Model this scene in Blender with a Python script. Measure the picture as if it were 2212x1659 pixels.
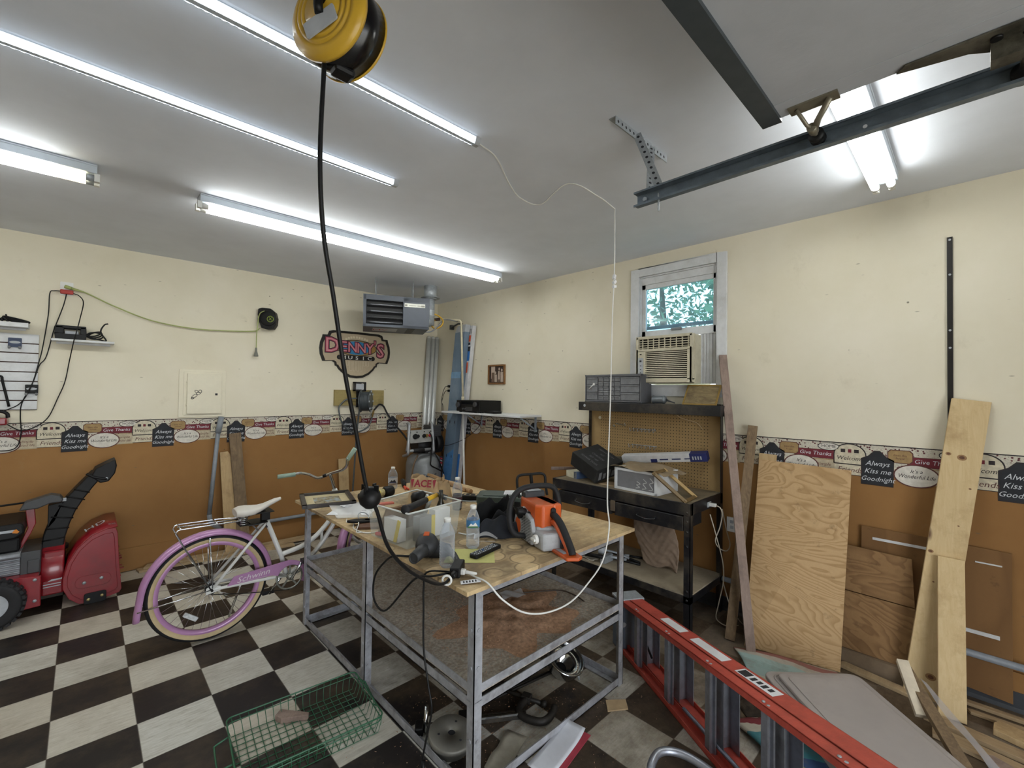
import bpy, bmesh, math, random
from mathutils import Matrix, Vector

for _o in list(bpy.data.objects):
    bpy.data.objects.remove(_o)
SC = bpy.context.scene
COL = SC.collection
RNG = random.Random(7)
PI = math.pi

# ---------------------------------------------------------------- camera
W, H_IMG, FPX = 2212.0, 1659.0, 959.18
YAW, PITCH, ROLL = math.radians(46.0788), math.radians(1.0168), math.radians(0.7473)
_f = Vector((math.cos(YAW) * math.cos(PITCH), math.sin(YAW) * math.cos(PITCH), math.sin(PITCH)))
_r = Vector((math.sin(YAW), -math.cos(YAW), 0))
_u = _r.cross(_f)
_r2 = _r * math.cos(ROLL) + _u * math.sin(ROLL)
_u2 = -_r * math.sin(ROLL) + _u * math.cos(ROLL)
cam_d = bpy.data.cameras.new('camera')
cam = bpy.data.objects.new('camera', cam_d)
COL.objects.link(cam)
cam_d.sensor_fit = 'HORIZONTAL'
cam_d.sensor_width = 36.0
cam_d.lens = FPX / W * 36.0
cam_d.clip_start = 0.02
cam_d.clip_end = 200
cm = Matrix.Identity(4)
for i in range(3):
    cm[i][0], cm[i][1], cm[i][2] = _r2[i], _u2[i], -_f[i]
cam.matrix_world = Matrix.Translation((-3.5665, -5.2355, 1.6356)) @ cm
SC.camera = cam

# ---------------------------------------------------------------- world, view
SC.view_settings.view_transform = 'Standard'
SC.view_settings.look = 'None'
SC.view_settings.gamma = 1.0
SC.view_settings.use_curve_mapping = False
SC.view_settings.exposure = 0.0
SKY_STRENGTH = 7.5
wd = bpy.data.worlds.new('World')
SC.world = wd
wd.use_nodes = True
_nt = wd.node_tree
_bg = _nt.nodes['Background']
_bg.inputs['Color'].default_value = (0.90, 0.95, 1.0, 1)
_bg.inputs['Strength'].default_value = SKY_STRENGTH
LED_E, TUBE_E = 28.0, 24.0

HC = 2.856          # ceiling height
XL, YR = -6.6, -7.3  # far left wall, wall with the overhead door
# sky portal in the open overhead door opening
_pl = bpy.data.lights.new('door_opening_portal', 'AREA')
_pl.shape = 'RECTANGLE'; _pl.size = 2.8; _pl.size_y = 2.15
try:
    _pl.cycles.is_portal = True
except Exception:
    pass
_po = bpy.data.objects.new('door_opening_portal', _pl)
COL.objects.link(_po)
_po.location = (-3.3, YR - 0.05, 1.08)
_po.rotation_euler = (math.radians(90), 0, 0)   # faces +y, into the room

# ---------------------------------------------------------------- helpers
ORG = {}


class MB:
    """collects shapes in world space; build() links them as ONE mesh object"""

    def __init__(s):
        s.v = []; s.f = []; s.m = []; s.s = []

    def add(s, vs, fs, mi=0, M=None, smooth=False):
        b = len(s.v)
        if M is not None:
            s.v += [tuple(M @ Vector(v)) for v in vs]
        else:
            s.v += [tuple(v) for v in vs]
        for f in fs:
            s.f.append([b + i for i in f]); s.m.append(mi); s.s.append(smooth)
        return s

    def box(s, x0, y0, z0, x1, y1, z1, mi=0, M=None):
        vs = [(x, y, z) for z in (z0, z1) for y in (y0, y1) for x in (x0, x1)]
        fs = [(0, 2, 3, 1), (4, 5, 7, 6), (0, 1, 5, 4), (2, 6, 7, 3), (0, 4, 6, 2), (1, 3, 7, 5)]
        return s.add(vs, fs, mi, M)

    def cbox(s, c, d, mi=0, M=None):
        return s.box(c[0] - d[0] / 2, c[1] - d[1] / 2, c[2] - d[2] / 2, c[0] + d[0] / 2, c[1] + d[1] / 2, c[2] + d[2] / 2, mi, M)

    def tube(s, pts, r, n=8, mi=0, M=None, closed=False, smooth=True):
        P = [Vector(p) for p in pts]
        k = len(P)
        rs = r if isinstance(r, (list, tuple)) else [r] * k
        T = []
        for i in range(k):
            if closed:
                t = P[(i + 1) % k] - P[i - 1]
            else:
                t = P[min(i + 1, k - 1)] - P[max(i - 1, 0)]
            T.append(t.normalized() if t.length > 1e-9 else Vector((0, 0, 1)))
        a = Vector((0, 0, 1)) if abs(T[0].z) < 0.9 else Vector((1, 0, 0))
        nrm = (a - T[0] * a.dot(T[0])).normalized()
        vs = []
        for i in range(k):
            nrm = (nrm - T[i] * nrm.dot(T[i]))
            nrm = nrm.normalized() if nrm.length > 1e-6 else T[i].orthogonal().normalized()
            bi = T[i].cross(nrm)
            for j in range(n):
                an = 2 * PI * j / n
                vs.append(P[i] + nrm * (rs[i] * math.cos(an)) + bi * (rs[i] * math.sin(an)))
        fs = []
        kk = k if closed else k - 1
        for i in range(kk):
            for j in range(n):
                a0 = i * n + j; a1 = i * n + (j + 1) % n
                b0 = ((i + 1) % k) * n + j; b1 = ((i + 1) % k) * n + (j + 1) % n
                fs.append((a0, a1, b1, b0))
        s.add(vs, fs, mi, M, smooth)
        if not closed:
            s.add([vs[j] for j in range(n)], [tuple(reversed(range(n)))], mi, M)
            s.add([vs[(k - 1) * n + j] for j in range(n)], [tuple(range(n))], mi, M)
        return s

    def cyl(s, a, b, r, n=16, mi=0, M=None, r2=None):
        return s.tube([a, b], [r, r if r2 is None else r2], n, mi, M)

    def lathe(s, prof, n=24, mi=0, M=None, smooth=True, cap=True):
        vs = []; fs = []
        for (r, z) in prof:
            for j in range(n):
                an = 2 * PI * j / n
                vs.append((r * math.cos(an), r * math.sin(an), z))
        for i in range(len(prof) - 1):
            for j in range(n):
                fs.append((i * n + j, i * n + (j + 1) % n, (i + 1) * n + (j + 1) % n, (i + 1) * n + j))
        s.add(vs, fs, mi, M, smooth)
        if cap and prof[0][0] > 1e-5:
            s.add(vs[:n], [tuple(reversed(range(n)))], mi, M)
        if cap and prof[-1][0] > 1e-5:
            s.add(vs[-n:], [tuple(range(n))], mi, M)
        return s

    def prism(s, poly, z0, z1, mi=0, M=None, mside=None):
        n = len(poly)
        vs = [(x, y, z0) for x, y in poly] + [(x, y, z1) for x, y in poly]
        s.add(vs, [tuple(reversed(range(n))), tuple(range(n, 2 * n))], mi, M)
        s.add(vs, [(i, (i + 1) % n, n + (i + 1) % n, n + i) for i in range(n)], mi if mside is None else mside, M)
        return s

    def flat(s, poly, z=0.0, mi=0, M=None):
        return s.add([(x, y, z) for x, y in poly], [tuple(range(len(poly)))], mi, M)

    def grid(s, fn, nu, nv, mi=0, M=None, smooth=True):
        vs = [fn(i / nu, j / nv) for j in range(nv + 1) for i in range(nu + 1)]
        fs = [(j * (nu + 1) + i, j * (nu + 1) + i + 1, (j + 1) * (nu + 1) + i + 1, (j + 1) * (nu + 1) + i)
              for j in range(nv) for i in range(nu)]
        return s.add(vs, fs, mi, M, smooth)

    def text(s, txt, size, M, mi=0, align='CENTER', sx=1.0, shear=0.0, off=0.0):
        vs, fs = text_mesh(txt, align, shear, off)
        return s.add([(x * size * sx, y * size, 0.0) for x, y in vs], fs, mi, M)

    def build(s, name, mats, parent=None, bevel=0.0, loc=None, solid=0.0, seg=2, recalc=True, subsurf=0, sharp=True):
        if not isinstance(mats, (list, tuple)):
            mats = [mats]
        if parent is not None:
            B = ORG[parent.name]
            inv = B.inverted()
            vs = [tuple(inv @ Vector(v)) for v in s.v]
        else:
            if loc is None:
                xs = [v[0] for v in s.v]; ys = [v[1] for v in s.v]; zs = [v[2] for v in s.v]
                loc = ((min(xs) + max(xs)) / 2, (min(ys) + max(ys)) / 2, min(zs))
            L = Vector(loc)
            vs = [tuple(Vector(v) - L) for v in s.v]
        me = bpy.data.meshes.new(name)
        me.from_pydata(vs, [], s.f)
        for m in mats:
            me.materials.append(m)
        for i, p in enumerate(me.polygons):
            p.material_index = min(s.m[i], len(mats) - 1)
            p.use_smooth = s.s[i]
        if recalc:
            bm = bmesh.new(); bm.from_mesh(me)
            bmesh.ops.remove_doubles(bm, verts=bm.verts, dist=1e-5)
            bmesh.ops.recalc_face_normals(bm, faces=bm.faces)
            bm.to_mesh(me); bm.free()
        me.update()
        o = bpy.data.objects.new(name, me)
        COL.objects.link(o)
        if parent is not None:
            o.parent = parent
            ORG[o.name] = ORG[parent.name]
        else:
            o.location = loc
            ORG[o.name] = Matrix.Translation(loc)
        if solid:
            md = o.modifiers.new('solid', 'SOLIDIFY'); md.thickness = solid; md.offset = 0
        if bevel:
            md = o.modifiers.new('bevel', 'BEVEL'); md.width = bevel; md.segments = seg
            md.limit_method = 'ANGLE'; md.angle_limit = math.radians(40)
        if subsurf:
            md = o.modifiers.new('sub', 'SUBSURF'); md.levels = subsurf; md.render_levels = subsurf
        return o


_TC = {}


def text_mesh(txt, align='CENTER', shear=0.0, off=0.0):
    key = (txt, align, shear, off)
    if key in _TC:
        return _TC[key]
    cu = bpy.data.curves.new('t', 'FONT')
    cu.body = txt; cu.align_x = align; cu.align_y = 'CENTER'; cu.resolution_u = 2; cu.shear = shear
    cu.offset = off
    ob = bpy.data.objects.new('t', cu)
    COL.objects.link(ob)
    dg = bpy.context.evaluated_depsgraph_get()
    ev = ob.evaluated_get(dg)
    me = ev.to_mesh()
    vs = [(v.co.x, v.co.y) for v in me.vertices]
    fs = [tuple(p.vertices) for p in me.polygons]
    ev.to_mesh_clear()
    bpy.data.objects.remove(ob); bpy.data.curves.remove(cu)
    _TC[key] = (vs, fs)
    return vs, fs


def thing(name, label, cat, loc, group=None):
    o = bpy.data.objects.new(name, None)
    o.empty_display_size = 0.05
    COL.objects.link(o)
    o.location = loc
    ORG[o.name] = Matrix.Translation(loc)
    tag(o, label, cat, group)
    return o


def tag(o, label, cat, group=None, kind=None):
    o['label'] = label; o['category'] = cat
    if group: o['group'] = group
    if kind: o['kind'] = kind
    return o


def struct(o):
    o['kind'] = 'structure'
    return o


def fr(o, x, z):
    """frame: origin o, x axis along x, z axis as near z as possible"""
    X = Vector(x).normalized(); Z = Vector(z); Z = (Z - X * Z.dot(X)).normalized(); Y = Z.cross(X)
    M = Matrix.Identity(4)
    for i in range(3):
        M[i][0], M[i][1], M[i][2], M[i][3] = X[i], Y[i], Z[i], o[i]
    return M


def wallB(x, z, y=0.0):      # frame on the back wall: local x right, y up, z out into the room
    return fr((x, y, z), (1, 0, 0), (0, -1, 0))


def wallR(y, z, x=0.0):      # frame on the right wall
    return fr((x, y, z), (0, -1, 0), (-1, 0, 0))


def ellipse(cx, cy, a, b, n=28):
    return [(cx + a * math.cos(2 * PI * i / n), cy + b * math.sin(2 * PI * i / n)) for i in range(n)]


def rrect(x0, y0, x1, y1, r, n=5):
    out = []
    for (cx, cy, a0) in ((x1 - r, y0 + r, -90), (x1 - r, y1 - r, 0), (x0 + r, y1 - r, 90), (x0 + r, y0 + r, 180)):
        for i in range(n + 1):
            a = math.radians(a0 + 90 * i / n)
            out.append((cx + r * math.cos(a), cy + r * math.sin(a)))
    return out


def spline(pts, n=8, closed=False):
    """Catmull-Rom through the points"""
    P = [Vector(p) for p in pts]
    out = []
    k = len(P)
    rng = range(k) if closed else range(k - 1)
    for i in rng:
        if closed:
            p0, p1, p2, p3 = P[i - 1], P[i], P[(i + 1) % k], P[(i + 2) % k]
        else:
            p1, p2 = P[i], P[i + 1]
            p0 = P[i - 1] if i > 0 else p1 * 2 - p2
            p3 = P[i + 2] if i + 2 < k else p2 * 2 - p1
        for j in range(n):
            t = j / n
            out.append(0.5 * ((2 * p1) + (p2 - p0) * t + (2 * p0 - 5 * p1 + 4 * p2 - p3) * t * t + (3 * p1 - p0 - 3 * p2 + p3) * t ** 3))
    if not closed:
        out.append(P[-1])
    return out


# ---------------------------------------------------------------- materials
def srgb(h):
    h = h.lstrip('#')
    c = [int(h[i:i + 2], 16) / 255 for i in (0, 2, 4)]
    return tuple((x / 12.92 if x <= 0.04045 else ((x + 0.055) / 1.055) ** 2.4) for x in c) + (1,)


def nodes(name):
    m = bpy.data.materials.new(name)
    m.use_nodes = True
    nt = m.node_tree
    return m, nt, nt.nodes['Principled BSDF']


def N(nt, t, **kw):
    n = nt.nodes.new(t)
    for k, v in kw.items():
        setattr(n, k, v)
    return n


def setin(n, **kw):
    for k, v in kw.items():
        n.inputs[k.replace('_', ' ')].default_value = v


def ramp(nt, fac, stops):
    r = N(nt, 'ShaderNodeValToRGB')
    els = r.color_ramp.elements
    while len(els) < len(stops):
        els.new(0.5)
    for e, (p, c) in zip(els, stops):
        e.position = p
        e.color = c if isinstance(c, tuple) else (c, c, c, 1)
    nt.links.new(fac, r.inputs['Fac'])
    return r.outputs['Color']


def mixc(nt, fac, a, b, mode='MIX'):
    n = N(nt, 'ShaderNodeMix', data_type='RGBA', blend_type=mode)
    for sock, v in ((n.inputs[0], fac), (n.inputs[6], a), (n.inputs[7], b)):
        if hasattr(v, 'links') or hasattr(v, 'is_linked'):
            nt.links.new(v, sock)
        else:
            sock.default_value = v
    return n.outputs[2]


def coords(nt, scale=(1, 1, 1), kind='Object', rot=(0, 0, 0), loc=(0, 0, 0)):
    tc = N(nt, 'ShaderNodeTexCoord')
    mp = N(nt, 'ShaderNodeMapping')
    mp.inputs['Scale'].default_value = scale
    mp.inputs['Rotation'].default_value = rot
    mp.inputs['Location'].default_value = loc
    nt.links.new(tc.outputs[kind], mp.inputs['Vector'])
    return mp.outputs['Vector']


def noise(nt, vec, scale=5.0, detail=4.0, rough=0.6, dist=0.0):
    n = N(nt, 'ShaderNodeTexNoise')
    n.inputs['Scale'].default_value = scale
    n.inputs['Detail'].default_value = detail
    n.inputs['Roughness'].default_value = rough
    n.inputs['Distortion'].default_value = dist
    nt.links.new(vec, n.inputs['Vector'])
    return n.outputs['Fac']


def bump(nt, bs, h, strength=0.2, dist=0.01):
    b = N(nt, 'ShaderNodeBump')
    b.inputs['Strength'].default_value = strength
    b.inputs['Distance'].default_value = dist
    nt.links.new(h, b.inputs['Height'])
    nt.links.new(b.outputs['Normal'], bs.inputs['Normal'])


def mat(name, col, rough=0.5, metal=0.0, var=0.12, scale=18.0, dirt=None, dirt_amt=0.5, bumps=0.0, spec=None, coat=0.0):
    """plain painted / plastic / metal surface with slight procedural mottling and optional dirt patches"""
    m, nt, bs = nodes(name)
    c = srgb(col) if isinstance(col, str) else col
    v = coords(nt)
    n1 = noise(nt, v, scale, 5)
    lo = tuple(max(0, x * (1 - var)) for x in c[:3]) + (1,)
    hi = tuple(min(1, x * (1 + var)) for x in c[:3]) + (1,)
    colr = ramp(nt, n1, [(0.3, lo), (0.7, hi)])
    if dirt:
        n2 = noise(nt, v, scale * 0.35, 8, 0.7)
        f = ramp(nt, n2, [(0.48, 0.0), (0.68, dirt_amt)])
        colr = mixc(nt, f, colr, srgb(dirt))
    nt.links.new(colr, bs.inputs['Base Color'])
    bs.inputs['Roughness'].default_value = rough
    bs.inputs['Metallic'].default_value = metal
    if spec is not None:
        bs.inputs['Specular IOR Level'].default_value = spec
    if coat:
        bs.inputs['Coat Weight'].default_value = coat
        bs.inputs['Coat Roughness'].default_value = 0.1
    if bumps:
        bump(nt, bs, noise(nt, v, scale * 4, 4), bumps, 0.004)
    return m


def emit(name, col, strength):
    m, nt, bs = nodes(name)
    bs.inputs['Base Color'].default_value = (0.8, 0.8, 0.8, 1)
    bs.inputs['Emission Color'].default_value = col
    bs.inputs['Emission Strength'].default_value = strength
    return m


def wood(name, c1, c2, c3=None, stretch=(14, 14, 0.9), scale=3.0, rough=0.75, dist=1.2, knots=False, var=0.35):
    """sawn wood, grain along the axis with the small stretch value"""
    m, nt, bs = nodes(name)
    v = coords(nt, stretch)
    n1 = noise(nt, v, scale, 6, 0.65, dist)
    col = ramp(nt, n1, [(0.25, srgb(c1)), (0.75, srgb(c2))])
    v2 = coords(nt, (1, 1, 1))
    n2 = noise(nt, v2, 6.0, 6, 0.7)
    if c3:
        col = mixc(nt, ramp(nt, n2, [(0.5, 0.0), (0.72, var * 2)]), col, srgb(c3))
    if knots:
        vo = N(nt, 'ShaderNodeTexVoronoi')
        vo.inputs['Scale'].default_value = 1.0
        v3 = coords(nt, (9, 9, 3.4))
        nt.links.new(v3, vo.inputs['Vector'])
        kf = ramp(nt, vo.outputs['Distance'], [(0.06, 0.9), (0.16, 0.0)])
        col = mixc(nt, kf, col, srgb('#5a3a28'))
    nt.links.new(col, bs.inputs['Base Color'])
    bs.inputs['Roughness'].default_value = rough
    bump(nt, bs, n1, 0.15, 0.004)
    return m


def plywood(name, c1, c2, rot=(0, 0, 0), stretch=(1, 1, 1), scale=2.2, dist=3.0, spots='#3a2a1c', bands=9.0, edge=.25):
    m, nt, bs = nodes(name)
    v = coords(nt, stretch, rot=rot)
    n0 = noise(nt, v, scale, 3, 0.5, 0.6)
    mm = N(nt, 'ShaderNodeMath', operation='MULTIPLY'); mm.inputs[1].default_value = bands
    nt.links.new(n0, mm.inputs[0])
    fr_ = N(nt, 'ShaderNodeMath', operation='FRACT')
    nt.links.new(mm.outputs[0], fr_.inputs[0])
    col = ramp(nt, fr_.outputs[0], [(0.0, srgb(c1)), (edge, srgb(c2)), (0.9, srgb(c2)), (1.0, srgb(c1))])
    n2 = noise(nt, coords(nt), 14, 6, 0.7)
    col = mixc(nt, ramp(nt, n2, [(0.6, 0.0), (0.75, 0.5)]), col, srgb(spots))
    n3 = noise(nt, coords(nt), 60, 4, 0.7)
    col = mixc(nt, ramp(nt, n3, [(0.3, 0.25), (0.7, 0.0)]), col, srgb(c1))
    nt.links.new(col, bs.inputs['Base Color'])
    bs.inputs['Roughness'].default_value = 0.75
    bs.inputs['Specular IOR Level'].default_value = 0.25
    return m


def glassy(name, col=(1, 1, 1, 1), alpha=0.25, rough=0.05, tint=0.0, rise=0.55, trans=None):
    """thin clear plastic: transparent mixed with glossy, so it costs little"""
    m = bpy.data.materials.new(name)
    m.use_nodes = True
    nt = m.node_tree
    for n in list(nt.nodes):
        nt.nodes.remove(n)
    out = N(nt, 'ShaderNodeOutputMaterial')
    tr = N(nt, 'ShaderNodeBsdfTransparent'); tr.inputs['Color'].default_value = (trans or col)[:3] + (1,)
    bs = N(nt, 'ShaderNodeBsdfPrincipled')
    bs.inputs['Base Color'].default_value = col
    bs.inputs['Roughness'].default_value = rough
    lw = N(nt, 'ShaderNodeLayerWeight'); lw.inputs['Blend'].default_value = 0.35
    mm = N(nt, 'ShaderNodeMapRange')
    mm.inputs['To Min'].default_value = alpha; mm.inputs['To Max'].default_value = min(1.0, alpha + rise)
    nt.links.new(lw.outputs['Facing'], mm.inputs['Value'])
    mx = N(nt, 'ShaderNodeMixShader')
    nt.links.new(mm.outputs['Result'], mx.inputs['Fac'])
    nt.links.new(tr.outputs[0], mx.inputs[1]); nt.links.new(bs.outputs[0], mx.inputs[2])
    nt.links.new(mx.outputs[0], out.inputs['Surface'])
    return m
# ---------------------------------------------------------------- shared materials
BLACK = mat('black_plastic', '#0d0d0e', 0.5, var=0.25, spec=0.3)
BLACKR = mat('black_rubber', '#17171a', 0.7, var=0.3)
BLACKM = mat('black_painted_steel', '#15161a', 0.42, 0.0, 0.4, 9, dirt='#6b6152', dirt_amt=0.45)
DGREY = mat('dark_grey_plastic', '#3b3c3e', 0.5)
GREY = mat('grey_plastic', '#7d7f82', 0.5)
LGREY = mat('light_grey_plastic', '#a9adb2', 0.5)
WHITE = mat('white_plastic', '#dcdcd8', 0.45, var=0.05)
WHITEP = mat('white_paint', '#d2d4d6', 0.5, var=0.06, dirt='#8d8876', dirt_amt=0.25)
PAPER = mat('white_paper', '#dedfe2', 0.8, var=0.05)
INK = mat('dark_ink', '#25262c', 0.7)
STEEL = mat('bare_steel', '#a6a8ae', 0.45, 0.3, 0.2, 22, dirt='#5c564c', dirt_amt=0.6)
GALV = mat('galvanised_steel', '#a3a9ae', 0.45, 0.35, 0.15, 40)
DGALV = mat('dark_galvanised_track', '#667079', 0.4, 0.4, 0.2, 20)
CHROME = mat('chrome', '#c8ccd0', 0.12, 1.0, 0.05)
ALU = mat('aluminium', '#a4a8b2', 0.38, 0.8, 0.12, 30, dirt='#6b6660', dirt_amt=0.4)
RED = mat('red_enamel', '#82141e', 0.3, 0.0, 0.12, 6, dirt='#5b2a2a', dirt_amt=0.5, coat=0.4)
REDSTK = mat('red_print', '#b5273a', 0.6)
BLUEP = mat('blue_print', '#2f6fb5', 0.6)
NAVY = mat('navy_print', '#20264f', 0.55)
ORANGE = mat('orange_plastic', '#c4551f', 0.38, var=0.1, scale=10, dirt='#8a4a2c', dirt_amt=0.4, coat=0.2)
YELLOWP = mat('yellow_paint', '#c29a2c', 0.4, var=0.12, scale=8, coat=0.2)
YELLOW = mat('yellow_print', '#d8c23a', 0.7)
KRAFT = mat('kraft_paper', '#b99e78', 0.85, var=0.2, scale=9, bumps=0.3)
TAN = mat('tan_board', '#b79f7c', 0.8)
GOLD = mat('brass_edge', '#a3864a', 0.35, 0.6)

# ---------------------------------------------------------------- floor
def floor_mat():
    m, nt, bs = nodes('checker_tile')
    T = 0.3048
    v = coords(nt, (1 / T, 1 / T, 1), loc=(3.6511 / T, 2.4159 / T, 0.5))
    ck = N(nt, 'ShaderNodeTexChecker')
    ck.inputs['Scale'].default_value = 1.0
    ck.inputs['Color1'].default_value = (0, 0, 0, 1); ck.inputs['Color2'].default_value = (1, 1, 1, 1)
    nt.links.new(v, ck.inputs['Vector'])
    fl = N(nt, 'ShaderNodeVectorMath', operation='FLOOR'); nt.links.new(v, fl.inputs[0])
    wn = N(nt, 'ShaderNodeTexWhiteNoise', noise_dimensions='3D'); nt.links.new(fl.outputs[0], wn.inputs['Vector'])
    st = noise(nt, coords(nt, (4, 26, 1), rot=(0, 0, 0.05)), 3.0, 9, 0.75)
    wcol = ramp(nt, st, [(0.26, srgb('#6e6c65')), (0.42, srgb('#b7b5ab')), (0.6, srgb('#cbcac3')), (1, srgb('#d8d8d4'))])
    bcol = ramp(nt, st, [(0.3, srgb('#121214')), (0.62, srgb('#211f20')), (0.74, srgb('#3d3a39')), (0.82, srgb('#77736e'))])
    wt = mixc(nt, ramp(nt, wn.outputs['Value'], [(0, 0.0), (1, 0.5)]), wcol, srgb('#b8ab94'))
    bt = mixc(nt, ramp(nt, wn.outputs['Value'], [(0, 0.0), (1, 0.28)]), bcol, srgb('#3a2e26'))
    col = mixc(nt, ck.outputs['Color'], bt, wt)
    # seams
    frc = N(nt, 'ShaderNodeVectorMath', operation='FRACTION'); nt.links.new(v, frc.inputs[0])
    sp = N(nt, 'ShaderNodeSeparateXYZ'); nt.links.new(frc.outputs[0], sp.inputs[0])
    def edge(s):
        a = N(nt, 'ShaderNodeMath', operation='SUBTRACT'); a.inputs[1].default_value = 0.5
        nt.links.new(s, a.inputs[0])
        b = N(nt, 'ShaderNodeMath', operation='ABSOLUTE'); nt.links.new(a.outputs[0], b.inputs[0])
        return b.outputs[0]
    mx = N(nt, 'ShaderNodeMath', operation='MAXIMUM')
    nt.links.new(edge(sp.outputs[0]), mx.inputs[0]); nt.links.new(edge(sp.outputs[1]), mx.inputs[1])
    col = mixc(nt, ramp(nt, mx.outputs[0], [(0.491, 0.0), (0.496, 0.7)]), col, srgb('#4a453e'))
    # grime: general, with heavy brown dirt along the right side of the room and under the table
    g = noise(nt, coords(nt, (1, 1, 1)), 2.2, 9, 0.72)
    col = mixc(nt, ramp(nt, g, [(0.46, 0.0), (0.66, 0.35)]), col, srgb('#6c5c47'))
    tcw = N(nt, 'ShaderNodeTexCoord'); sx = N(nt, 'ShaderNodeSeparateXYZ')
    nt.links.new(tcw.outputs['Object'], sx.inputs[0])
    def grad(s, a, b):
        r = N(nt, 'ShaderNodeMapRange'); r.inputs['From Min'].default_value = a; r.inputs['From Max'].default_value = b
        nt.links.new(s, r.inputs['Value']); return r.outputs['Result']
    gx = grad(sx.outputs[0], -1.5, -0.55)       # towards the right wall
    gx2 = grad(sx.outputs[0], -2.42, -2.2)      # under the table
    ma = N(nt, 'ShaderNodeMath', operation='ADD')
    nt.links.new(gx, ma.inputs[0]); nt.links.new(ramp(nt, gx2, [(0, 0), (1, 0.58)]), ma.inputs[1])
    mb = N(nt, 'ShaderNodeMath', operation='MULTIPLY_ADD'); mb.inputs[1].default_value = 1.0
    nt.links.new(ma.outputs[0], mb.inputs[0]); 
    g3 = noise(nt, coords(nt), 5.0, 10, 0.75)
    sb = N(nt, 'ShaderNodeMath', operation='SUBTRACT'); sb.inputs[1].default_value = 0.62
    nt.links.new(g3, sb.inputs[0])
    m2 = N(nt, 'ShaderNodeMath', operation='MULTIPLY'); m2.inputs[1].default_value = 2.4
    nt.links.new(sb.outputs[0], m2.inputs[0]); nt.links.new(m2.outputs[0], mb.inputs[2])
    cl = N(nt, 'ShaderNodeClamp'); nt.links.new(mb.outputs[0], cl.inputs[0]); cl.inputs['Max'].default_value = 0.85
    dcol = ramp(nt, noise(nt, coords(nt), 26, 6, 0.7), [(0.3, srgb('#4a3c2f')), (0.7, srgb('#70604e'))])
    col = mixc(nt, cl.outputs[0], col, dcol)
    nt.links.new(col, bs.inputs['Base Color'])
    rg = ramp(nt, st, [(0.2, 0.32), (0.8, 0.55)])
    nt.links.new(rg, bs.inputs['Roughness'])
    bs.inputs['Specular IOR Level'].default_value = 0.3
    bump(nt, bs, g3, 0.05, 0.003)
    return m


mb = MB(); mb.box(XL, YR, -0.08, 0.1, 0.1, 0.0)
struct(mb.build('floor', floor_mat(), loc=(0, 0, 0)))

# ---------------------------------------------------------------- walls, ceiling
def wall_mat(name, col, c2):
    m, nt, bs = nodes(name)
    v = coords(nt)
    n = noise(nt, v, 1.6, 6, 0.6)
    c = ramp(nt, n, [(0.3, srgb(c2)), (0.7, srgb(col))])
    vo = N(nt, 'ShaderNodeTexVoronoi'); vo.inputs['Scale'].default_value = 4.2; nt.links.new(v, vo.inputs['Vector'])
    c = mixc(nt, ramp(nt, vo.outputs['Distance'], [(0.018, 0.8), (0.03, 0.0)]), c, srgb('#4c4435'))
    vo2 = N(nt, 'ShaderNodeTexVoronoi'); vo2.inputs['Scale'].default_value = 2.6; nt.links.new(coords(nt, (1.6, 1.6, 5), loc=(3, 1, 2)), vo2.inputs['Vector'])
    c = mixc(nt, ramp(nt, vo2.outputs['Distance'], [(0.03, 0.55), (0.06, 0.0)]), c, srgb('#6c6250'))
    n4 = noise(nt, coords(nt, (1, 1, 1), loc=(4, 2, 7)), 3.5, 8, 0.7)
    c = mixc(nt, ramp(nt, n4, [(0.6, 0.0), (0.78, 0.28)]), c, srgb('#9c8f73'))
    nt.links.new(c, bs.inputs['Base Color'])
    bs.inputs['Roughness'].default_value = 0.7
    bs.inputs['Specular IOR Level'].default_value = 0.25
    bump(nt, bs, noise(nt, v, 90, 3), 0.05, 0.003)
    return m


CREAM = wall_mat('cream_wall_paint', '#e3dcc9', '#d9d1ba')
BROWN = wall_mat('brown_wall_paint', '#9a7244', '#8c653a')
CEIL = mat('ceiling_paint', '#dfe4ee', 0.8, var=0.04, scale=3)
ZB = 1.15
mb = MB(); mb.box(XL, 0, 0, 0.1, 0.1, ZB, 1); mb.box(XL, 0, ZB, 0.1, 0.1, HC)
struct(mb.build('wall_back', [CREAM, BROWN], loc=(0, 0, 0)))
# right wall, with the window opening y -3.84..-3.17, z 1.70..2.67
WY0, WY1, WZ0, WZ1 = -3.845, -3.166, 1.70, 2.674
mb = MB()
mb.box(0, YR, 0, 0.1, 0, ZB, 1)
mb.box(0, YR, ZB, 0.1, 0, WZ0); mb.box(0, YR, WZ1, 0.1, 0, HC)
mb.box(0, YR, WZ0, 0.1, WY0, WZ1); mb.box(0, WY1, WZ0, 0.1, 0, WZ1)
struct(mb.build('wall_right', [CREAM, BROWN], loc=(0, 0, 0)))
mb = MB(); mb.box(XL - 0.1, YR, 0, XL, 0.1, ZB, 1); mb.box(XL - 0.1, YR, ZB, XL, 0.1, HC)
struct(mb.build('wall_left', [CREAM, BROWN], loc=(XL, 0, 0)))
mb = MB()
mb.box(XL, YR - 0.1, 0, -4.7, YR, HC); mb.box(-1.9, YR - 0.1, 0, 0.1, YR, HC); mb.box(-4.7, YR - 0.1, 2.15, -1.9, YR, HC)
struct(mb.build('wall_front', CREAM, loc=(0, YR, 0)))
mb = MB(); mb.box(XL - 0.1, YR - 0.1, HC, 0.1, 0.1, HC + 0.1)
struct(mb.build('ceiling', CEIL, loc=(0, 0, HC)))
mb = MB(); mb.box(-14, YR - 12, -0.14, 4, YR - 0.1, -0.09)
struct(mb.build('driveway', mat('concrete', '#c9c5bc', 0.9), loc=(-3, YR - 6, -0.14)))

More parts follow.
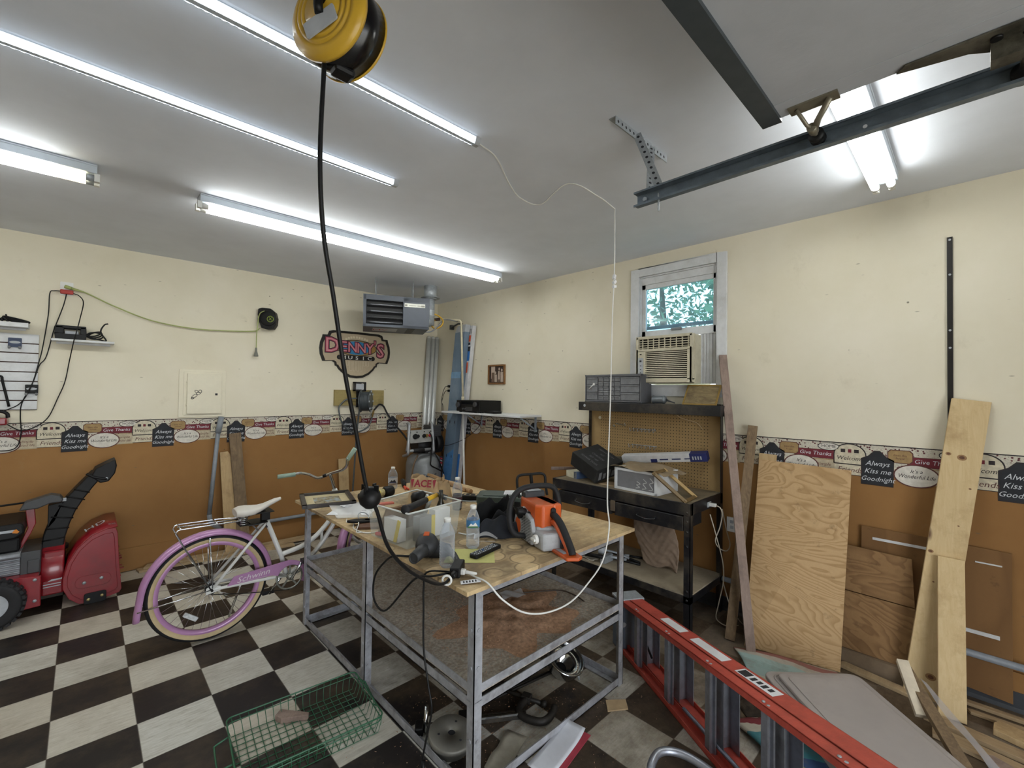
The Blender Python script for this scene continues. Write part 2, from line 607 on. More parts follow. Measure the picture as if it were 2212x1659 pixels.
mb = MB(); mb.box(XL, -0.018, 0.0, 0, 0.0, 0.2); struct(mb.build('trim_3', BROWN))
mb = MB(); mb.box(-0.018, YR, 0.0, 0, 0, 0.2); struct(mb.build('trim_4', BROWN))
# cove base and pipe along the walls
COVE = mat('cove_rubber', '#3a3d42', 0.5, var=0.15)
mb = MB(); mb.prism([(-0.018, 0), (-0.034, 0), (-0.026, 0.02), (-0.023, 0.1), (-0.018, 0.1)], 0, -XL, M=fr((0, 0, 0), (0, 1, 0), (-1, 0, 0)))
struct(mb.build('baseboard_back', COVE))
mb = MB(); mb.prism([(-0.018, 0), (-0.034, 0), (-0.026, 0.02), (-0.023, 0.1), (-0.018, 0.1)], 0, -YR, M=fr((0, 0, 0), (1, 0, 0), (0, -1, 0)))
struct(mb.build('baseboard_right', COVE))

# ---------------------------------------------------------------- wallpaper border
def vine_mat():
    m, nt, bs = nodes('vine_and_star_print')
    vo = N(nt, 'ShaderNodeTexVoronoi'); vo.inputs['Scale'].default_value = 55
    v = coords(nt); nt.links.new(v, vo.inputs['Vector'])
    c = ramp(nt, vo.outputs['Distance'], [(0.24, srgb('#5a1f28')), (0.33, srgb('#c6c0b0'))])
    n2 = noise(nt, v, 34, 5, 0.7, 1.0)
    c = mixc(nt, ramp(nt, n2, [(0.485, 0.0), (0.5, 0.8), (0.515, 0.0)]), c, srgb('#463a30'))
    nt.links.new(c, bs.inputs['Base Color']); bs.inputs['Roughness'].default_value = 0.7
    return m


BORDER_M = [vine_mat(), mat('chalkboard_print', '#23252a', 0.8, var=0.25), mat('oval_print', '#cfcac0', 0.8, var=0.14, scale=30),
            mat('barn_red_print', '#6d2530', 0.8, var=0.2), mat('mustard_print', '#9a7f55', 0.8, var=0.2, scale=30),
            mat('linen_print', '#b3a68e', 0.8, var=0.18, scale=40), mat('parchment_print', '#c6bda6', 0.8, var=0.2, scale=40),
            mat('dark_print_line', '#2b2526', 0.8), mat('chalk_lettering', '#c9ccd0', 0.8), mat('red_brown_line', '#5a3430', 0.8)]


def border(name, frame, u0, u1, phase):
    """frame: local x along the wall (as read), y up from z=1.34, z out of the wall"""
    mb = MB(); P = 0.588; Hh = 0.245
    def S(x, y, z): return frame @ Matrix.Translation((x, y, z))
    mb.box(u0, -0.13, 0.0005, u1, 0, 0.0012, 0, frame)
    mb.box(u0, -0.006, 0.0012, u1, 0.0, 0.002, 7, frame)
    k0 = math.floor((u0 - phase) / P) - 1; k1 = math.ceil((u1 - phase) / P) + 1
    for k in range(k0, k1):
        b = phase + k * P
        def ok(xc, w): return b + xc - w > u0 and b + xc + w < u1
        def shape(poly, z, mi, xc, yc, line=None):
            if not ok(xc, max(abs(p[0]) for p in poly)): return
            if line is not None:
                mb.flat([(p[0] * 1.05 + (0.002 if p[0] > 0 else -0.002), p[1] * 1.06 + (0.002 if p[1] > 0 else -0.002)) for p in poly], 0, line, S(b + xc, yc, z))
            mb.flat(poly, 0, mi, S(b + xc, yc, z + 0.0003))
        def txt(t, size, xc, yc, z, mi, w, **kw):
            if ok(xc, w): mb.text(t, size, S(b + xc, yc, z), mi, **kw)
        # red plank
        shape([(-.125, -.027), (.125, -.027), (.125, .024), (.06, .027), (-.12, .024), (-.13, 0)], .0014, 3, .275, -.085, 9)
        txt('Give Thanks', .036, .262, -.084, .0022, 8, .1, shear=.15)
        # linen square
        shape([(-.058, -.045), (.058, -.043), (.058, .045), (-.058, .043)], .0015, 5, .312, -.166, 4)
        txt('simple', .03, .312, -.152, .0022, 9, .05, shear=.3); txt('good life', .026, .312, -.182, .0022, 9, .05, shear=.3)
        # home oval
        shape(ellipse(0, 0, .056, .022), .0018, 2, .337, -.034, 7)
        txt('HOME', .028, .337, -.032, .0026, 7, .05); txt('sweet', .012, .337, -.048, .0026, 7, .03)
        # arch and friends board
        arch = [(.08, -.056), (.08, 0)] + [(.08 * math.cos(PI * i / 14), .068 * math.sin(PI * i / 14)) for i in range(1, 14)] + [(-.08, 0), (-.08, -.056)]
        shape(arch, .0018, 6, .45, -.078, 7)
        for dx, w in ((-.035, .012), (0, .009), (.035, .012)):
            shape([(-w, -.011), (w, -.011), (w, .011), (-w, .011)], .0022, 3 if dx == 0 else 7, .45 + dx, -.052)
        txt('Welcome', .036, .45, -.1, .0026, 7, .075, shear=.3)
        shape([(-.08, -.031), (.08, -.031), (.08, .031), (-.08, .031)], .0016, 6, .45, -.172, 7)
        txt('Friends', .044, .45, -.173, .0024, 9, .075, shear=.25)
        # mustard octagon plaque
        shape([(-.055, -.022), (-.042, -.036), (.042, -.036), (.055, -.022), (.055, .022), (.042, .036), (-.042, .036), (-.055, .022)], .0019, 4, .108, -.062, 9)
        txt('bless this', .017, .108, -.055, .0026, 9, .05, shear=.2); txt('house', .017, .108, -.073, .0026, 9, .05, shear=.2)
        # chalkboard with pointed top
        shape([(-.075, -.1), (.072, -.1), (.075, .05), (.04, .068), (.012, .1), (-.012, .1), (-.04, .068), (-.075, .05)], .0022, 1, 0, -.145, 7)
        for i, t in enumerate(('Always', 'Kiss me', 'Goodnight')):
            txt(t, .043 - .003 * (i == 2), 0, -.118 - i * .048, .003, 8, .07, shear=.35, sx=.95)
        # white oval
        shape(ellipse(0, 0, .097, .062), .0024, 2, .18, -.170, 9)
        txt("It's a", .03, .18, -.143, .0032, 7, .05, shear=.3)
        txt('Wonderful Life', .032, .18, -.174, .0032, 7, .08, shear=.3, sx=.85)
    return struct(mb.build(name, BORDER_M, loc=tuple(frame.translation), recalc=False))


border('trim_1', fr((0, 0, 1.34), (1, 0, 0), (0, -1, 0)), -4.75, -0.002, -3.614)
border('trim_2', fr((0, 0, 1.335), (0, -1, 0), (-1, 0, 0)), 0.002, 6.2, 4.82)

# ---------------------------------------------------------------- window
WIN = struct(bpy.data.objects.new('window_1', None)); COL.objects.link(WIN)
WIN.location = (0, -3.505, WZ0); ORG['window_1'] = Matrix.Translation((0, -3.505, WZ0))
mb = MB()
c = 0.078
mb.box(-0.022, WY0 - c, 1.64, 0, WY0, 2.745); mb.box(-0.022, WY1, 1.64, 0, WY1 + c, 2.745)
mb.box(-0.022, WY0, WZ1, 0, WY1, 2.745)
mb.build('window_casing', WHITEP, WIN, bevel=0.004)
mb = MB(); mb.box(-0.03, WY0 - c, 1.695, 0.05, WY1 + c, 1.715); mb.box(-0.02, WY0 - 0.06, 1.615, 0, WY1 + 0.06, 1.695)
mb.build('window_sill', WHITEP, WIN, bevel=0.003)
mb = MB()
mb.box(0, WY0, WZ0, 0.1, WY0 + 0.012, WZ1); mb.box(0, WY1 - 0.012, WZ0, 0.1, WY1, WZ1); mb.box(0, WY0, WZ1 - 0.012, 0.1, WY1, WZ1)
mb.box(0.01, WY0 + .012, 2.60, 0.03, WY1 - .012, 2.662)
mb.box(0.02, WY0 + .012, 2.13, 0.05, WY0 + .04, 2.64); mb.box(0.02, WY1 - .05, 2.13, 0.05, WY1 - .012, 2.64)
mb.box(0.02, WY0, 2.56, 0.05, WY1, 2.625); mb.box(0.02, WY0, 2.125, 0.05, WY1, 2.19)
mb.box(0.0, -3.55, 2.175, 0.03, -3.46, 2.195, 1)
mb.box(0.055, WY0, 2.205, 0.075, WY1, 2.235, 1)
mb.build('window_sash', [WHITEP, GREY], WIN, bevel=0.003)
mb = MB(); mb.box(0.033, WY0 + .04, 2.19, 0.037, WY1 - .05, 2.56)
mb.build('pane', glassy('window_glass', (.50, .66, .74, 1), 0.16, 0.08), WIN)
mb = MB()
for s, e in ((WY1 - .012, WY1 - .05), (-3.70, WY0 + .012)):   # accordion side curtains beside the cooler
    n = 10
    for i in range(n):
        a = s + (e - s) * i / n; b2 = s + (e - s) * (i + 1) / n
        mb.box(0.03 + .008 * (i % 2), min(a, b2), 1.72, 0.042 + .008 * (i % 2), max(a, b2), 2.125)
mb.build('side_curtain', WHITEP, WIN)

# room air conditioner in the window
ac = thing('air_conditioner', 'cream window air conditioner with louvred grille under the window pane', 'air conditioner', (-0.05, -3.46, 1.72))
AY0, AY1, AZ0, AZ1, AX = -3.705, -3.215, 1.72, 2.118, -0.135
BEIGE = mat('beige_plastic', '#c6bfa8', 0.5, var=0.06, dirt='#8c8267', dirt_amt=0.35)
mb = MB(); mb.box(AX + .05, AY0, AZ0, 0.24, AY1, AZ1); mb.build('casing', BEIGE, ac, bevel=0.006)
mb = MB()
mb.box(AX, AY0, AZ0 + .01, AX + .05, AY0 + .02, AZ1); mb.box(AX, AY1 - .02, AZ0 + .01, AX + .05, AY1, AZ1)
mb.box(AX, AY0, AZ0 + .01, AX + .05, AY1, AZ0 + .045); mb.box(AX, AY0, AZ1 - .02, AX + .05, AY1, AZ1)
mb.box(AX, AY0, 1.99, AX + .05, AY1, 2.015); mb.box(AX, AY1 - .085, AZ0 + .03, AX + .05, AY1, 2.0); mb.box(AX, AY0, AZ0 + .03, AX + .05, AY0 + .04, 2.0)
mb.box(AX + .03, AY0 + .01, AZ0 + .02, AX + .05, AY1 - .01, AZ1 - .01, 1)
mb.build('front_frame', [BEIGE, BLACK], ac, bevel=0.003)
mb = MB()
for i in range(15):
    z = AZ0 + .055 + i * 0.0155
    mb.box(AX + .006, AY0 + .04, z, AX + .02, AY1 - .085, z + .0075)
mb.build('intake_grille', BEIGE, ac)
mb = MB()
for i in range(4):
    z = 2.022 + i * 0.019
    mb.box(AX + .008, AY0 + .02, z, AX + .02, AY1 - .02, z + .006)
for i in range(9):
    y = AY0 + .03 + i * 0.05
    mb.box(AX + .006, y, 2.015, AX + .016, y + .006, 2.098)
mb.build('outlet_vent', BEIGE, ac)
mb = MB(); mb.box(AX - .002, AY1 - .068, 1.79, AX, AY1 - .02, 1.94, 0)
for i, z in enumerate((1.81, 1.84, 1.87)): mb.box(AX - .004, AY1 - .05, z, AX - .002, AY1 - .04, z + .006, 1)
mb.box(AX - .004, AY1 - .052, 1.905, AX - .002, AY1 - .036, 1.92, 1); mb.box(AX - .002, AY1 - .052, 1.965, AX, AY1 - .036, 1.975, 1)
mb.build('control_panel', [LGREY, INK], ac)
mb = MB(); mb.tube(spline([(-.1, -3.24, 1.72), (-.1, -3.245, 1.68), (-.06, -3.26, 1.62), (-.05, -3.25, 1.565)]), .004, 6); mb.build('cord', BEIGE, ac)

# ---------------------------------------------------------------- trees and a roof outside the window
LEAF = mat('leaves', '#5d7f5c', 0.7, var=0.45, scale=2)
BARK = mat('bark', '#4a3c2e', 0.9)


def tree(label, x, y, h, r, seed):
    rg = random.Random(seed)
    t = thing('leafy_tree', label, 'tree', (x, y, -0.1), 'trees outside the window')
    mb = MB(); mb.tube([(x, y, -.1), (x + .1, y, h * .5), (x, y + .1, h * .8)], [.22, .16, .06], 8); mb.build('trunk', BARK, t)
    mb = MB()
    for i in range(5200):
        a = rg.random() * 2 * PI; ph = math.acos(2 * rg.random() - 1); q = r * (0.45 + .6 * rg.random() ** .5)
        px, py, pz = x + q * math.sin(ph) * math.cos(a), y + q * math.sin(ph) * math.sin(a), h * .68 + 1.15 * q * math.cos(ph)
        d = Vector((rg.gauss(0, 1), rg.gauss(0, 1), rg.gauss(0, 1))).normalized(); e = d.orthogonal().normalized()
        s = .11 + .1 * rg.random()
        c0 = Vector((px, py, pz))
        mb.add([c0 - d * s, c0 + e * s * .5, c0 + d * s, c0 - e * s * .5], [(0, 1, 2, 3)])
    mb.build('crown', LEAF, t, recalc=False)


tree('bushy green tree seen through the right half of the window', 8.6, -3.4, 6.6, 2.9, 3)
tree('pale tree seen through the left half of the window', 13.5, 3.6, 8.4, 3.6, 4)
mb = MB(); mb.prism([(-2.2, 0), (2.2, 0), (2.2, 2.6), (0, 3.35), (-2.2, 2.6)], -2.5, 2.5, 0, fr((6.0, 1.9, -.1), (1, 0.3, 0), (0, 0, 1)) @ Matrix.Rotation(PI / 2, 4, 'X'))
tag(mb.build('neighbouring_shed', mat('white_siding', '#d9dde2', 0.7)), 'white gabled outbuilding seen low through the window', 'building')
mb = MB(); mb.box(0.4, -20, -.16, 40, 20, -.1)
struct(mb.build('lawn', mat('grass', '#5f7a46', 0.9, var=.3), loc=(20, 0, -.16)))
# ================================================================ CEILING
LEDE = emit('led_beads', (0.80, 0.92, 1.0, 1), LED_E)
LEDS = emit('led_lens_glow', (0.78, 0.90, 1.0, 1), LED_E * 0.055)
TUBE = emit('fluorescent_glow', (0.97, 0.98, 0.92, 1), TUBE_E)
TUBEW = emit('worn_tube_end', (1.0, 0.86, 0.5, 1), TUBE_E * 0.2)
FIX = mat('white_fixture_enamel', '#c3ccd6', 0.4, var=0.04)


def led_strip(x0, x1, y, label):
    t = thing('led_shop_light', label, 'ceiling light', ((x0 + x1) / 2, y, HC), 'linear ceiling lights')
    z = HC
    mb = MB()
    mb.prism([(-.024, 0), (-.018, -.022), (-.010, -.03), (.010, -.03), (.018, -.022), (.024, 0)], x0, x1, 0, fr((0, y, z), (0, 1, 0), (1, 0, 0)) )
    mb.build('housing', FIX, t)
    mb = MB()
    for s in (-1, 1):      # glowing lens faces
        a = (s * .0185, -.0215); b = (s * .0105, -.0295)
        mb.add([(x0 + .02, y + a[0] * 1.03, z + a[1] - .001), (x1 - .02, y + a[0] * 1.03, z + a[1] - .001), (x1 - .02, y + b[0], z + b[1] - .0015), (x0 + .02, y + b[0], z + b[1] - .0015)], [(0, 1, 2, 3)])
        a2 = (s * .0235, -.004)
        mb.add([(x0 + .02, y + a2[0] * 1.03, z + a2[1]), (x1 - .02, y + a2[0] * 1.03, z + a2[1]), (x1 - .02, y + a[0] * 1.04, z + a[1]), (x0 + .02, y + a[0] * 1.04, z + a[1])], [(0, 1, 2, 3)])
    mb.build('lens', LEDS, t, recalc=False)
    mb = MB()
    n = int((x1 - x0) / .0235)
    for i in range(n):
        x = x0 + .03 + i * .0235
        for s in (-1, 1):
            c = Vector((x, y + s * .0155, z - .0272)); u = Vector((1, 0, 0)); w = Vector((0, s * .008, -.008)).normalized()
            nn = Vector((0, s, -1)).normalized(); w = Vector((0, s, 1)).normalized()
            mb.add([c + u * .0065 * math.cos(k * PI / 3) + w * .005 * math.sin(k * PI / 3) + nn * .0005 for k in range(6)], [tuple(range(6))])
    b = mb.build('led_beads', LEDE, t, recalc=False)
    b['kind'] = 'stuff'
    for x in (x0, x1 - .02):
        mb = MB()
        mb.prism([(-.026, 0), (-.02, -.024), (-.011, -.033), (.011, -.033), (.02, -.024), (.026, 0)], x - .004, x + .024, 0, fr((0, y, z), (0, 1, 0), (1, 0, 0)))
        mb.build('end_cap', LGREY, t)
    return t


led_strip(-4.72, -2.28, -2.90, 'slim led strip light ending nearer the back wall, without a cord at its end')
led_strip(-4.66, -2.22, -3.57, 'slim led strip light behind the yellow cord reel, white cord leaving its end')


def tube_light(cx, cy, length, label, ang=0.0, near=-1, worn=False, wide=.11):
    t = thing('fluorescent_fixture', label, 'ceiling light', (cx, cy, HC), 'linear ceiling lights')
    M = Matrix.Translation((cx, cy, HC)) @ Matrix.Rotation(ang, 4, 'Z')
    L = length / 2; w = wide / 2
    mb = MB()
    mb.box(-L, -w, -.05, L, w, 0, 0, M); mb.box(-L, -w - .004, -.012, L, w + .004, -.002, 0, M)
    mb.build('housing', FIX, t, bevel=.003)
    for s in (-1, 1):
        for e in (-1, 1):
            mb = MB()
            mb.box(e * L - .012, s * .034 - .014, -.092, e * L + .012, s * .034 + .014, -.048, 0, M)
            mb.build('lamp_holder', WHITE, t, bevel=.002)
        mb = MB()
        yy = s * .034; zz = -.073
        mb.cyl((-L + .012, yy, zz), (-L + .045, yy, zz), .0185, 14, 2, M); mb.cyl((L - .045, yy, zz), (L - .012, yy, zz), .0185, 14, 2, M)
        if worn:
            mb.cyl((L - .16, yy, zz), (L - .045, yy, zz), .0185, 14, 1, M); mb.cyl((-L + .045, yy, zz), (L - .16, yy, zz), .0185, 14, 0, M)
        else:
            mb.cyl((-L + .045, yy, zz), (L - .045, yy, zz), .0185, 14, 0, M)
        mb.build('tube', [TUBE, TUBEW, GALV if worn else WHITE], t)
    return t


tube_light(-1.79, -1.84, 2.56, 'long two-tube fluorescent fixture nearest the wall heater')
tube_light(-4.80, -1.84, 2.52, 'fluorescent fixture at the left edge with a yellowed tube end', worn=True)
tube_light(-1.03, -4.90, 1.22, 'short bright two-tube fluorescent fixture behind the overhead door track', wide=.12)

# yellow cord reel hanging from the ceiling
RC = Vector((-3.150, -4.165, 2.527))
reel = thing('cord_reel', 'yellow and black retractable cord reel hanging from the ceiling', 'cord reel', (RC.x, RC.y, RC.z - .12))
az = math.radians(207)
ax = Vector((math.cos(az), math.sin(az), -0.02)).normalized()
MR = fr(RC, (-ax.y, ax.x, 0), ax)      # local z = axis, facing the viewer's left
RR = .107
mb = MB()
mb.lathe([(0, .042), (RR * .46, .042), (RR * .47, .0385), (RR * .5, .0385), (RR * .51, .042), (RR * .58, .041), (RR * .59, .037), (RR * .62, .037), (RR * .63, .040), (RR * .70, .039), (RR * .71, .035), (RR * .74, .035), (RR * .75, .037), (RR * .82, .034), (RR * .9, .030), (RR, .022), (RR, .012)], 48, 0, MR)
mb.lathe([(RR, -.058), (RR, -.064), (RR * .9, -.07), (0, -.073)], 48, 0, MR)
mb.build('side_cover', YELLOWP, reel)
mb = MB(); mb.lathe([(RR * .985, -.06), (RR * .985, .014)], 48, 0, MR); mb.build('band', mat('gloss_black', '#0d0c0e', .22, var=.2), reel)
mb = MB(); mb.prism(rrect(-.045, -.02, .045, .02, .005), .0, .004, 0, fr(RC + ax * .0425 + Vector((0, 0, -.035)), MR.col[0].xyz * 1.0 + Vector((0, 0, .35)), ax))

mb.build('rating_label', [LGREY, INK], reel)
mb = MB(); mb.tube([RC + ax * .05 + Vector((0, 0, .14)), RC + ax * .052 + Vector((0, 0, -.005)), RC + ax * .048 + Vector((0, 0, -.018))], .011, 8)
mb.tube([RC + ax * -.062 + Vector((0, 0, .14)), RC + ax * -.062 + Vector((0, 0, .0))], .011, 8)
mb.tube([RC + ax * .05 + Vector((0, 0, .14)), RC + Vector((0, 0, .16)), RC + ax * -.062 + Vector((0, 0, .14))], .011, 8)
mb.cyl((RC.x, RC.y, RC.z + .16), (RC.x, RC.y, HC - .01), .008, 8); mb.cyl((RC.x, RC.y, HC - .012), (RC.x, RC.y, HC), .04, 16)
mb.build('hanger_bracket', BLACK, reel)
sd = MR.col[0].xyz
mb = MB(); mb.tube(spline([RC + ax * .045 - sd * .0 + Vector((0, 0, .02)), RC + ax * .075 - sd * -.02 + Vector((0, 0, .012)), RC + ax * .10 + sd * .05 + Vector((0, 0, -.01)), RC + ax * .10 + sd * .085 + Vector((0, 0, .03)), RC + ax * .06 + sd * .10 + Vector((0, 0, .13)), RC + sd * .11 + Vector((0, 0, HC - RC.z))]), .0065, 8)
mb.lathe([(.014, .0), (.014, .022), (.008, .03)], 12, 0, fr(RC + ax * .042 + Vector((0, 0, .02)), sd, ax))
mb.build('inlet_cord', BLACK, reel)
mb = MB(); mb.box(-.022, -.022, -.022, .03, .022, .012, 0, Matrix.Translation(tuple(RC - ax * .028 + Vector((0, 0, -RR + .012))))); mb.build('cord_outlet', BLACK, reel, bevel=.01)

# black drop cord from the reel to the table corner
cord = thing('drop_cord', 'black power cord slanting from the yellow reel down to the table corner', 'power cord', (-2.52, -3.785, .868))
path = [(-3.165, -4.15, 2.44), (-3.168, -4.142, 2.202), (-3.15, -4.125, 2.024), (-3.114, -4.105, 1.873), (-3.073, -4.085, 1.687), (-3.03, -4.06, 1.537), (-2.986, -4.036, 1.376), (-2.965, -4.025, 1.325), (-2.934, -4.01, 1.276), (-2.881, -3.981, 1.154), (-2.776, -3.923, 1.038), (-2.629, -3.841, .928), (-2.535, -3.79, .879), (-2.49, -3.775, .884)]
mb = MB(); mb.tube(spline(path, 6), .0058, 10); mb.build('cable', BLACK, cord)
mb = MB(); mb.lathe([(0.001, -.032), (.013, -.030), (.027, -.018), (.033, 0), (.027, .018), (.013, .030), (.001, .032)], 18, 0, Matrix.Translation((-2.965, -4.025, 1.325)))
for k in range(4):
    a = k * PI / 2 + .5
    mb.box(-.002, .014, .012, .002, .028, .0365, 0, Matrix.Translation((-2.965, -4.025, 1.325)) @ Matrix.Rotation(a, 4, 'Z'))
mb.build('cord_stop_ball', BLACK, cord)
mb = MB()
M = fr((-2.43, -3.735, .888), (.75, .66, .0), (0, 0, 1))
mb.box(-.035, -.022, -.02, .075, .022, .02, 0, M); mb.lathe([(.010, -.035), (.015, 0)], 12, 0, M @ Matrix.Translation((-.03, 0, 0)) @ Matrix.Rotation(PI / 2, 4, 'Y'))
mb.build('triple_tap', BLACK, cord, bevel=.005)
mb = MB(); mb.tube([(Vector((-2.515, -3.786, .886)) + Vector((0.66 * .018 * math.cos(k * PI / 8), -.75 * .018 * math.cos(k * PI / 8), .018 * math.sin(k * PI / 8)))) for k in range(16)], .0045, 8, closed=True); mb.build('white_ring', WHITE, cord)

# white cord from the led strip along the ceiling, down and over to the tap
wc = thing('lamp_cord', 'thin white cord stapled on the ceiling, hanging down and looping to the black tap', 'power cord', (-1.09, -3.6, .70))
mb = MB()
cz = HC - .004
p = spline([(-2.207, -3.57, cz - .01), (-2.05, -3.52, cz), (-1.805, -3.361, cz), (-1.62, -3.27, cz), (-1.464, -3.299, cz), (-1.563, -3.607, cz), (-1.3, -3.63, cz), (-1.07, -3.6, cz)], 8)
p += spline([(-1.07, -3.6, cz - .01), (-1.068, -3.6, 2.47), (-1.09, -3.6, 2.087), (-1.1, -3.6, 1.633), (-1.19, -3.65, 1.308), (-1.499, -3.85, 1.053), (-1.592, -3.925, .938), (-1.676, -3.945, .798), (-1.805, -3.95, .722), (-1.946, -3.955, .678), (-2.116, -3.965, .692), (-2.258, -3.965, .739), (-2.366, -3.95, .82), (-2.40, -3.90, .878), (-2.39, -3.80, .872), (-2.40, -3.755, .884)], 8)
mb.tube(p, .0038, 8); mb.build('cable', WHITE, wc)
mb = MB(); Mx = fr((-2.415, -3.765, .886), (.45, -.85, 0), (0, 0, 1))
mb.box(-.03, -.012, -.01, .008, .012, .01, 0, Mx); mb.cyl((.008, 0, 0), (.06, 0, 0), .008, 10, 0, Mx, r2=.005); mb.build('plug', WHITE, wc, bevel=.004)
mb = MB(); Mx = fr((-2.43, -3.83, .8705), (.75, -.5, .06), (0, 0, 1))
mb.box(-.04, -.016, 0, .04, .016, .0008, 0, Mx)
for i in range(5): mb.box(-.03 + .012 * i, -.009, .0009, -.024 + .012 * i, .009, .0011, 1, Mx)
mb.build('warning_tag', [PAPER, INK], wc)
mb = MB()
for k, zz in enumerate((2.40, 2.37, 2.345)):
    mb.cbox((-1.07 + .004 * k, -3.6, zz), (.018, .016, .03), 0, Matrix.Translation((-1.07, -3.6, zz)) @ Matrix.Rotation(.5 * k + .3, 4, 'Y') @ Matrix.Translation((1.07, 3.6, -zz)))
mb.build('tape_wrap', PAPER, wc)

# overhead door, its track and hanger
dr = thing('overhead_door', 'grey overhead garage door raised flat under the ceiling', 'garage door', (-3.3, -5.9, 2.545))
DOORM = mat('woodgrain_steel_door', '#b0b3b8', 0.55, var=.06, scale=5, bumps=.4)
for i in range(4):
    y1 = -4.80 - i * .53; y0 = y1 - .525
    mb = MB(); mb.box(-4.66, y0, 2.548, -1.935, y1, 2.59); mb.box(-2.02, y0 + .002, 2.5465, -1.938, y1 - .002, 2.548)
    mb.build('panel', DOORM, dr, bevel=.003)
mb = MB(); mb.prism([(0, 0), (.055, 0), (.055, -.012), (.04, -.03), (.008, -.03), (0, -.012)], -4.66, -1.93, 0, fr((0, -4.80, 2.585), (0, 1, 0), (1, 0, 0)))
mb.box(-4.66, -4.803, 2.535, -1.93, -4.745, 2.548); mb.build('bottom_seal', mat('seal_retainer', '#454c50', .45, .3), dr)
mb = MB()
Mh = Matrix.Translation((-1.95, -4.90, 2.545))
mb.box(-.03, -.06, -.004, .02, .07, 0.003, 0, Mh); mb.tube([(-.01, .05, -.004), (.03, .03, -.045), (.055, .02, -.05)], .006, 8, 0, Mh)
mb.tube([(-.01, -.04, -.004), (.03, -.0, -.04), (.06, .015, -.05)], .011, 4, 0, Mh); mb.cyl((.04, .02, -.05), (.075, .02, -.05), .014, 12, 0, Mh)
mb.lathe([(.008, -.02), (.023, -.02), (.023, -.005), (.018, 0), (.023, .005), (.023, .02), (.008, .02)], 18, 1, Mh @ Matrix.Translation((.115, .02, -.05)) @ Matrix.Rotation(PI / 2, 4, 'Y'))
mb.cyl((.07, .02, -.05), (.12, .02, -.05), .007, 8, 0, Mh)
mb.build('roller_bracket', [mat('worn_bracket_steel', '#8a8474', .45, .6), BLACK], dr)
mb = MB(); Mh = Matrix.Translation((-1.94, -5.33, 2.545))
mb.prism([(-.03, .22), (-.005, .24), (.03, .10), (.06, .06), (.06, -.06), (.03, -.1), (-.03, -.24)], -.006, -.001, 0, Mh)
mb.box(.02, -.06, -.05, .07, .06, -.003, 0, Mh)
for (a, b2) in ((.0, .05), (.03, 0), (.0, -.06), (.045, .04)): mb.cyl((a, b2, -.012), (a, b2, -.004), .012, 10, 1, Mh)
mb.cyl((.06, 0, -.045), (.12, 0, -.045), .007, 8, 0, Mh); mb.lathe([(.008, -.02), (.023, -.02), (.023, .02), (.008, .02)], 18, 1, Mh @ Matrix.Translation((.155, 0, -.045)) @ Matrix.Rotation(PI / 2, 4, 'Y'))
mb.build('hinge_plate', [mat('greasy_hinge_steel', '#6c685c', .5, .6, .4, 14, dirt='#1c1a16', dirt_amt=.9), BLACK], dr)

trk = thing('door_track', 'dark steel overhead door track hung from the ceiling', 'door track', (-1.79, -5.5, 2.47))
mb = MB()
mb.box(-1.79, -7.1, 2.47, -1.786, -4.19, 2.525); mb.box(-1.822, -7.1, 2.522, -1.786, -4.19, 2.526); mb.box(-1.822, -7.1, 2.469, -1.786, -4.19, 2.473)
mb.box(-1.823, -7.1, 2.464, -1.819, -4.19, 2.473); mb.box(-1.823, -7.1, 2.522, -1.819, -4.19, 2.53)
mb.build('channel', DGALV, trk)
mb = MB(); mb.cyl((-1.7915, -5.0, 2.497), (-1.785, -5.0, 2.497), .006, 12); mb.build('bolt_hole', PAPER, trk)
hg = thing('track_hanger', 'perforated steel angle hanger between the ceiling and the track end', 'bracket', (-1.7, -4.15, 2.53))
def strap(mb, a, b, w, wd):
    a, b = Vector(a), Vector(b); M = fr(a, b - a, wd); L = (b - a).length
    mb.box(0, -w / 2, -.0015, L, w / 2, .0015, 0, M)
    n = int(L / .032)
    for i in range(n):
        for z in (-.0018, .0018):
            mb.add([(.02 + i * .032 + .007 * math.cos(k * PI / 4), .007 * math.sin(k * PI / 4), z) for k in range(8)], [tuple(range(8))], 1, M)
mb = MB(); strap(mb, (-1.91, -4.15, HC - .018), (-1.44, -4.15, HC - .018), .036, (0, -1, 0)); mb.box(-1.91, -4.15, HC - .003, -1.44, -4.115, HC); mb.build('ceiling_angle', [GALV, INK], hg, recalc=False)
mb = MB(); strap(mb, (-1.735, -4.152, HC - .01), (-1.765, -4.30, 2.50), .036, (-.8, -.5, 0)); mb.build('hanging_strap', [GALV, INK], hg, recalc=False)
mb = MB(); strap(mb, (-1.60, -4.152, HC - .015), (-1.775, -4.24, 2.49), .034, (-.6, -.8, 0)); mb.build('hanging_strap', [GALV, INK], hg, recalc=False)
mb = MB(); mb.tube([(-1.805, -4.30, 2.50 - .01 * k + .0) for k in range(9)], [.003, .005] * 4 + [.003], 6); mb.cyl((-1.80, -4.23, 2.497), (-1.782, -4.23, 2.497), .009, 8); mb.build('hanging_bolt', GALV, hg)

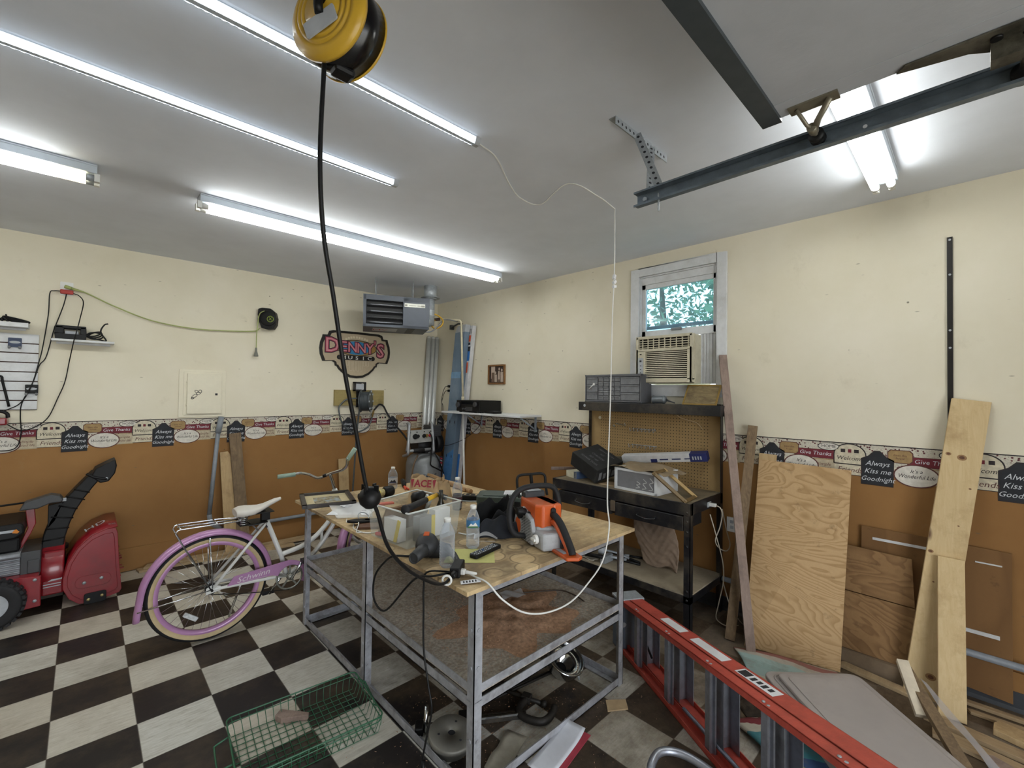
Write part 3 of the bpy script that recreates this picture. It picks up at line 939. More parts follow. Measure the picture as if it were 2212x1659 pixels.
# unit heater in the corner
ht = thing('unit_heater', 'dark grey louvred unit heater hung from the ceiling in the corner', 'heater', (-1.1, -.75, 2.31))
HM = fr((-1.474, -.80, 2.31), (.62, -.29, 0), (0, 0, 1))
HG = mat('slate_enamel', '#3d424b', .45, .2, .08)
Wd, Hh, Dp = .685, .335, .50
mb = MB()
mb.box(0, .02, 0, Wd, Dp, .01, 0, HM); mb.box(0, .02, Hh - .01, Wd, Dp, Hh, 0, HM); mb.box(0, .02, 0, .01, Dp, Hh, 0, HM); mb.box(Wd - .01, .02, 0, Wd, Dp, Hh, 0, HM); mb.box(0, Dp - .01, 0, Wd, Dp, Hh, 0, HM)
mb.box(0, 0, 0, .028, .02, Hh, 0, HM); mb.box(0, 0, 0, Wd, .02, .028, 0, HM); mb.box(0, 0, Hh - .055, Wd, .02, Hh, 0, HM); mb.box(.405, 0, 0, Wd, .02, Hh, 0, HM)
mb.build('casing', HG, ht, bevel=.004)
mb = MB(); mb.box(.012, .055, .012, .42, .06, Hh - .02, 0, HM); mb.build('shade_backing', BLACK, ht)  # black sheet paints in the shade of the gaps between the louvres
LOUV = mat('louvre_steel', '#7b7e84', .3, .7)
for i, z in enumerate((.235, .165, .10, .048)):
    mb = MB()
    mb.add([HM @ Vector(q) for q in ((.035, .005, z - .012), (.405, .005, z - .012), (.405, .05, z + .006), (.035, .05, z + .006), (.07, .018, z - .004), (.405, .0, z + .008))], [(0, 1, 2, 3)])
    mb.tube([(.05, .02, z), (.08, .012, z), (.40, .008, z)], [.003, .007, .007], 10, 0, HM)
    mb.build('louvre', LOUV if i != 2 else DGREY, ht)
mb = MB(); mb.box(.42, -.0015, Hh - .105, .64, 0, Hh - .065, 0, HM)
for (a, b2, w) in ((.425, .45, .02), (.47, .54, .006), (.56, .6, .006), (.6, .635, .02)): mb.box(a, -.002, Hh - .088 - w / 2, b2, -.0015, Hh - .088 + w / 2, 1, HM)
mb.build('data_plate', [mat('bright_plate', '#d4d4ca', .4), mat('grey_print', '#7e7d74', .6)], ht)
mb = MB(); mb.box(.10, .12, -.001, .36, .36, 0, 0, HM); mb.text('MV', .12, HM @ Matrix.Translation((.18, .24, -.002)) @ Matrix.Rotation(PI, 4, 'X'), 1); mb.box(.46, .06, -.002, .54, .44, 0, 2, HM)
mb.build('underside_labels', [LGREY, REDSTK, BLACK], ht)
for (a, b2) in ((.12, .1), (.52, .1), (.14, .42), (.54, .42)):
    mb = MB(); q = HM @ Vector((a, b2, Hh)); mb.cyl(q, (q.x, q.y, HC), .004, 8); mb.cyl(q, q + Vector((0, 0, .016)), .009, 8); mb.build('hanger_rod', GALV, ht)
mb = MB(); q = HM @ Vector((Wd + .055, .30, .12)); mb.cyl((q.x, q.y, 2.40), (q.x, q.y, 2.72), .05, 20); mb.cyl((q.x, q.y, 2.70), (q.x, q.y, HC), .075, 24); mb.cyl((q.x, q.y, 2.715), (q.x, q.y, 2.722), .11, 24)
for z in (2.5, 2.58, 2.66): mb.cyl((q.x, q.y, z), (q.x, q.y, z + .008), .053, 20)
mb.tube([(q.x - .09, q.y, 2.43), (q.x, q.y, 2.43)], .05, 14)
mb.build('flue_pipe', GALV, ht)
mb = MB(); q = HM @ Vector((Wd, .30, .2)); mb.tube(spline([q, q + Vector((.10, -.05, .02)), q + Vector((.20, -.06, -.03)), q + Vector((.20, -.04, -.10)), q + Vector((.12, -.02, -.14)), q + Vector((.09, .02, -.08)), q + Vector((.2, .1, -.02))]), .009, 8); mb.build('gas_hose', mat('yellow_gas_hose', '#c49a2c', .5), ht)
mb = MB(); q = HM @ Vector((Wd - .02, .25, 0)); mb.tube(spline([q, q + Vector((.1, -.02, .02)), q + Vector((.24, 0, .14)), q + Vector((.33, .04, .19)), q + Vector((.55, .1, .2))]), .008, 8); mb.build('conduit', GREY, ht)

# gas pipe: along to the right wall and down to the shelf
gp = thing('gas_pipe', 'cream painted pipe elbowing down the corner of the right wall', 'pipe', (-.2, -.85, 0))
CPIPE = mat('cream_pipe_paint', '#d2c9ac', .5)
mb = MB(); mb.tube(spline([(-.40, -.62, 2.53), (-.26, -.76, 2.522), (-.212, -.80, 2.515), (-.20, -.815, 2.48)], 5) + [(-.20, -.871, 1.534)], .0125, 12)
mb.cyl((-.20, -.869, 1.57), (-.20, -.871, 1.52), .019, 12); mb.build('riser', CPIPE, gp)
mb = MB(); mb.cyl((-.20, -.871, 1.52), (-.20, -.945, .0), .0125, 12); mb.build('lower_pipe', WHITE, gp)
mb = MB(); mb.tube([(-.04, -.40, 2.49), (-.05, -.55, 2.52), (-.05, -.64, 2.51)], .011, 8); mb.box(-.05, -.40, 2.46, -.003, -.36, 2.52); mb.build('shutoff_handle', DGREY, gp)
mb = MB(); mb.tube(spline([(-.50, -.57, 2.52), (-.45, -.59, 2.52), (-.39, -.63, 2.53)]), [.012] * 8 + [.018] * 9, 10); mb.build('union', mat('rusty_iron', '#4a342c', .7, .3), gp)
# ================================================================ BACK WALL
# slatwall panel with two hangers
sw = thing('slatwall', 'white grooved slatwall panel on the wall at the left edge', 'slatwall', (-4.0, 0, 1.442))
mb = MB()
x0, x1 = -4.75, -3.837
mb.box(x0, -.008, 1.442, x1, -.002, 2.044, 1)
zs = [1.442 + .0752 * i for i in range(9)]
for i in range(8):
    mb.box(x0, -.02, zs[i] + .005, x1, -.008, zs[i + 1] - .004 if i < 7 else 2.044)
mb.build('panel', [WHITEP, mat('groove_brown', '#4a342c', .8)], sw)
def hanger(name, lab, x, z, col):
    t = thing(name, lab, 'hanger', (x, -.02, z), 'display brackets on the slatwall')
    mb = MB(); F = wallB(x, z, -.021)
    mb.prism(rrect(-.036, 0, .036, .072, .004), 0, .012, 0, F)
    for k in (.012, .058): mb.box(-.034, k, .012, .034, k + .006, .016, 0, F)
    mb.build('plate', col, t)
    mb = MB(); mb.flat(ellipse(0, .038, .03, .01), .0125, 0, F); mb.build('badge', LGREY, t)
    for s in (-.028, .028):
        mb = MB(); mb.tube([(s, -.004, .004), (s, -.008, .03), (s, .004, .036)], .008, 8, 0, F); mb.build('hook', GREY, t)
hanger('slatwall_bracket', 'blue bracket with an oval badge on the upper part of the slatwall', -3.965, 1.936, mat('blue_plastic', '#2b3a58', .5))
hanger('slatwall_bracket', 'black bracket with an oval badge low on the right edge of the slatwall', -3.868, 1.572, BLACK)
mb = MB(); mb.tube(spline([(-4.06, -.025, 1.63), (-4.045, -.045, 1.70), (-4.025, -.05, 1.70), (-4.02, -.045, 1.66), (-3.985, -.03, 1.47)]), .008, 8)
tag(mb.build('wall_hook', BLACK), 'black bent rod hanging on the slatwall below the blue bracket', 'hook')
# red and black clamp light at the left edge
t = thing('jump_pack', 'red and black handled case against the wall under the slatwall', 'battery pack', (-4.05, -.06, 1.33))
mb = MB(); mb.box(-4.20, -.11, 1.33, -3.985, -.005, 1.385); mb.build('body', RED, t, bevel=.012)
mb = MB(); mb.tube(spline([(-4.2, -.06, 1.43), (-4.05, -.06, 1.438), (-3.995, -.06, 1.42), (-3.985, -.06, 1.385)]), .012, 8); mb.build('handle', BLACK, t)

# small shelves
sh = thing('wall_shelf', 'small white wall shelf holding the black radio', 'shelf', (-3.575, 0, 1.99), 'small white wall shelves')
mb = MB(); mb.box(-3.765, -.14, 2.0, -3.388, 0, 2.018); mb.build('shelf_board', WHITEP, sh, bevel=.002)
mb = MB(); mb.box(-3.74, -.02, 1.985, -3.41, 0, 2.0); mb.build('wall_cleat', WHITEP, sh)
sh = thing('wall_shelf', 'small white wall shelf with cable tangle above the slatwall', 'shelf', (-4.0, 0, 2.09), 'small white wall shelves')
mb = MB(); mb.box(-4.30, -.15, 2.085, -3.89, 0, 2.12); mb.build('shelf_board', WHITEP, sh, bevel=.002)
mb = MB(); mb.box(-4.28, -.02, 2.07, -3.91, 0, 2.085); mb.build('wall_cleat', WHITEP, sh)
mb = MB()
rg = random.Random(3)
for k in range(5):
    mb.tube(spline([(-4.12 + .03 * k, -.05 - .012 * k, 2.126), (-4.02, -.06 - .01 * k, 2.14 + .006 * k), (-3.95 + .01 * k, -.07, 2.127 + .004 * k), (-3.885, -.09 - .008 * k, 2.128)]), .006, 6)
mb.tube([(-4.0, -.06, 2.13), (-4.015, -.05, 2.185)], .005, 6)
tag(mb.build('cable_tangle', BLACK), 'black cable tangle lying on the upper left wall shelf', 'cable')
rd = thing('battery_charger', 'black charger with a handle and coiled lead on the white wall shelf', 'charger', (-3.65, -.07, 2.018))
mb = MB()
mb.box(-3.745, -.12, 2.018, -3.565, -.02, 2.062); mb.box(-3.745, -.12, 2.062, -3.695, -.02, 2.125); mb.box(-3.60, -.12, 2.062, -3.565, -.02, 2.125); mb.box(-3.745, -.12, 2.105, -3.565, -.02, 2.13)
mb.build('body', BLACK, rd, bevel=.005)
mb = MB(); mb.box(-3.69, -.09, 2.062, -3.61, -.03, 2.088); mb.build('meter_panel', LGREY, rd)
mb = MB()
for k in range(3): mb.tube(spline([(-3.51 + (.05 - .006 * k) * math.cos(a * .785) , -.09 + .01 * k, 2.062 + .008 * k + (.028 - .003 * k) * math.sin(a * .785 + .4 * k)) for a in range(8)], 4, True), .0055, 6, closed=True)
mb.tube(spline([(-3.56, -.09, 2.05), (-3.48, -.1, 2.03), (-3.44, -.09, 2.028), (-3.475, -.08, 2.1), (-3.455, -.08, 2.16), (-3.43, -.08, 2.175)]), .0055, 6)
mb.build('coiled_lead', BLACK, rd)

# outlet with red splitter, cords
ol = thing('wall_outlet', 'white wall outlet with a red three-way adapter high on the left wall', 'outlet', (-3.688, 0, 2.39))
mb = MB(); mb.prism(rrect(-3.728, 2.388, -3.65, 2.5, .006), .0, .006, 0, fr((0, 0, 0), (1, 0, 0), (0, -1, 0))); mb.build('cover_plate', WHITE, ol)
mb = MB(); mb.box(-3.727, -.04, 2.398, -3.648, -.006, 2.432); mb.build('adapter', mat('red_adapter', '#a3281f', .5), ol, bevel=.006)
gc = thing('extension_cord', 'green extension cord sagging along the wall from the outlet to the black reel', 'power cord', (-3.0, -.03, 2.2))
GREENC = mat('lime_cord', '#a3ac6c', .5)
mb = MB(); mb.tube(spline([(-3.687, -.035, 2.456), (-3.575, -.04, 2.425), (-3.383, -.035, 2.334), (-3.128, -.03, 2.243), (-2.814, -.03, 2.205), (-2.506, -.03, 2.215), (-2.30, -.03, 2.235), (-2.25, -.04, 2.27)]), .0055, 8); mb.build('cable', GREENC, gc)
mb = MB(); mb.cyl((-3.70, -.03, 2.46), (-3.66, -.036, 2.447), .014, 10); mb.cyl((-3.66, -.036, 2.447), (-3.59, -.04, 2.43), .011, 10, r2=.007); mb.build('plug', GREENC, gc)
def wcordset(lab, pts, r=.0036):
    mb = MB(); mb.tube(spline(pts), r, 8)
    return tag(mb.build('charger_lead', BLACK), lab, 'power cord')
wcordset('leftmost black lead, running from the red adapter down across the slatwall', [(-3.727, -.025, 2.417), (-3.76, -.02, 2.415), (-3.785, -.016, 2.39), (-3.79, -.016, 2.214), (-3.815, -.02, 1.95), (-3.832, -.026, 1.834), (-3.87, -.045, 1.628), (-3.925, -.028, 1.499), (-3.996, -.026, 1.445), (-4.1, -.02, 1.39)])
wcordset('middle black lead dropping from the adapter behind the charger to the border', [(-3.688, -.03, 2.40), (-3.705, -.022, 2.30), (-3.742, -.012, 2.15), (-3.755, -.012, 2.10), (-3.794, -.012, 1.874), (-3.831, -.022, 1.797), (-3.862, -.045, 1.66), (-3.917, -.03, 1.499), (-3.925, -.012, 1.389), (-3.919, -.012, 1.243), (-3.955, -.012, 1.136), (-4.1, -.012, 1.13)])
wcordset('rightmost black lead hanging in front of the charger and curling under the slatwall', [(-3.65, -.025, 2.41), (-3.612, -.02, 2.394), (-3.587, -.03, 2.339), (-3.604, -.14, 2.19), (-3.625, -.148, 2.06), (-3.636, -.148, 2.001), (-3.66, -.04, 1.844), (-3.683, -.014, 1.67), (-3.721, -.012, 1.536), (-3.77, -.012, 1.385), (-3.833, -.012, 1.312), (-3.92, -.012, 1.28), (-4.006, -.012, 1.338), (-4.1, -.012, 1.37)])
# black retractable reel on the wall
rl = thing('wall_cord_reel', 'black retractable cord reel on the wall with a green emblem', 'cord reel', (-2.165, 0, 2.25))
F = fr((-2.175, -.05, 2.372), (.86, -.5, 0), (-.5, -.86, 0))
mb = MB(); mb.prism([(-.085, .10), (-.05, .112), (.03, .108), (.075, .07), (.09, .01), (.085, -.06), (.06, -.105), (0, -.112), (-.05, -.098), (-.075, -.04), (-.09, .04)], -.04, .05, 0, F)
mb.lathe([(.08, .05), (.076, .058), (.03, .06), (0, .06)], 28, 0, F @ Matrix.Translation((.01, 0, 0))); mb.box(-2.23, -.05, 2.28, -2.12, 0, 2.46)
mb.build('case', BLACK, rl, bevel=.006)
mb = MB(); M2 = F @ Matrix.Translation((.035, -.005, .061))
mb.tube([(.03 * math.cos(k * PI / 12), .03 * math.sin(k * PI / 12), 0) for k in range(24)], .003, 6, 0, M2, closed=True)
mb.text('X', .045, M2 @ Matrix.Translation((0, 0, .001)))
mb.build('emblem', mat('lime_print', '#8fa43a', .5), rl)
mb = MB(); mb.tube(spline([(-2.225, -.09, 2.45), (-2.262, -.08, 2.42), (-2.272, -.06, 2.36), (-2.282, -.05, 2.2), (-2.284, -.05, 2.06)]), .0045, 8); mb.build('pull_cord', GREENC, rl)
mb = MB(); mb.lathe([(.009, .09), (.011, .055), (.022, .01), (.022, 0)], 12, 0, Matrix.Translation((-2.284, -.05, 1.97))); mb.build('socket_end', mat('smoke_grey_socket', '#77786f', .5), rl)

# breaker panel
pn = thing('breaker_panel', 'cream painted breaker panel with a small door set in the wall', 'electrical panel', (-2.727, 0, 1.35))
PC = mat('panel_cream', '#dfd8c2', .55, var=.03)
mb = MB(); F = fr((0, 0, 0), (1, 0, 0), (0, -1, 0))
mb.prism(rrect(-2.92, 1.352, -2.538, 1.815, .012), 0, .010, 0, F); mb.prism(rrect(-2.885, 1.372, -2.566, 1.79, .006), .010, .016, 0, F); mb.build('cover', PC, pn, bevel=.002)
mb = MB(); mb.prism(rrect(-2.858, 1.385, -2.58, 1.772, .004), .012, .032, 0, F); mb.build('door', PC, pn, bevel=.002)
mb = MB(); mb.box(-2.645, -.034, 1.555, -2.585, -.032, 1.59, 0); mb.box(-2.632, -.035, 1.563, -2.612, -.034, 1.583, 1); mb.build('latch', [PC, INK], pn)
for z in (1.47, 1.69):
    mb = MB(); mb.cyl((-2.860, -.02, z - .012), (-2.860, -.02, z + .012), .004, 8); mb.build('hinge', PC, pn)
mb = MB()
for (cx, cz, a, b2, ph) in ((-2.80, 1.555, .028, .012, .7), (-2.77, 1.58, .018, .010, .4), (-2.755, 1.60, .012, .016, 0), (-2.785, 1.60, .010, .014, .9), (-2.815, 1.535, .012, .008, .2)):
    mb.tube([(cx + a * math.cos(k * PI / 6) * math.cos(ph) - b2 * math.sin(k * PI / 6) * math.sin(ph), -.0335, cz + a * math.cos(k * PI / 6) * math.sin(ph) + b2 * math.sin(k * PI / 6) * math.cos(ph)) for k in range(12)], .0022, 5, closed=True)
mb.build('doodle_sticker', INK, pn)
for (x, z) in ((-2.905, 1.365), (-2.552, 1.365), (-2.905, 1.80), (-2.552, 1.80)):
    mb = MB(); mb.cyl((x, -.006, z), (x, -.009, z), .006, 8); mb.build('screw', GREY, pn)

# shop sign, cut-out board
sg = thing('shop_sign', 'cut-out music shop sign with black edge on the back wall', 'sign', (-1.18, 0, 1.778))
SX, SZ = -1.178, 2.07
half = [(0, .272), (.29, .268), (.335, .255), (.352, .21), (.41, .207), (.415, .18), (.438, .12), (.447, .05), (.44, -.02), (.415, -.085), (.41, -.10), (.30, -.095), (.268, -.115), (.262, -.15), (.245, -.15), (.22, -.19), (.16, -.245), (.08, -.285), (0, -.293)]
out = half + [(-x, z) for x, z in reversed(half[1:-1])]
F = fr((SX, 0, SZ), (1, 0, .006), (0, -1, 0))
mb = MB(); mb.prism(out, 0, .014, 0, F); mb.build('backing', mat('sign_black', '#17120f', .4), sg)
inn = [(x * .925, z * .90 - .001) for x, z in out]
mb = MB(); mb.prism(inn, .0142, .016, 0, F); mb.build('face', mat('sign_tan', '#b9a98f', .5, var=.05), sg)
mb = MB()
mb.flat(ellipse(0, .075, .26, .098, 36), .0164, 0, F); mb.flat(ellipse(0, .075, .25, .09, 36), .0168, 1, F); mb.flat(ellipse(-.01, .075, .18, .082, 36), .0172, 2, F)
for i in range(6): mb.add([(-.14 + .05 * i, -.0 + .012 * i, .0174), (-.135 + .05 * i, -.0 + .012 * i, .0174), (-.06 + .05 * i, .13 - .006 * i, .0174), (-.065 + .05 * i, .13 - .006 * i, .0174)], [(0, 1, 2, 3)], 3, F)
mb.build('oval_emblem', [INK, mat('sign_gold', '#a07f3c', .5), mat('sign_blue', '#2a7db0', .5), NAVY], sg, recalc=False)
def letters(mi, off, z):
    mb = MB()
    for ch, cx, cz, sz, sxx in (('D', -.302, .085, .235, 1.0), ('E', -.165, .078, .175, 1.0), ('N', -.055, .075, .17, .95), ('N', .06, .072, .17, .95), ('Y', .168, .07, .18, .95), ("'", .235, .11, .16, 1.0), ('S', .31, .05, .235, .95)):
        mb.text(ch, sz, F @ Matrix.Translation((cx, cz, z)), 0, sx=sxx, off=off)
    return mb
letters(0, .075, .0176).build('letter_shadow', mat('sign_letter_navy', '#17142a', .5), sg, recalc=False)
letters(0, .04, .0181).build('letter_edge', mat('sign_letter_crimson', '#8f2140', .5), sg, recalc=False)
letters(0, .0, .0186).build('letter_face', mat('sign_letter_pink', '#cf8a92', .5), sg, recalc=False)
mb = MB(); mb.prism(rrect(-.245, -.075, .235, -.018, .027), .0162, .0175, 0, F); mb.build('lower_banner', mat('sign_banner_black', '#120e0d', .5), sg)
mb = MB()
for i, ch in enumerate('MUSIC'): mb.text(ch, .058, F @ Matrix.Translation((-.165 + .083 * i, -.048, .018)), 0, sx=1.5, off=.01)
mb.build('banner_lettering', mat('sign_white', '#d9d9d5', .5), sg, recalc=False)
mb = MB()
def keybox(x, zt, w, h):
    for (a, b2, c2, d2) in ((x, zt - h, x + .003, zt), (x + w - .003, zt - h, x + w, zt), (x, zt - h, x + w, zt - h + .003)):
        mb.box(a, b2, .0162, c2, d2, .0168, 0, F)
for i, h in enumerate((.055, .12, .12, .12, .12, .055, .055)): keybox(-.13 + i * .043, -.085, .03, h)
for i in range(9):
    a = 2.2 - i * .155
    mb.box(-.012, -.013, .0162, .012, .013, .0166, 0, F @ Matrix.Translation((.30 * math.cos(a) * .75, .06 + .145 * math.sin(a), 0)))
mb.build('piano_keys', mat('sign_cream_line', '#d6cbb2', .5), sg)

# hose reel on its mounting board
bd = tag(MB().box(-1.447, -.04, 1.446, -.82, 0, 1.634).build('mounting_board', wood('treated_board', '#8d7c4c', '#a3925f', '#6f6238', (1, 14, 14), 3), bevel=.004), 'greenish timber mounting board behind the hose reel', 'board')
hr = thing('hose_reel', 'grey air hose reel on the timber board under the sign', 'hose reel', (-1.12, -.04, 1.36))
mb = MB(); F = wallB(-1.158, 1.675, -.075)
for (a, b2, c2, d2) in ((-.075, .04, .075, .056), (-.075, -.056, .075, -.04), (-.075, -.056, -.057, .056), (.057, -.056, .075, .056)): mb.box(a, b2, -.03, c2, d2, .012, 0, F)
mb.box(-.03, -.25, -.034, .03, .04, -.02, 0, F)
mb.build('guide_frame', BLACKM, hr)
mb = MB(); mb.box(-.05, -.035, -.005, .05, .035, .004, 0, F); mb.build('guide_plate', LGREY, hr)
C = Vector((-1.12, -.16, 1.50)); A = fr(C, (0, 0, 1), (1, -.75, 0))
HREEL = mat('reel_grey_steel', '#5b6164', .4, .5)
mb = MB(); mb.lathe([(.055, -.06), (.135, -.06), (.135, -.054), (.05, -.05), (.05, .05), (.135, .054), (.135, .06), (.055, .06)], 32, 0, A); mb.build('spool', HREEL, hr)
mb = MB()
for k in range(14): mb.tube([(.112 * math.cos(j * PI / 10), .112 * math.sin(j * PI / 10), -.044 + k * .0068) for j in range(20)], .0045, 6, 0, A, closed=True)
mb.build('wound_hose', mat('hose_grey', '#3f4549', .45), hr)
for a in range(8):
    mb = MB(); an = a * PI / 4
    mb.box(.118 * math.cos(an) - .010, .118 * math.sin(an) - .010, .058, .118 * math.cos(an) + .010, .118 * math.sin(an) + .010, .07, 0, A); mb.build('rim_lug', GALV, hr)
hs = thing('air_hose', 'dark air hose looping below the reel and over to the compressor', 'hose', (-.9, -.1, .84))
mb = MB(); mb.tube(spline([(-1.20, -.10, 1.535), (-1.314, -.07, 1.521), (-1.39, -.06, 1.45), (-1.403, -.06, 1.385), (-1.36, -.06, 1.24), (-1.27, -.06, 1.145), (-1.17, -.06, 1.125), (-1.06, -.06, 1.165), (-1.005, -.06, 1.235), (-.985, -.06, 1.30)]), .009, 8); mb.build('grey_loop', HREEL, hs)
mb = MB(); mb.cyl((-.985, -.06, 1.30), (-.962, -.06, 1.385), .009, 8); mb.cyl((-.975, -.06, 1.335), (-.967, -.06, 1.365), .012, 6); mb.build('brass_coupling', GOLD, hs)
mb = MB(); mb.tube(spline([(-.962, -.06, 1.385), (-.92, -.06, 1.43), (-.884, -.06, 1.457), (-.835, -.065, 1.43), (-.79, -.08, 1.34), (-.72, -.16, 1.20), (-.62, -.3, 1.0), (-.66, -.38, .86)]), .011, 8); mb.build('black_run', BLACKR, hs)
mb = MB(); mb.tube(spline([(-1.18, -.16, 1.62), (-1.205, -.20, 1.50), (-1.21, -.14, 1.2), (-1.225, -.12, .8), (-1.24, -.10, .3)]), .010, 8); mb.build('hanging_end', HREEL, hs)

# conduit from the panel, elbow and run along the wall
cd = thing('pvc_conduit', 'grey plastic conduit leaning down from the panel with elbow and run along the wall', 'pipe', (-2.6, -.08, .2))
PVC = mat('grey_pvc', '#7f858c', .5)
mb = MB(); mb.cyl((-2.575, -.035, 1.35), (-2.603, -.05, 1.19), .026, 14); mb.build('slip_joint', PVC, cd)
mb = MB(); mb.cyl((-2.603, -.05, 1.19), (-2.668, -.10, .41), .019, 14); mb.build('down_pipe', PVC, cd)
mb = MB(); mb.tube(spline([(-2.668, -.10, .41), (-2.66, -.10, .36), (-2.63, -.085, .30), (-2.56, -.05, .245)], 5), .021, 12); mb.build('elbow', PVC, cd)
mb = MB(); mb.cyl((-2.57, -.047, .232), (-.5, -.045, .222), .019, 12); mb.build('wall_run', PVC, cd)
mb = MB(); mb.cyl((-.045, -.3, .235), (-.045, -7.2, .245), .019, 12)
tag(mb.build('wall_conduit', PVC), 'grey conduit low along the right wall, seen beyond the boards', 'pipe')

# ---------------------------------------------------------------- leaning scraps
OLDW = wood('weathered_wood', '#5d4c3a', '#8a7355', '#443629', (16, 16, 1.0), 3)
NEWW = wood('raw_wood', '#a88c62', '#bfa57c', '#86694a', (14, 14, .8), 3)
PALEW = wood('pale_stud_wood', '#c0a578', '#d0b98e', '#a2855a', (16, 16, .7), 3, knots=True)
GREYW = wood('greyed_stud_wood', '#7d6a60', '#988478', '#5e4f47', (16, 16, .9), 3)
FLATW = wood('flat_scrap_wood', '#9c8564', '#b49c78', '#77624a', (1.0, 14, 14), 3)


def plank(name, label, cat, bot, top, w, th, wdir, m, bev=.002, notch=None, group=None, kn=()):
    """board from the bottom centre to the top centre; wdir = direction of its width"""
    b, t = Vector(bot), Vector(top)
    z = (t - b).normalized(); X = Vector(wdir); X = (X - z * X.dot(z)).normalized(); Y = z.cross(X)
    L = (t - b).length
    M = Matrix.Identity(4)
    for i in range(3): M[i][0], M[i][1], M[i][2], M[i][3] = X[i], z[i], -Y[i], b[i]
    poly = [(-w / 2, 0), (w / 2, 0), (w / 2, L), (-w / 2, L)]
    if notch: poly = [(px * w, py * L) for px, py in notch]
    mb = MB(); mb.prism(poly, -th / 2, th / 2, 0, M)
    zf = th / 2 + .0006 if (M.to_3x3() @ Vector((0, 0, 1))).dot(Vector((-3.57, -5.24, 1.6)) - b) > 0 else -th / 2 - .0006
    for (kx, ky, kr) in kn:
        mb.flat(ellipse(kx, ky, kr, kr * .8, 14), zf, 1, M); mb.flat(ellipse(kx, ky, kr * .55, kr * .45, 12), zf * 1.02, 2, M)
    return tag(mb.build(name, [m, KNOT, KNOTD] if kn else m, bevel=bev), label, cat, group)


KNOT = mat('knot_ring', '#8f6d49', .75, var=.2, scale=40); KNOTD = mat('knot_core', '#5e3d29', .75, var=.3, scale=40)
plank('scrap_board', 'short pale board with a chamfered top beside the grey conduit', 'board', (-2.475, -.16, 0.008), (-2.52, -.03, 1.0), .125, .02, (1, 0, 0), NEWW, notch=[(-.5, 0), (.5, 0), (.5, .85), (.32, .94), (.05, 1), (-.5, 1)], group='boards leaning on the back wall')
plank('scrap_board', 'taller rough brown board leaning right of the chamfered pale one', 'board', (-2.375, -.17, 0.012), (-2.455, -.03, 1.18), .105, .03, (1, 0, 0), OLDW, group='boards leaning on the back wall')
plank('scrap_board', 'raw board leaning on the back wall behind the bicycle handlebar', 'board', (-1.32, -.12, 0.006), (-1.33, -.03, .815), .115, .02, (1, 0, 0), NEWW, group='boards leaning on the back wall')
def flatboard(name, label, poly, z0, th, m, cat='board', group=None, bev=.002):
    mb = MB(); mb.prism(poly, z0, z0 + th); return tag(mb.build(name, m, bevel=bev), label, cat, group)
flatboard('floor_plank', 'lower pale plank with angled end, flat on the tiles along the back wall', [(-3.185, -.145), (-1.95, -.33), (-1.94, -.22), (-3.2, -.06)], 0.0, .018, FLATW, group='planks lying along the back wall')
flatboard('floor_plank', 'upper pale plank with angled end, stacked on the plank along the back wall', [(-3.155, -.13), (-1.75, -.27), (-1.74, -.15), (-3.12, -.045)], 0.019, .018, FLATW, group='planks lying along the back wall')
# ================================================================ SNOW BLOWER
sb = thing('snow_blower', 'red snow blower with a black discharge chute against the left wall', 'snow blower', (-3.6, -.35, 0))
F = fr((0, -.6, 0), (1, 0, 0), (0, -1, 0))         # x, z on the plane y=-.6, extruding toward +/-y
side = [(-3.353, .50), (-3.34, .27), (-3.322, .06), (-3.335, .035), (-3.41, .018), (-3.50, .004), (-3.56, .012), (-3.615, .065), (-3.648, .145), (-3.648, .225), (-3.625, .33), (-3.575, .43), (-3.50, .505), (-3.42, .54), (-3.365, .54)]
mb = MB()
mb.prism(side, -.008, .008, 0, F)
ins = [(-3.487 + (x + 3.487) * .86, .27 + (z - .27) * .88) for x, z in side]
mb.prism(ins, .008, .014, 0, F)
mb.build('side_plate', RED, sb, bevel=.006)
mb = MB(); mb.prism(side, -.56, -.545, 0, F); mb.build('side_plate', RED, sb, bevel=.006)
back = [(-3.355, .545), (-3.42, .54), (-3.50, .505), (-3.575, .43), (-3.625, .33), (-3.648, .225), (-3.648, .145), (-3.615, .065), (-3.56, .012)]
mb = MB()
n = len(back)
vs = [(x, -.592, z) for x, z in back] + [(x, -.055, z) for x, z in back]
mb.add(vs, [(i, i + 1, n + i + 1, n + i) for i in range(n - 1)], 0, None, True)
mb.build('auger_housing', RED, sb, solid=.006)
mb = MB(); mb.prism(rrect(-3.585, .125, -3.385, .215, .044, 8), .014, .017, 0, F)
mb.build('side_embossing', RED, sb, bevel=.003)
for (x, z) in ((-3.535, .165), (-3.44, .178)):
    mb = MB(); mb.lathe([(.012, 0), (.010, .006), (0, .008)], 12, 0, F @ Matrix.Translation((x, z, .017))); mb.build('bolt', GALV, sb)
sk = MB(); sk.prism(rrect(-3.535, -.0, -3.41, .082, .016), .014, .022, 0, F)
sk = sk.build('skid_shoe', BLACK, sb, bevel=.003)
for (x, z) in ((-3.51, .035), (-3.435, .047)):
    mb = MB(); mb.lathe([(.011, 0), (.010, .006), (0, .008)], 12, 0, F @ Matrix.Translation((x, z, .022))); mb.build('bolt', mat('brass_bolt', '#b0a070', .4, .6) if x < -3.5 else bpy.data.materials['brass_bolt'], sk)
mb = MB(); mb.cyl((-3.42, -.58, .2), (-3.42, -.06, .2), .025, 12)
for k in range(40):
    a = k * .5; y = -.57 + k * .0125
    mb.box(.03, -.012, -.003, .13, .012, .003, 0, Matrix.Translation((-3.44, y, .21)) @ Matrix.Rotation(a, 4, 'Y'))
mb.build('auger', RED, sb)
Fd = F @ Matrix.Translation((0, 0, .016))
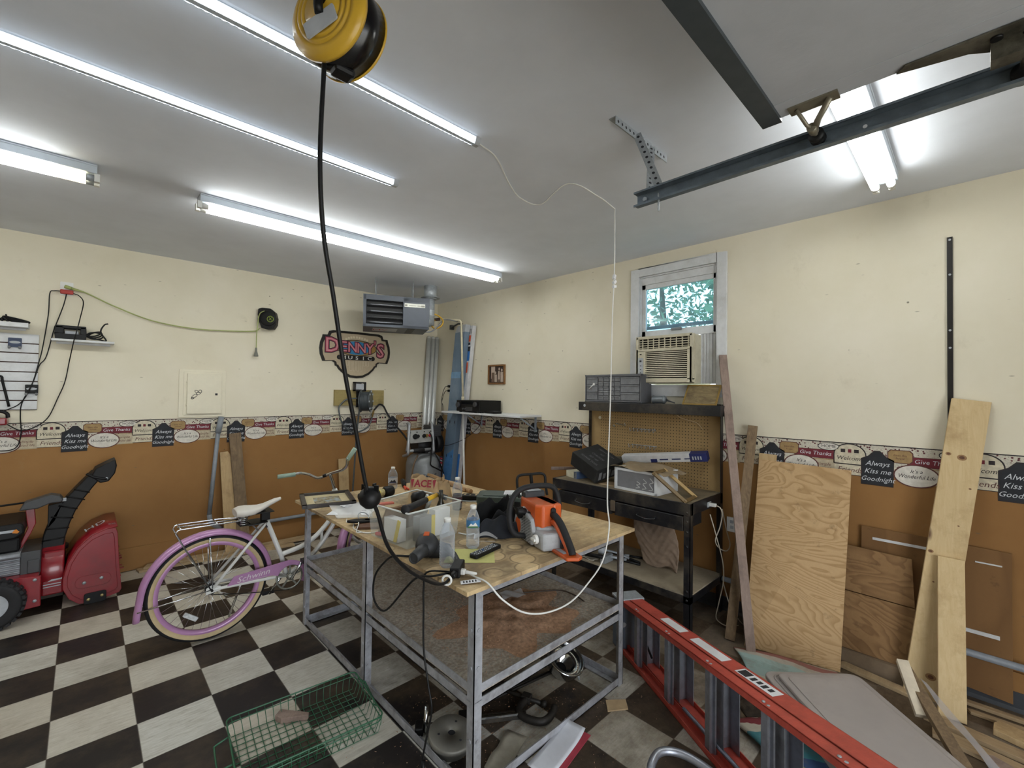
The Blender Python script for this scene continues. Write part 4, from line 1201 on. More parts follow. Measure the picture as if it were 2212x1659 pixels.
mb = MB(); mb.text('HD', .06, fr((-3.48, -.36, .522), (.72, .1, .35), (-.4, -.35, .85)), 0, sx=1.6); mb.text('2X', .04, fr((-3.385, -.48, .5475), (1, .0, 0.02), (0, 0, 1)), 0)
mb.build('housing_decal', LGREY, sb, recalc=False)
# gear neck and side frame
mb = MB(); mb.cyl((-3.77, -.34, .25), (-3.645, -.34, .25), .20, 28); mb.box(-3.762, -.535, .10, -3.645, -.15, .26); mb.box(-3.76, -.50, .26, -3.645, -.18, .41)
mb.build('impeller_housing', RED, sb, bevel=.012)
mb = MB()
for i in range(2): mb.box(-3.752, -.5375, .30 + i * .018 - .14, -3.66, -.5355, .306 + i * .018 - .14)
mb.prism([(-3.73, .20), (-3.70, .222), (-3.655, .23), (-3.655, .205)], -.066, -.064, 0, F); mb.build('stripe_decal', LGREY, sb)
mb = MB(); mb.prism([(-4.25, .29), (-3.96, .295), (-3.86, .305), (-3.757, .292), (-3.755, .08), (-3.848, .075), (-4.25, .09)], .035, .06, 0, F); mb.prism([(-4.25, .29), (-3.96, .295), (-3.86, .305), (-3.757, .292), (-3.755, .08), (-3.848, .075), (-4.25, .09)], -.49, -.465, 0, F)
mb.box(-4.25, -.64, .27, -3.77, -.13, .3); mb.build('chassis', RED, sb, bevel=.006)
for (x, z) in ((-3.787, .272), (-3.785, .125)):
    mb = MB(); mb.lathe([(.011, 0), (.010, .005), (0, .007)], 12, 0, fr((x, -.66, z), (1, 0, 0), (0, -1, 0))); mb.build('bolt', GALV, sb)
# wheel
WC_ = Vector((-3.985, -.70, .165)); WF = fr(WC_, (1, 0, 0), (0, -1, 0))
mb = MB(); mb.lathe([(.085, -.05), (.13, -.06), (.155, -.05), (.16, 0), (.155, .05), (.13, .06), (.085, .05)], 40, 0, WF, cap=False)
for k in range(26):
    a = 2 * PI * k / 26
    for s in (-1, 1):
        mb.box(-.012, -.003, -.0, .012, .013, .055, 0, WF @ Matrix.Rotation(a + s * .08, 4, 'Z') @ Matrix.Translation((0, .152, 0 if s > 0 else -.055)))
wh = mb.build('tyre', BLACKR, sb)
mb = MB(); mb.lathe([(.088, .045), (.088, .03), (.06, .02), (.035, .035), (.02, .045), (0, .046)], 28, 0, WF); mb.build('wheel_rim', LGREY, sb)
mb = MB(); WF2 = fr((-3.985, .0 - .12, .165), (1, 0, 0), (0, -1, 0)); mb.lathe([(.085, -.05), (.13, -.06), (.155, -.05), (.16, 0), (.155, .05), (.13, .06), (.085, .05)], 30, 0, WF2); mb.build('tyre', BLACKR, sb)
# engine, cover
mb = MB(); mb.box(-4.25, -.56, .30, -3.862, -.16, .46); 
for i in range(5): mb.box(-4.2, -.572, .315 + i * .026, -3.862, -.56, .327 + i * .026)
mb.cyl((-4.2, -.575, .44), (-3.862, -.575, .44), .022, 12)
mb.build('engine_block', mat('cast_aluminium', '#8d9095', .5, .5, .25), sb, bevel=.006)
mb = MB(); mb.box(-4.25, -.55, .46, -3.87, -.18, .56); mb.build('intake_cover', BLACK, sb, bevel=.015)
mb = MB(); mb.prism([(-4.25, .55), (-3.89, .565), (-3.845, .60), (-3.85, .655), (-3.87, .672), (-4.25, .665)], -.42, .01, 0, F); mb.build('engine_shroud', BLACK, sb, bevel=.02)
mb = MB(); mb.box(-4.0, -.613, .615, -3.885, -.61, .632, 0); mb.prism([(-3.905, .612), (-3.895, .63), (-3.885, .635), (-3.875, .62), (-3.87, .615), (-3.88, .605)], .012, .016, 1, F); mb.build('shroud_decal', [LGREY, mat('orange_print', '#cf7d24', .6)], sb)
mb = MB(); mb.box(-3.865, -.575, .29, -3.765, -.2, .455); mb.box(-3.83, -.585, .30, -3.768, -.575, .395); mb.build('belt_cover', DGREY, sb, bevel=.012)
# chute
cl = [(-3.715, .40), (-3.705, .50), (-3.68, .60), (-3.64, .70), (-3.585, .79), (-3.53, .87), (-3.478, .94)]
wds = [.118, .122, .118, .105, .09, .08, .075]
mb = MB()
ys = (-.43, -.27)
P3 = [Vector((x, 0, z)) for x, z in cl]
L, Rr = [], []
for i, q in enumerate(P3):
    t = (P3[min(i + 1, 6)] - P3[max(i - 1, 0)]).normalized(); nn = Vector((t.z, 0, -t.x))
    L.append(q - nn * wds[i] / 2); Rr.append(q + nn * wds[i] / 2)
pl = [(v.x, v.z) for v in L] + [(v.x, v.z) for v in reversed(Rr)]
mb.prism(pl, -.33, -.17, 0, F)
ch = mb.build('chute', BLACK, sb, bevel=.008)
for i, fz in enumerate((.12, .25, .38, .5, .62, .72)):
    k = fz * 6; j = int(k); q = P3[j].lerp(P3[j + 1], k - j); t = (P3[j + 1] - P3[j]).normalized(); nn = Vector((t.z, 0, -t.x)); w = wds[j]
    a = q - nn * w * .52; b2 = q + nn * w * .52 + t * .02
    mb = MB(); mb.tube([(a.x, -.432, a.z), (b2.x, -.432, b2.z)], .005, 6); mb.build('rib', BLACK, ch)
mb = MB(); mb.prism([(-3.742, .74), (-3.66, .755), (-3.70, .62), (-3.742, .56)], -.33, -.17, 0, F); mb.build('chute_gusset', BLACK, sb, bevel=.004)
mb = MB(); mb.prism([(-3.515, .93), (-3.49, .985), (-3.43, 1.02), (-3.372, 1.05), (-3.362, 1.0), (-3.372, .94), (-3.41, .878), (-3.46, .872)], -.345, -.155, 0, F); df = mb.build('deflector', BLACK, sb, bevel=.008)
mb = MB(); mb.tube([(-3.54, -.45, .955), (-3.50, -.452, .925), (-3.44, -.452, .905), (-3.42, -.452, .90)], .009, 6); mb.build('deflector_hinge', BLACK, df)
mb = MB(); mb.lathe([(.011, 0), (.009, .006), (0, .008)], 10, 0, fr((-3.423, -.446, .905), (1, 0, 0), (0, -1, 0))); mb.build('bolt', GALV, df)
mb = MB(); mb.lathe([(.085, 0), (.085, .03), (.07, .035)], 24, 0, Matrix.Translation((-3.712, -.35, .385))); mb.build('chute_collar', BLACK, sb)
mb = MB(); mb.prism([(-3.856, .74), (-3.808, .735), (-3.80, .625), (-3.822, .56), (-3.868, .455), (-3.885, .46), (-3.84, .60), (-3.846, .64)], -.17, -.14, 0, F); mb.build('chute_arm', RED, sb, bevel=.004)
mb = MB(); mb.prism([(-3.885, .735), (-3.86, .79), (-3.73, .83), (-3.68, .815), (-3.66, .785), (-3.67, .765), (-3.73, .765), (-3.79, .738)], -.20, -.10, 0, F); mb.build('crank_gearbox', DGREY, sb, bevel=.008)
mb = MB(); mb.box(-3.69, -.47, .765, -3.645, -.455, .79); mb.build('gear_tab', LGREY, sb, bevel=.003)
mb = MB(); mb.cyl((-3.84, -.45, .785), (-4.3, -.45, .765), .007, 8); mb.build('crank_rod', BLACK, sb)

# ================================================================ BICYCLE
bk = thing('bicycle', 'white and lilac cruiser bicycle with cream tyres standing beside the work table', 'bicycle', (-2.947, -1.768, 0))
hd, ln = -.02, 0.0
_d = Vector((math.cos(hd), math.sin(hd), 0)); _n = Vector((math.sin(hd), -math.cos(hd), 0))
_up = Vector((0, 0, math.cos(ln))) + _n * math.sin(ln)
BM = fr((-2.947, -1.768, 0), _d, _up)
PINK = mat('lilac_paint', '#b283ad', .3, .1, .08, 10, coat=.3)
BWHT = mat('bike_white', '#d9dad6', .35, 0, .05, coat=.3)
CREAMT = mat('cream_sidewall', '#bda983', .7)
MINT = mat('mint_grip', '#8fa596', .6)
RW = .337; WB = 1.165
def wheel(cx, M, refl):
    W0 = M @ Matrix.Translation((cx, 0, RW)) @ Matrix.Rotation(PI / 2, 4, 'X')
    n = 60
    mb = MB(); tr = .026
    mb.tube([((RW - tr) * math.cos(k * 2 * PI / n), (RW - tr) * math.sin(k * 2 * PI / n), 0) for k in range(n)], tr, 14, 0, W0, closed=True)
    mb.build('tyre', BLACKR, bk)
    for s in (-1, 1):
        mb = MB(); mb.lathe([(RW - .021, s * .0262), (RW - .030, s * .0266), (RW - .040, s * .0225), (RW - .047, s * .016)], n, 0, W0, cap=False); mb.build('sidewall', CREAMT, bk, recalc=False)
    mb = MB(); mb.lathe([(RW - .042, -.017), (RW - .052, -.019), (RW - .068, -.017), (RW - .071, 0), (RW - .068, .017), (RW - .052, .019), (RW - .042, .017)], n, 0, W0, cap=False); mb.build('rim', PINK, bk)
    for k in range(36):
        a = 2 * PI * k / 36; s = 1 if k % 2 else -1; b2 = a + (.75 if (k // 2) % 2 else -.75)
        mb = MB(); mb.cyl((.022 * math.cos(b2), .022 * math.sin(b2), s * .03), ((RW - .07) * math.cos(a), (RW - .07) * math.sin(a), 0), .0011, 4, 0, W0); mb.build('spoke', CHROME, bk)
    mb = MB(); mb.lathe([(.006, -.06), (.006, -.045), (.024, -.038), (.024, -.03), (.013, -.024), (.013, .024), (.024, .03), (.024, .038), (.006, .045), (.006, .06)], 16, 0, W0); mb.build('hub', CHROME, bk)
    if refl:
        mb = MB(); a = math.radians(238)
        Mr = W0 @ Matrix.Translation((.19 * math.cos(a), .19 * math.sin(a), .008)) @ Matrix.Rotation(math.radians(142), 4, 'Z')
        mb.prism(rrect(-.045, -.014, .045, .014, .006), -.006, .006, 0, Mr); mb.build('spoke_reflector', mat('reflector_clear', '#c9cdd0', .15, .3, .3, 60), bk, bevel=.003)
    return W0
W_r = wheel(0, BM, True)
# steered front end: turn about the steering axis
hdt = Vector((.80, 0, .86)); hdb = Vector((.865, 0, .69))
sax = (hdt - hdb).normalized()
ST = BM @ Matrix.Translation(hdb) @ Matrix.Rotation(math.radians(24), 4, sax) @ Matrix.Translation(-hdb)
wheel(WB, ST, False)
def fender(cx, M, a0, a1, name):
    mb = MB(); n = 44; Rf = RW + .022; prof = [(-.036, -.022), (-.034, -.006), (-.022, .006), (0, .011), (.022, .006), (.034, -.006), (.036, -.022)]
    vs = []; fs = []
    for i in range(n + 1):
        a = math.radians(a0 + (a1 - a0) * i / n)
        ex = .03 * max(0, (i / n - .88) / .12) ** 2 if a1 > 180 else 0
        for (w, dr_) in prof:
            r = Rf + dr_ + ex
            vs.append((cx + r * math.cos(a), w, RW + r * math.sin(a)))
    k = len(prof)
    for i in range(n):
        for j in range(k - 1): fs.append((i * k + j, i * k + j + 1, (i + 1) * k + j + 1, (i + 1) * k + j))
    mb.add(vs, fs, 0, M, True)
    return mb.build(name, PINK, bk, solid=.002)
fender(0, BM, 5, 196, 'rear_fender')
fender(WB, ST, 70, 188, 'front_fender')
def btube(name, pts, r, m, M=BM, n=12, parent=None):
    mb = MB(); mb.tube(pts, r, n, 0, M); return mb.build(name, m, parent or bk)
BB = (.47, 0, .28); SC_ = (.33, 0, .70); SJ = (.425, 0, .445)
btube('seat_tube', [BB, SJ, SC_], .016, BWHT)
btube('curved_top_tube', spline([(.848, 0, .735), (.77, 0, .63), (.67, 0, .53), (.57, 0, .475), (.43, 0, .445)]), .017, BWHT)
btube('down_tube', spline([(.86, 0, .705), (.77, 0, .55), (.65, 0, .40), BB]), .017, BWHT)
btube('frame_brace', [(.71, 0, .565), (.71, 0, .475)], .010, BWHT)
mb = MB(); mb.tube([hdt, hdb], .02, 14, 0, BM); mb.build('head_tube', BWHT, bk)
for s in (-1, 1):
    btube('chain_stay', spline([(0, s * .062, .337), (.2, s * .058, .325), (.4, s * .04, .305), BB]), .0105, BWHT)
    btube('seat_stay', [(0.01, s * .062, .345), (.30, s * .03, .675), (.32, s * .01, .69)], .0095, BWHT)
    btube('fork_blade', spline([(.87, s * .045, .675), (.915, s * .052, .585), (1.04, s * .054, .41), (1.165, s * .054, .337)]), .0125, BWHT, ST)
    btube('fender_stay', [(0, s * .066, .337), (-.365, s * .036, .295)], .004, CHROME)
    btube('fender_stay', [(.005, s * .066, .345), (-.012, s * .04, .665)], .0045, CHROME)
mb = MB(); mb.prism([(-.03, .31), (.05, .322), (.05, .35), (.0, .365), (-.03, .35)], -.066, -.060, 0, BM @ Matrix.Rotation(PI / 2, 4, 'X') @ Matrix.Translation((0, 0, .126))); mb.build('dropout', BWHT, bk, bevel=.002)
mb = MB(); mb.tube([(0, -.085, RW), (0, .085, RW)], .008, 8, 0, BM); mb.tube([(0, -.05, RW - .0), (0, -.04, RW)], .035, 16, 0, BM); mb.build('rear_sprocket', BLACK, bk)
# rack
for s in (-1, 1):
    btube('rack_rail', [(-.005, s * .075, .34), (-.195, s * .07, .735), (-.185, s * .07, .752), (-.17, s * .07, .757)] + [(.05, s * .068, .752), (.17, s * .05, .745), (.20, s * .045, .735), (.27, s * .03, .655)], .0045, CHROME)
for x in (-.17, .02, .15): btube('rack_crossbar', [(x, -.07, .757), (x, .07, .757)], .0045, CHROME)
for y in (0,): btube('rack_deck_rod', [(-.18, y, .757), (.17, y, .747)], .004, CHROME)
# seat
btube('seat_post', [(.335, 0, .66), (.305, 0, .79)], .0125, CHROME)
SADV = mat('saddle_vinyl', '#cfcac2', .45, var=.04)
_sw = [.075, .098, .10, .088, .060, .038, .028, .024, .016]; _st = [.815, .826, .826, .822, .822, .830, .843, .855, .858]; _sh = [.045, .058, .058, .052, .044, .038, .034, .030, .018]
def seatf(u, v):
    k = min(u * 8, 7.999); i = int(k); t = k - i
    L_ = lambda A: A[i] * (1 - t) + A[i + 1] * t
    a = 2 * PI * v; ca_, sa_ = math.cos(a), math.sin(a)
    return (.13 + .285 * u, L_(_sw) * math.copysign(abs(ca_) ** .7, ca_), L_(_st) - L_(_sh) / 2 + L_(_sh) / 2 * math.copysign(abs(sa_) ** .8, sa_))
mb = MB(); mb.grid(seatf, 24, 24, 0, BM); mb.add([seatf(0, j / 24) for j in range(24)], [tuple(range(24))], 0, BM); mb.add([seatf(1, j / 24) for j in range(24)], [tuple(range(24))], 0, BM)
mb.build('saddle', SADV, bk)
mb = MB()
for k in range(7):
    mb.tube(spline([(p_[0], p_[1] * 1.02, p_[2] + .001) for p_ in (seatf(.04 + .02 * k, .62 + .03 * k), seatf(.14 + .02 * k, .70 - .02 * k), seatf(.24, .58 + .035 * k), seatf(.34 + .02 * k, .70 - .02 * k), seatf(.46, .58 + .03 * k))]), .0016, 4, 0, BM)
mb.build('saddle_scroll_print', mat('plum_print', '#4a2f44', .6), bk)
for s in (-1, 1):
    mb = MB()
    mb.tube([(.175 + .02 * math.cos(k * .8), s * .055 + .02 * math.sin(k * .8), .715 + k * .0016) for k in range(40)], .0035, 5, 0, BM); mb.build('saddle_spring', CHROME, bk)
mb = MB(); mb.box(.15, -.07, .71, .32, .07, .716, 0, BM); mb.box(.15, -.07, .776, .36, .07, .782, 0, BM); mb.box(.29, -.022, .715, .345, .022, .78, 0, BM); mb.build('saddle_carriage', BLACK, bk, bevel=.003)
# chain guard, chainring, cranks
GM = BM @ Matrix.Rotation(PI / 2, 4, 'X')      # local x,y -> along, up ; z -> toward camera side (right)
arc = [(.47 + .086 * math.cos(math.radians(a)), .295 + .086 * math.sin(math.radians(a))) for a in range(160, -31, -10)]
outp = [(.47 + .115 * math.cos(math.radians(a)), .295 + .115 * math.sin(math.radians(a))) for a in range(-30, 81, 10)]
gp_ = [(.085, .335), (.125, .395)] + list(reversed(outp)) + []
poly = [(.085, .338), (.122, .392), (.47, .418)] + [outp[i] for i in range(len(outp) - 2, -1, -1)] + list(reversed(arc)) + [(.35, .338)]
mb = MB(); mb.prism(poly, .07, .076, 0, GM); cg = mb.build('chain_guard', PINK, bk)
mb = MB(); mb.text('Schwinn', .052, GM @ Matrix.Translation((.235, .367, .0768)) @ Matrix.Rotation(.07, 4, 'Z'), 0, shear=.35, sx=1.15); mb.box(.15, .343, .0766, .32, .3445, .0768, 0, GM); mb.build('script_lettering', mat('cream_lettering', '#ddd3d8', .5), cg, recalc=False)
CR = mat('dusty_chrome', '#87877f', .4, .7, .25, 30)
mb = MB()
mb.lathe([(.078, .058), (.092, .058), (.092, .062), (.078, .062), (.078, .058)], 40, 0, GM @ Matrix.Translation((.47, .295, 0)), cap=False)
for k in range(5): mb.box(.018, -.006, .058, .08, .006, .062, 0, GM @ Matrix.Translation((.47, .295, 0)) @ Matrix.Rotation(k * 2 * PI / 5 + .3, 4, 'Z'))
mb.lathe([(0, .05), (.022, .05), (.022, .085), (0, .085)], 20, 0, GM @ Matrix.Translation((.47, .295, 0)))
mb.build('chainring', CR, bk)
ca = math.radians(58); cv = Vector((math.cos(ca), 0, math.sin(ca)))
for s, yy in ((1, -.095), (-1, .095)):
    e = Vector(BB) + cv * (.165 * s)
    mb = MB(); mb.tube([(BB[0], yy * .85, BB[2]), (e.x, yy * 1.1, e.z)], [.011, .009], 8, 0, BM); mb.build('crank_arm', CHROME, bk)
    mb = MB(); M3 = BM @ Matrix.Translation((e.x, yy * 1.1 + (-.055 if s > 0 else .055), e.z)); mb.box(-.04, -.035, -.011, .04, .035, .011, 0, M3); mb.cyl((0, -.04, 0), (0, .04, 0), .008, 8, 0, M3); mb.build('pedal', BLACK, bk, bevel=.004)
mb = MB(); mb.tube(spline([(.0, -.055, .302), (.24, -.056, .245), (.47, -.06, .203)]), .003, 5, 0, BM); mb.build('chain', BLACK, bk)
# bars
btube('stem', spline([(.80, 0, .86), (.785, 0, .92), (.77, 0, .965), (.765, -.005, .985)]), .013, CHROME)
btube('handlebar', spline([(.57, .30, .952), (.63, .275, .965), (.67, .19, .962), (.71, .09, .945), (.765, .0, .985), (.785, -.10, 1.015), (.80, -.17, 1.04), (.80, -.225, 1.075), (.79, -.26, 1.11), (.785, -.285, 1.14)], 6), .0105, CHROME)
mb = MB(); mb.tube([(.60, .29, .957), (.475, .305, .950)], .0165, 12, 0, BM); mb.build('grip', MINT, bk)
mb = MB(); mb.tube([(.787, -.272, 1.125), (.825, -.31, 1.205)], .0165, 12, 0, BM); mb.build('grip', MINT, bk)
mb = MB(); mb.tube([(.733, .05, .962), (.748, .03, .972)], .013, 10, 0, BM); mb.build('bar_clip', BLACK, bk)
mb = MB(); mb.tube([(.20, .07, .30), (.15, .20, .02)], .008, 8, 0, BM); mb.build('kickstand', CHROME, bk)

# ================================================================ CORNER: compressor, pipes, boxes
cp = thing('air_compressor', 'grey upright air compressor with roll cage standing in the corner', 'air compressor', (-.48, -.45, 0))
TANK = mat('tank_grey', '#7f8284', .4, .1, .06)
mb = MB(); mb.lathe([(0, .07), (.15, .075), (.2, .11), (.218, .17), (.218, .72), (.2, .80), (.15, .84), (.08, .855), (0, .858)], 36, 0, Matrix.Translation((-.48, -.45, 0))); mb.build('tank', TANK, cp)
for a in range(3):
    mb = MB(); mb.tube([(-.48 + .16 * math.cos(a * 2.1 - .6), -.45 + .16 * math.sin(a * 2.1 - .6), .1), (-.48 + .2 * math.cos(a * 2.1 - .6), -.45 + .2 * math.sin(a * 2.1 - .6), .0)], .018, 10); mb.build('foot', BLACKR, cp)
F = fr((-.48, -.672, .665), (1, -.22, 0), (-.22, -1, 0))
mb = MB()
for i, (t, z, s) in enumerate((('PORTABLE', .0, .06), ('AIR', -.06, .06))):
    for k, chh in enumerate(t):
        an = -1.05 + k * .17; mb.text(chh, s, fr((-.48 + .221 * math.sin(an), -.45 - .221 * math.cos(an), .60 + z), (math.cos(an), math.sin(an), 0), (math.sin(an), -math.cos(an), 0)), 0, off=.03)
for k, chh in enumerate('Quiet'):
    an = .35 + k * .14; mb.text(chh, .05, fr((-.48 + .221 * math.sin(an), -.45 - .221 * math.cos(an), .69), (math.cos(an), math.sin(an), 0), (math.sin(an), -math.cos(an), 0)), 0, shear=.3)
mb.build('tank_lettering', INK, cp, recalc=False)
CAGE = mat('cage_grey', '#9b9ea2', .4, .3)
for x0_, x1_, nm in ((-.815, -.73, 'L'), (-.465, -.405, 'R')):
    y0_ = -.60
    mb = MB(); mb.tube(spline([(x0_ + .02, -.5, .85), (x0_, y0_ - .03, .89), (x0_, y0_ - .04, .95), (x1_ - .012, y0_ + .07, 1.19), (x1_ + .01, y0_ + .12, 1.225), (x1_ + .06, y0_ + .22, 1.225), (x1_ + .14, y0_ + .34, 1.15), (x1_ + .16, y0_ + .38, .95), (x1_ + .12, y0_ + .34, .86)], 5), .017, 10); mb.build('cage_tube', CAGE, cp)
mb = MB(); mb.cyl((-.815, -.64, .925), (-.465, -.64, .925), .017, 10); mb.build('cage_crossbar', CAGE, cp)
mb = MB(); mb.cyl((-.75, -.64, .925), (-.60, -.64, .925), .022, 12); mb.build('carry_grip', BLACKR, cp)
mb = MB(); PM = fr((-.605, -.585, 1.08), (1, -.05, .02), (-.1, -.92, .38))
mb.prism(rrect(-.165, -.075, .165, .075, .01), -.004, .004, 0, PM); mb.box(-.16, .075, -.06, .16, .085, .004, 0, PM); mb.build('control_panel', mat('panel_silver', '#a9a9a6', .4, .4), cp, bevel=.002)
for (x, m_, r) in ((-.09, BLACK, .03), (-.055, BLACK, .02), (.03, BLACK, .022), (.065, GOLD, .018), (.11, REDSTK, .016)):
    mb = MB(); mb.cyl((x, 0, .004), (x, 0, .03), r, 14, 0, PM); mb.build('gauge', m_, cp)
for x in (-.14, -.05, .05, .14):
    mb = MB(); mb.cyl((x, .055, .004), (x, .055, .008), .008, 8, 0, PM); mb.build('panel_bolt', BLACK, cp)
mb = MB(); mb.cyl((-.62, -.45, .96), (-.36, -.45, .96), .095, 20); mb.box(-.50, -.52, .86, -.30, -.34, .95); mb.build('motor', mat('motor_black', '#2a2a2c', .5, .3), cp)
mb = MB(); mb.cyl((-.36, -.46, .97), (-.27, -.46, .97), .125, 24); mb.build('fan_shroud', BLACK, cp)
mb = MB(); mb.box(-.42, -.53, 1.02, -.28, -.34, 1.20)
for i in range(6): mb.box(-.425, -.535, 1.04 + i * .026, -.275, -.335, 1.05 + i * .026)
mb.build('cylinder_head', DGREY, cp, bevel=.004)
mb = MB(); mb.tube(spline([(-.50, -.60, 1.13), (-.50, -.66, 1.05), (-.51, -.66, .88), (-.54, -.70, .80), (-.54, -.705, .74), (-.45, -.69, .69), (-.38, -.70, .65)]), .008, 8); mb.build('pressure_line', BLACK, cp)
mb = MB(); mb.tube(spline([(-.46, -.62, .9), (-.42, -.68, .8), (-.38, -.69, .70), (-.34, -.68, .62)]), .008, 8); mb.build('power_lead', BLACK, cp)
an = .55; TF = fr((-.48 + .235 * math.sin(an), -.45 - .235 * math.cos(an), .76), (math.cos(an), math.sin(an), .2), (math.sin(an), -math.cos(an), .1)) @ Matrix.Rotation(-.5, 4, 'Z')
mb = MB(); mb.prism(rrect(-.04, -.065, .04, .065, .004), 0, .002, 0, TF)
for i in range(4): mb.box(-.03, -.05 + i * .027, .002, .03, -.034 + i * .027, .0025, 1 + i % 2, TF)
mb.build('hang_tag', [INK, LGREY, REDSTK], cp)
mb = MB(); mb.tube(spline([(-.66, -.60, .86), (-.73, -.63, .76), (-.74, -.60, .60), (-.78, -.62, .45)]), .010, 8); mb.build('drain_hose', mat('tan_hose', '#6d5a44', .6), cp)

for i, (bx, tx) in enumerate(((-.285, -.17), (-.22, -.105), (-.155, -.04))):
    mb = MB(); b_, t_ = Vector((bx - .09, -.20, .01)), Vector((tx, -.055, 2.352))
    mb.tube([b_, t_], .031, 18); mb.lathe([(.031, 0), (.029, .02), (.012, .034)], 18, 0, fr(t_, (1, 0, -.07), t_ - b_))
    tag(mb.build('metal_pipe', mat('bright_galvanised_%d' % i, '#c6c8c6', .35, .3, .08, 12), bevel=.0), ('leftmost', 'middle', 'rightmost')[i] + ' of three bright metal tubes leaning in the room corner', 'pipe', 'metal tubes in the corner')

def slanted(yb0, yb1, yt0, yt1, zt, x0, x1):
    return [(x, y, z) for x in (x0, x1) for (y, z) in ((yb0, 0.0), (yb1, 0.0), (yt1, zt), (yt0, zt))]
BXF = [(0, 1, 2, 3), (4, 5, 6, 7), (0, 1, 5, 4), (1, 2, 6, 5), (2, 3, 7, 6), (3, 0, 4, 7)]
bb_ = thing('long_carton', 'tall dusty blue carton leaning in the corner by the cream pipe', 'carton', (-.10, -.45, 0))
BLUEB = mat('dusty_blue_card', '#66798c', .75, 0, .12, 4, dirt='#8f9aa5', dirt_amt=.6)
mb = MB(); mb.add(slanted(-.325, -.535, -.645, -.845, 2.38, -.165, -.09), BXF); mb.build('body', BLUEB, bb_, bevel=.003)
mb = MB(); mb.add([(x, y, z) for x in (-.166, -.0895) for (y, z) in ((-.645, 2.38), (-.845, 2.38), (-.86, 2.47), (-.70, 2.46))], BXF); mb.build('top_flap', LGREY, bb_)
mb = MB()
for z, yy in ((1.85, -.66), (1.24, -.56), (1.24, -.66), (.80, -.50), (.80, -.60)):
    mb.flat(ellipse(0, 0, .008, .022, 12), 0, 0, wallR(yy, z, -.166))
mb.build('hand_hole', INK, bb_)
mb = MB(); mb.add([(-.1662, -.568, 1.80), (-.1662, -.768, 1.80), (-.1662, -.779, 1.88), (-.1662, -.579, 1.88)], [(0, 1, 2, 3)]); mb.build('tape_band', mat('pale_blue_tape', '#6f93b5', .5), bb_)
mb = MB(); mb.add([(-.1655, -.355, .22), (-.1655, -.562, .22), (-.1655, -.65, .90), (-.1655, -.47, .80)], [(0, 1, 2, 3)]); mb.build('torn_blue_face', mat('bright_blue_card', '#4c80b4', .7), bb_)
wb_ = thing('light_tube_carton', 'narrow white printed carton leaning behind the blue one', 'carton', (-.05, -.6, 0))
mb = MB(); mb.add(slanted(-.45, -.575, -.815, -.905, 2.46, -.085, -.03), BXF); mb.build('body', mat('white_card', '#c4c5c8', .7), wb_, bevel=.002)
mb = MB()
def pr_(z0, z1, a, b2, mi):
    def yy(z, t): return (-.45 + (-.365) * z / 2.46) * (1 - t) + (-.575 + (-.33) * z / 2.46) * t
    mb.add([(-.0862, yy(z0, a), z0), (-.0862, yy(z0, b2), z0), (-.0862, yy(z1, b2), z1), (-.0862, yy(z1, a), z1)], [(0, 1, 2, 3)], mi)
pr_(.3, .83, .3, .95, 1); pr_(1.87, 2.0, .1, .75, 2); pr_(2.02, 2.14, .35, .9, 1); pr_(2.14, 2.20, .4, .9, 3); pr_(2.26, 2.34, .3, .8, 2); pr_(2.36, 2.42, .45, .55, 3); pr_(2.36, 2.42, .7, .8, 3); pr_(2.22, 2.25, .3, .8, 3)
mb.build('print', [INK, BLUEP, mat('orange_red_print', '#c4512d', .6), INK], wb_, recalc=False)

# wall shelf on the right wall with the receiver
ws = thing('corner_shelf', 'white shelf on two brackets on the right wall under the small photo', 'shelf', (-.17, -1.4, 1.20))
mb = MB(); mb.prism([(-.37, -.66), (-.37, -1.9), (-.33, -2.0), (-.002, -2.0), (-.002, -.66)], 1.368, 1.39); mb.build('shelf_board', WHITEP, ws, bevel=.003)
for y in (-1.0, -1.915):
    mb = MB(); mb.box(-.006, y - .014, 1.20, -.001, y + .014, 1.368); mb.box(-.30, y - .012, 1.362, -.002, y + .012, 1.368); mb.tube([(-.006, y, 1.225), (-.24, y, 1.36)], .009, 4); mb.build('bracket', mat('bracket_blue_grey', '#9aa3ae', .45), ws)
rc = thing('stereo_receiver', 'black stereo receiver with two knobs on the corner shelf', 'receiver', (-.2, -1.17, 1.39))
RX, RY0, RY1 = -.36, -.955, -1.385
mb = MB(); mb.box(RX + .02, RY1, 1.40, -.035, RY0, 1.53); mb.box(RX, RY1, 1.402, RX + .02, RY0, 1.53); mb.build('case', BLACK, rc, bevel=.004)
for y, z, r in ((-1.0, 1.475, .03), (-1.32, 1.485, .027), (-1.1, 1.43, .010), (-1.14, 1.43, .010)):
    mb = MB(); mb.cyl((RX, y, z), (RX - .025, y, z), r, 20); mb.build('knob', DGREY, rc)
mb = MB(); mb.box(RX - .001, -1.28, 1.485, RX, -1.05, 1.52); mb.build('display', mat('display_glass', '#0a0b0d', .1), rc)
mb = MB(); mb.box(RX - .004, -1.26, 1.408, RX, -1.13, 1.455); mb.build('front_flap', DGREY, rc)
for (x, y) in ((-.33, -1.0), (-.33, -1.34), (-.08, -1.0), (-.08, -1.34)):
    mb = MB(); mb.cyl((x, y, 1.39), (x, y, 1.40), .018, 10); mb.build('foot', BLACKR, rc)
mb = MB(); mb.box(-.33, -1.60, 1.391, -.22, -1.45, 1.415); mb.box(-.325, -1.59, 1.415, -.225, -1.50, 1.42, 1); tag(mb.build('small_gadget', [BLACK, DGREY], bevel=.004), 'small black gadget lying beside the stereo receiver on the shelf', 'gadget')

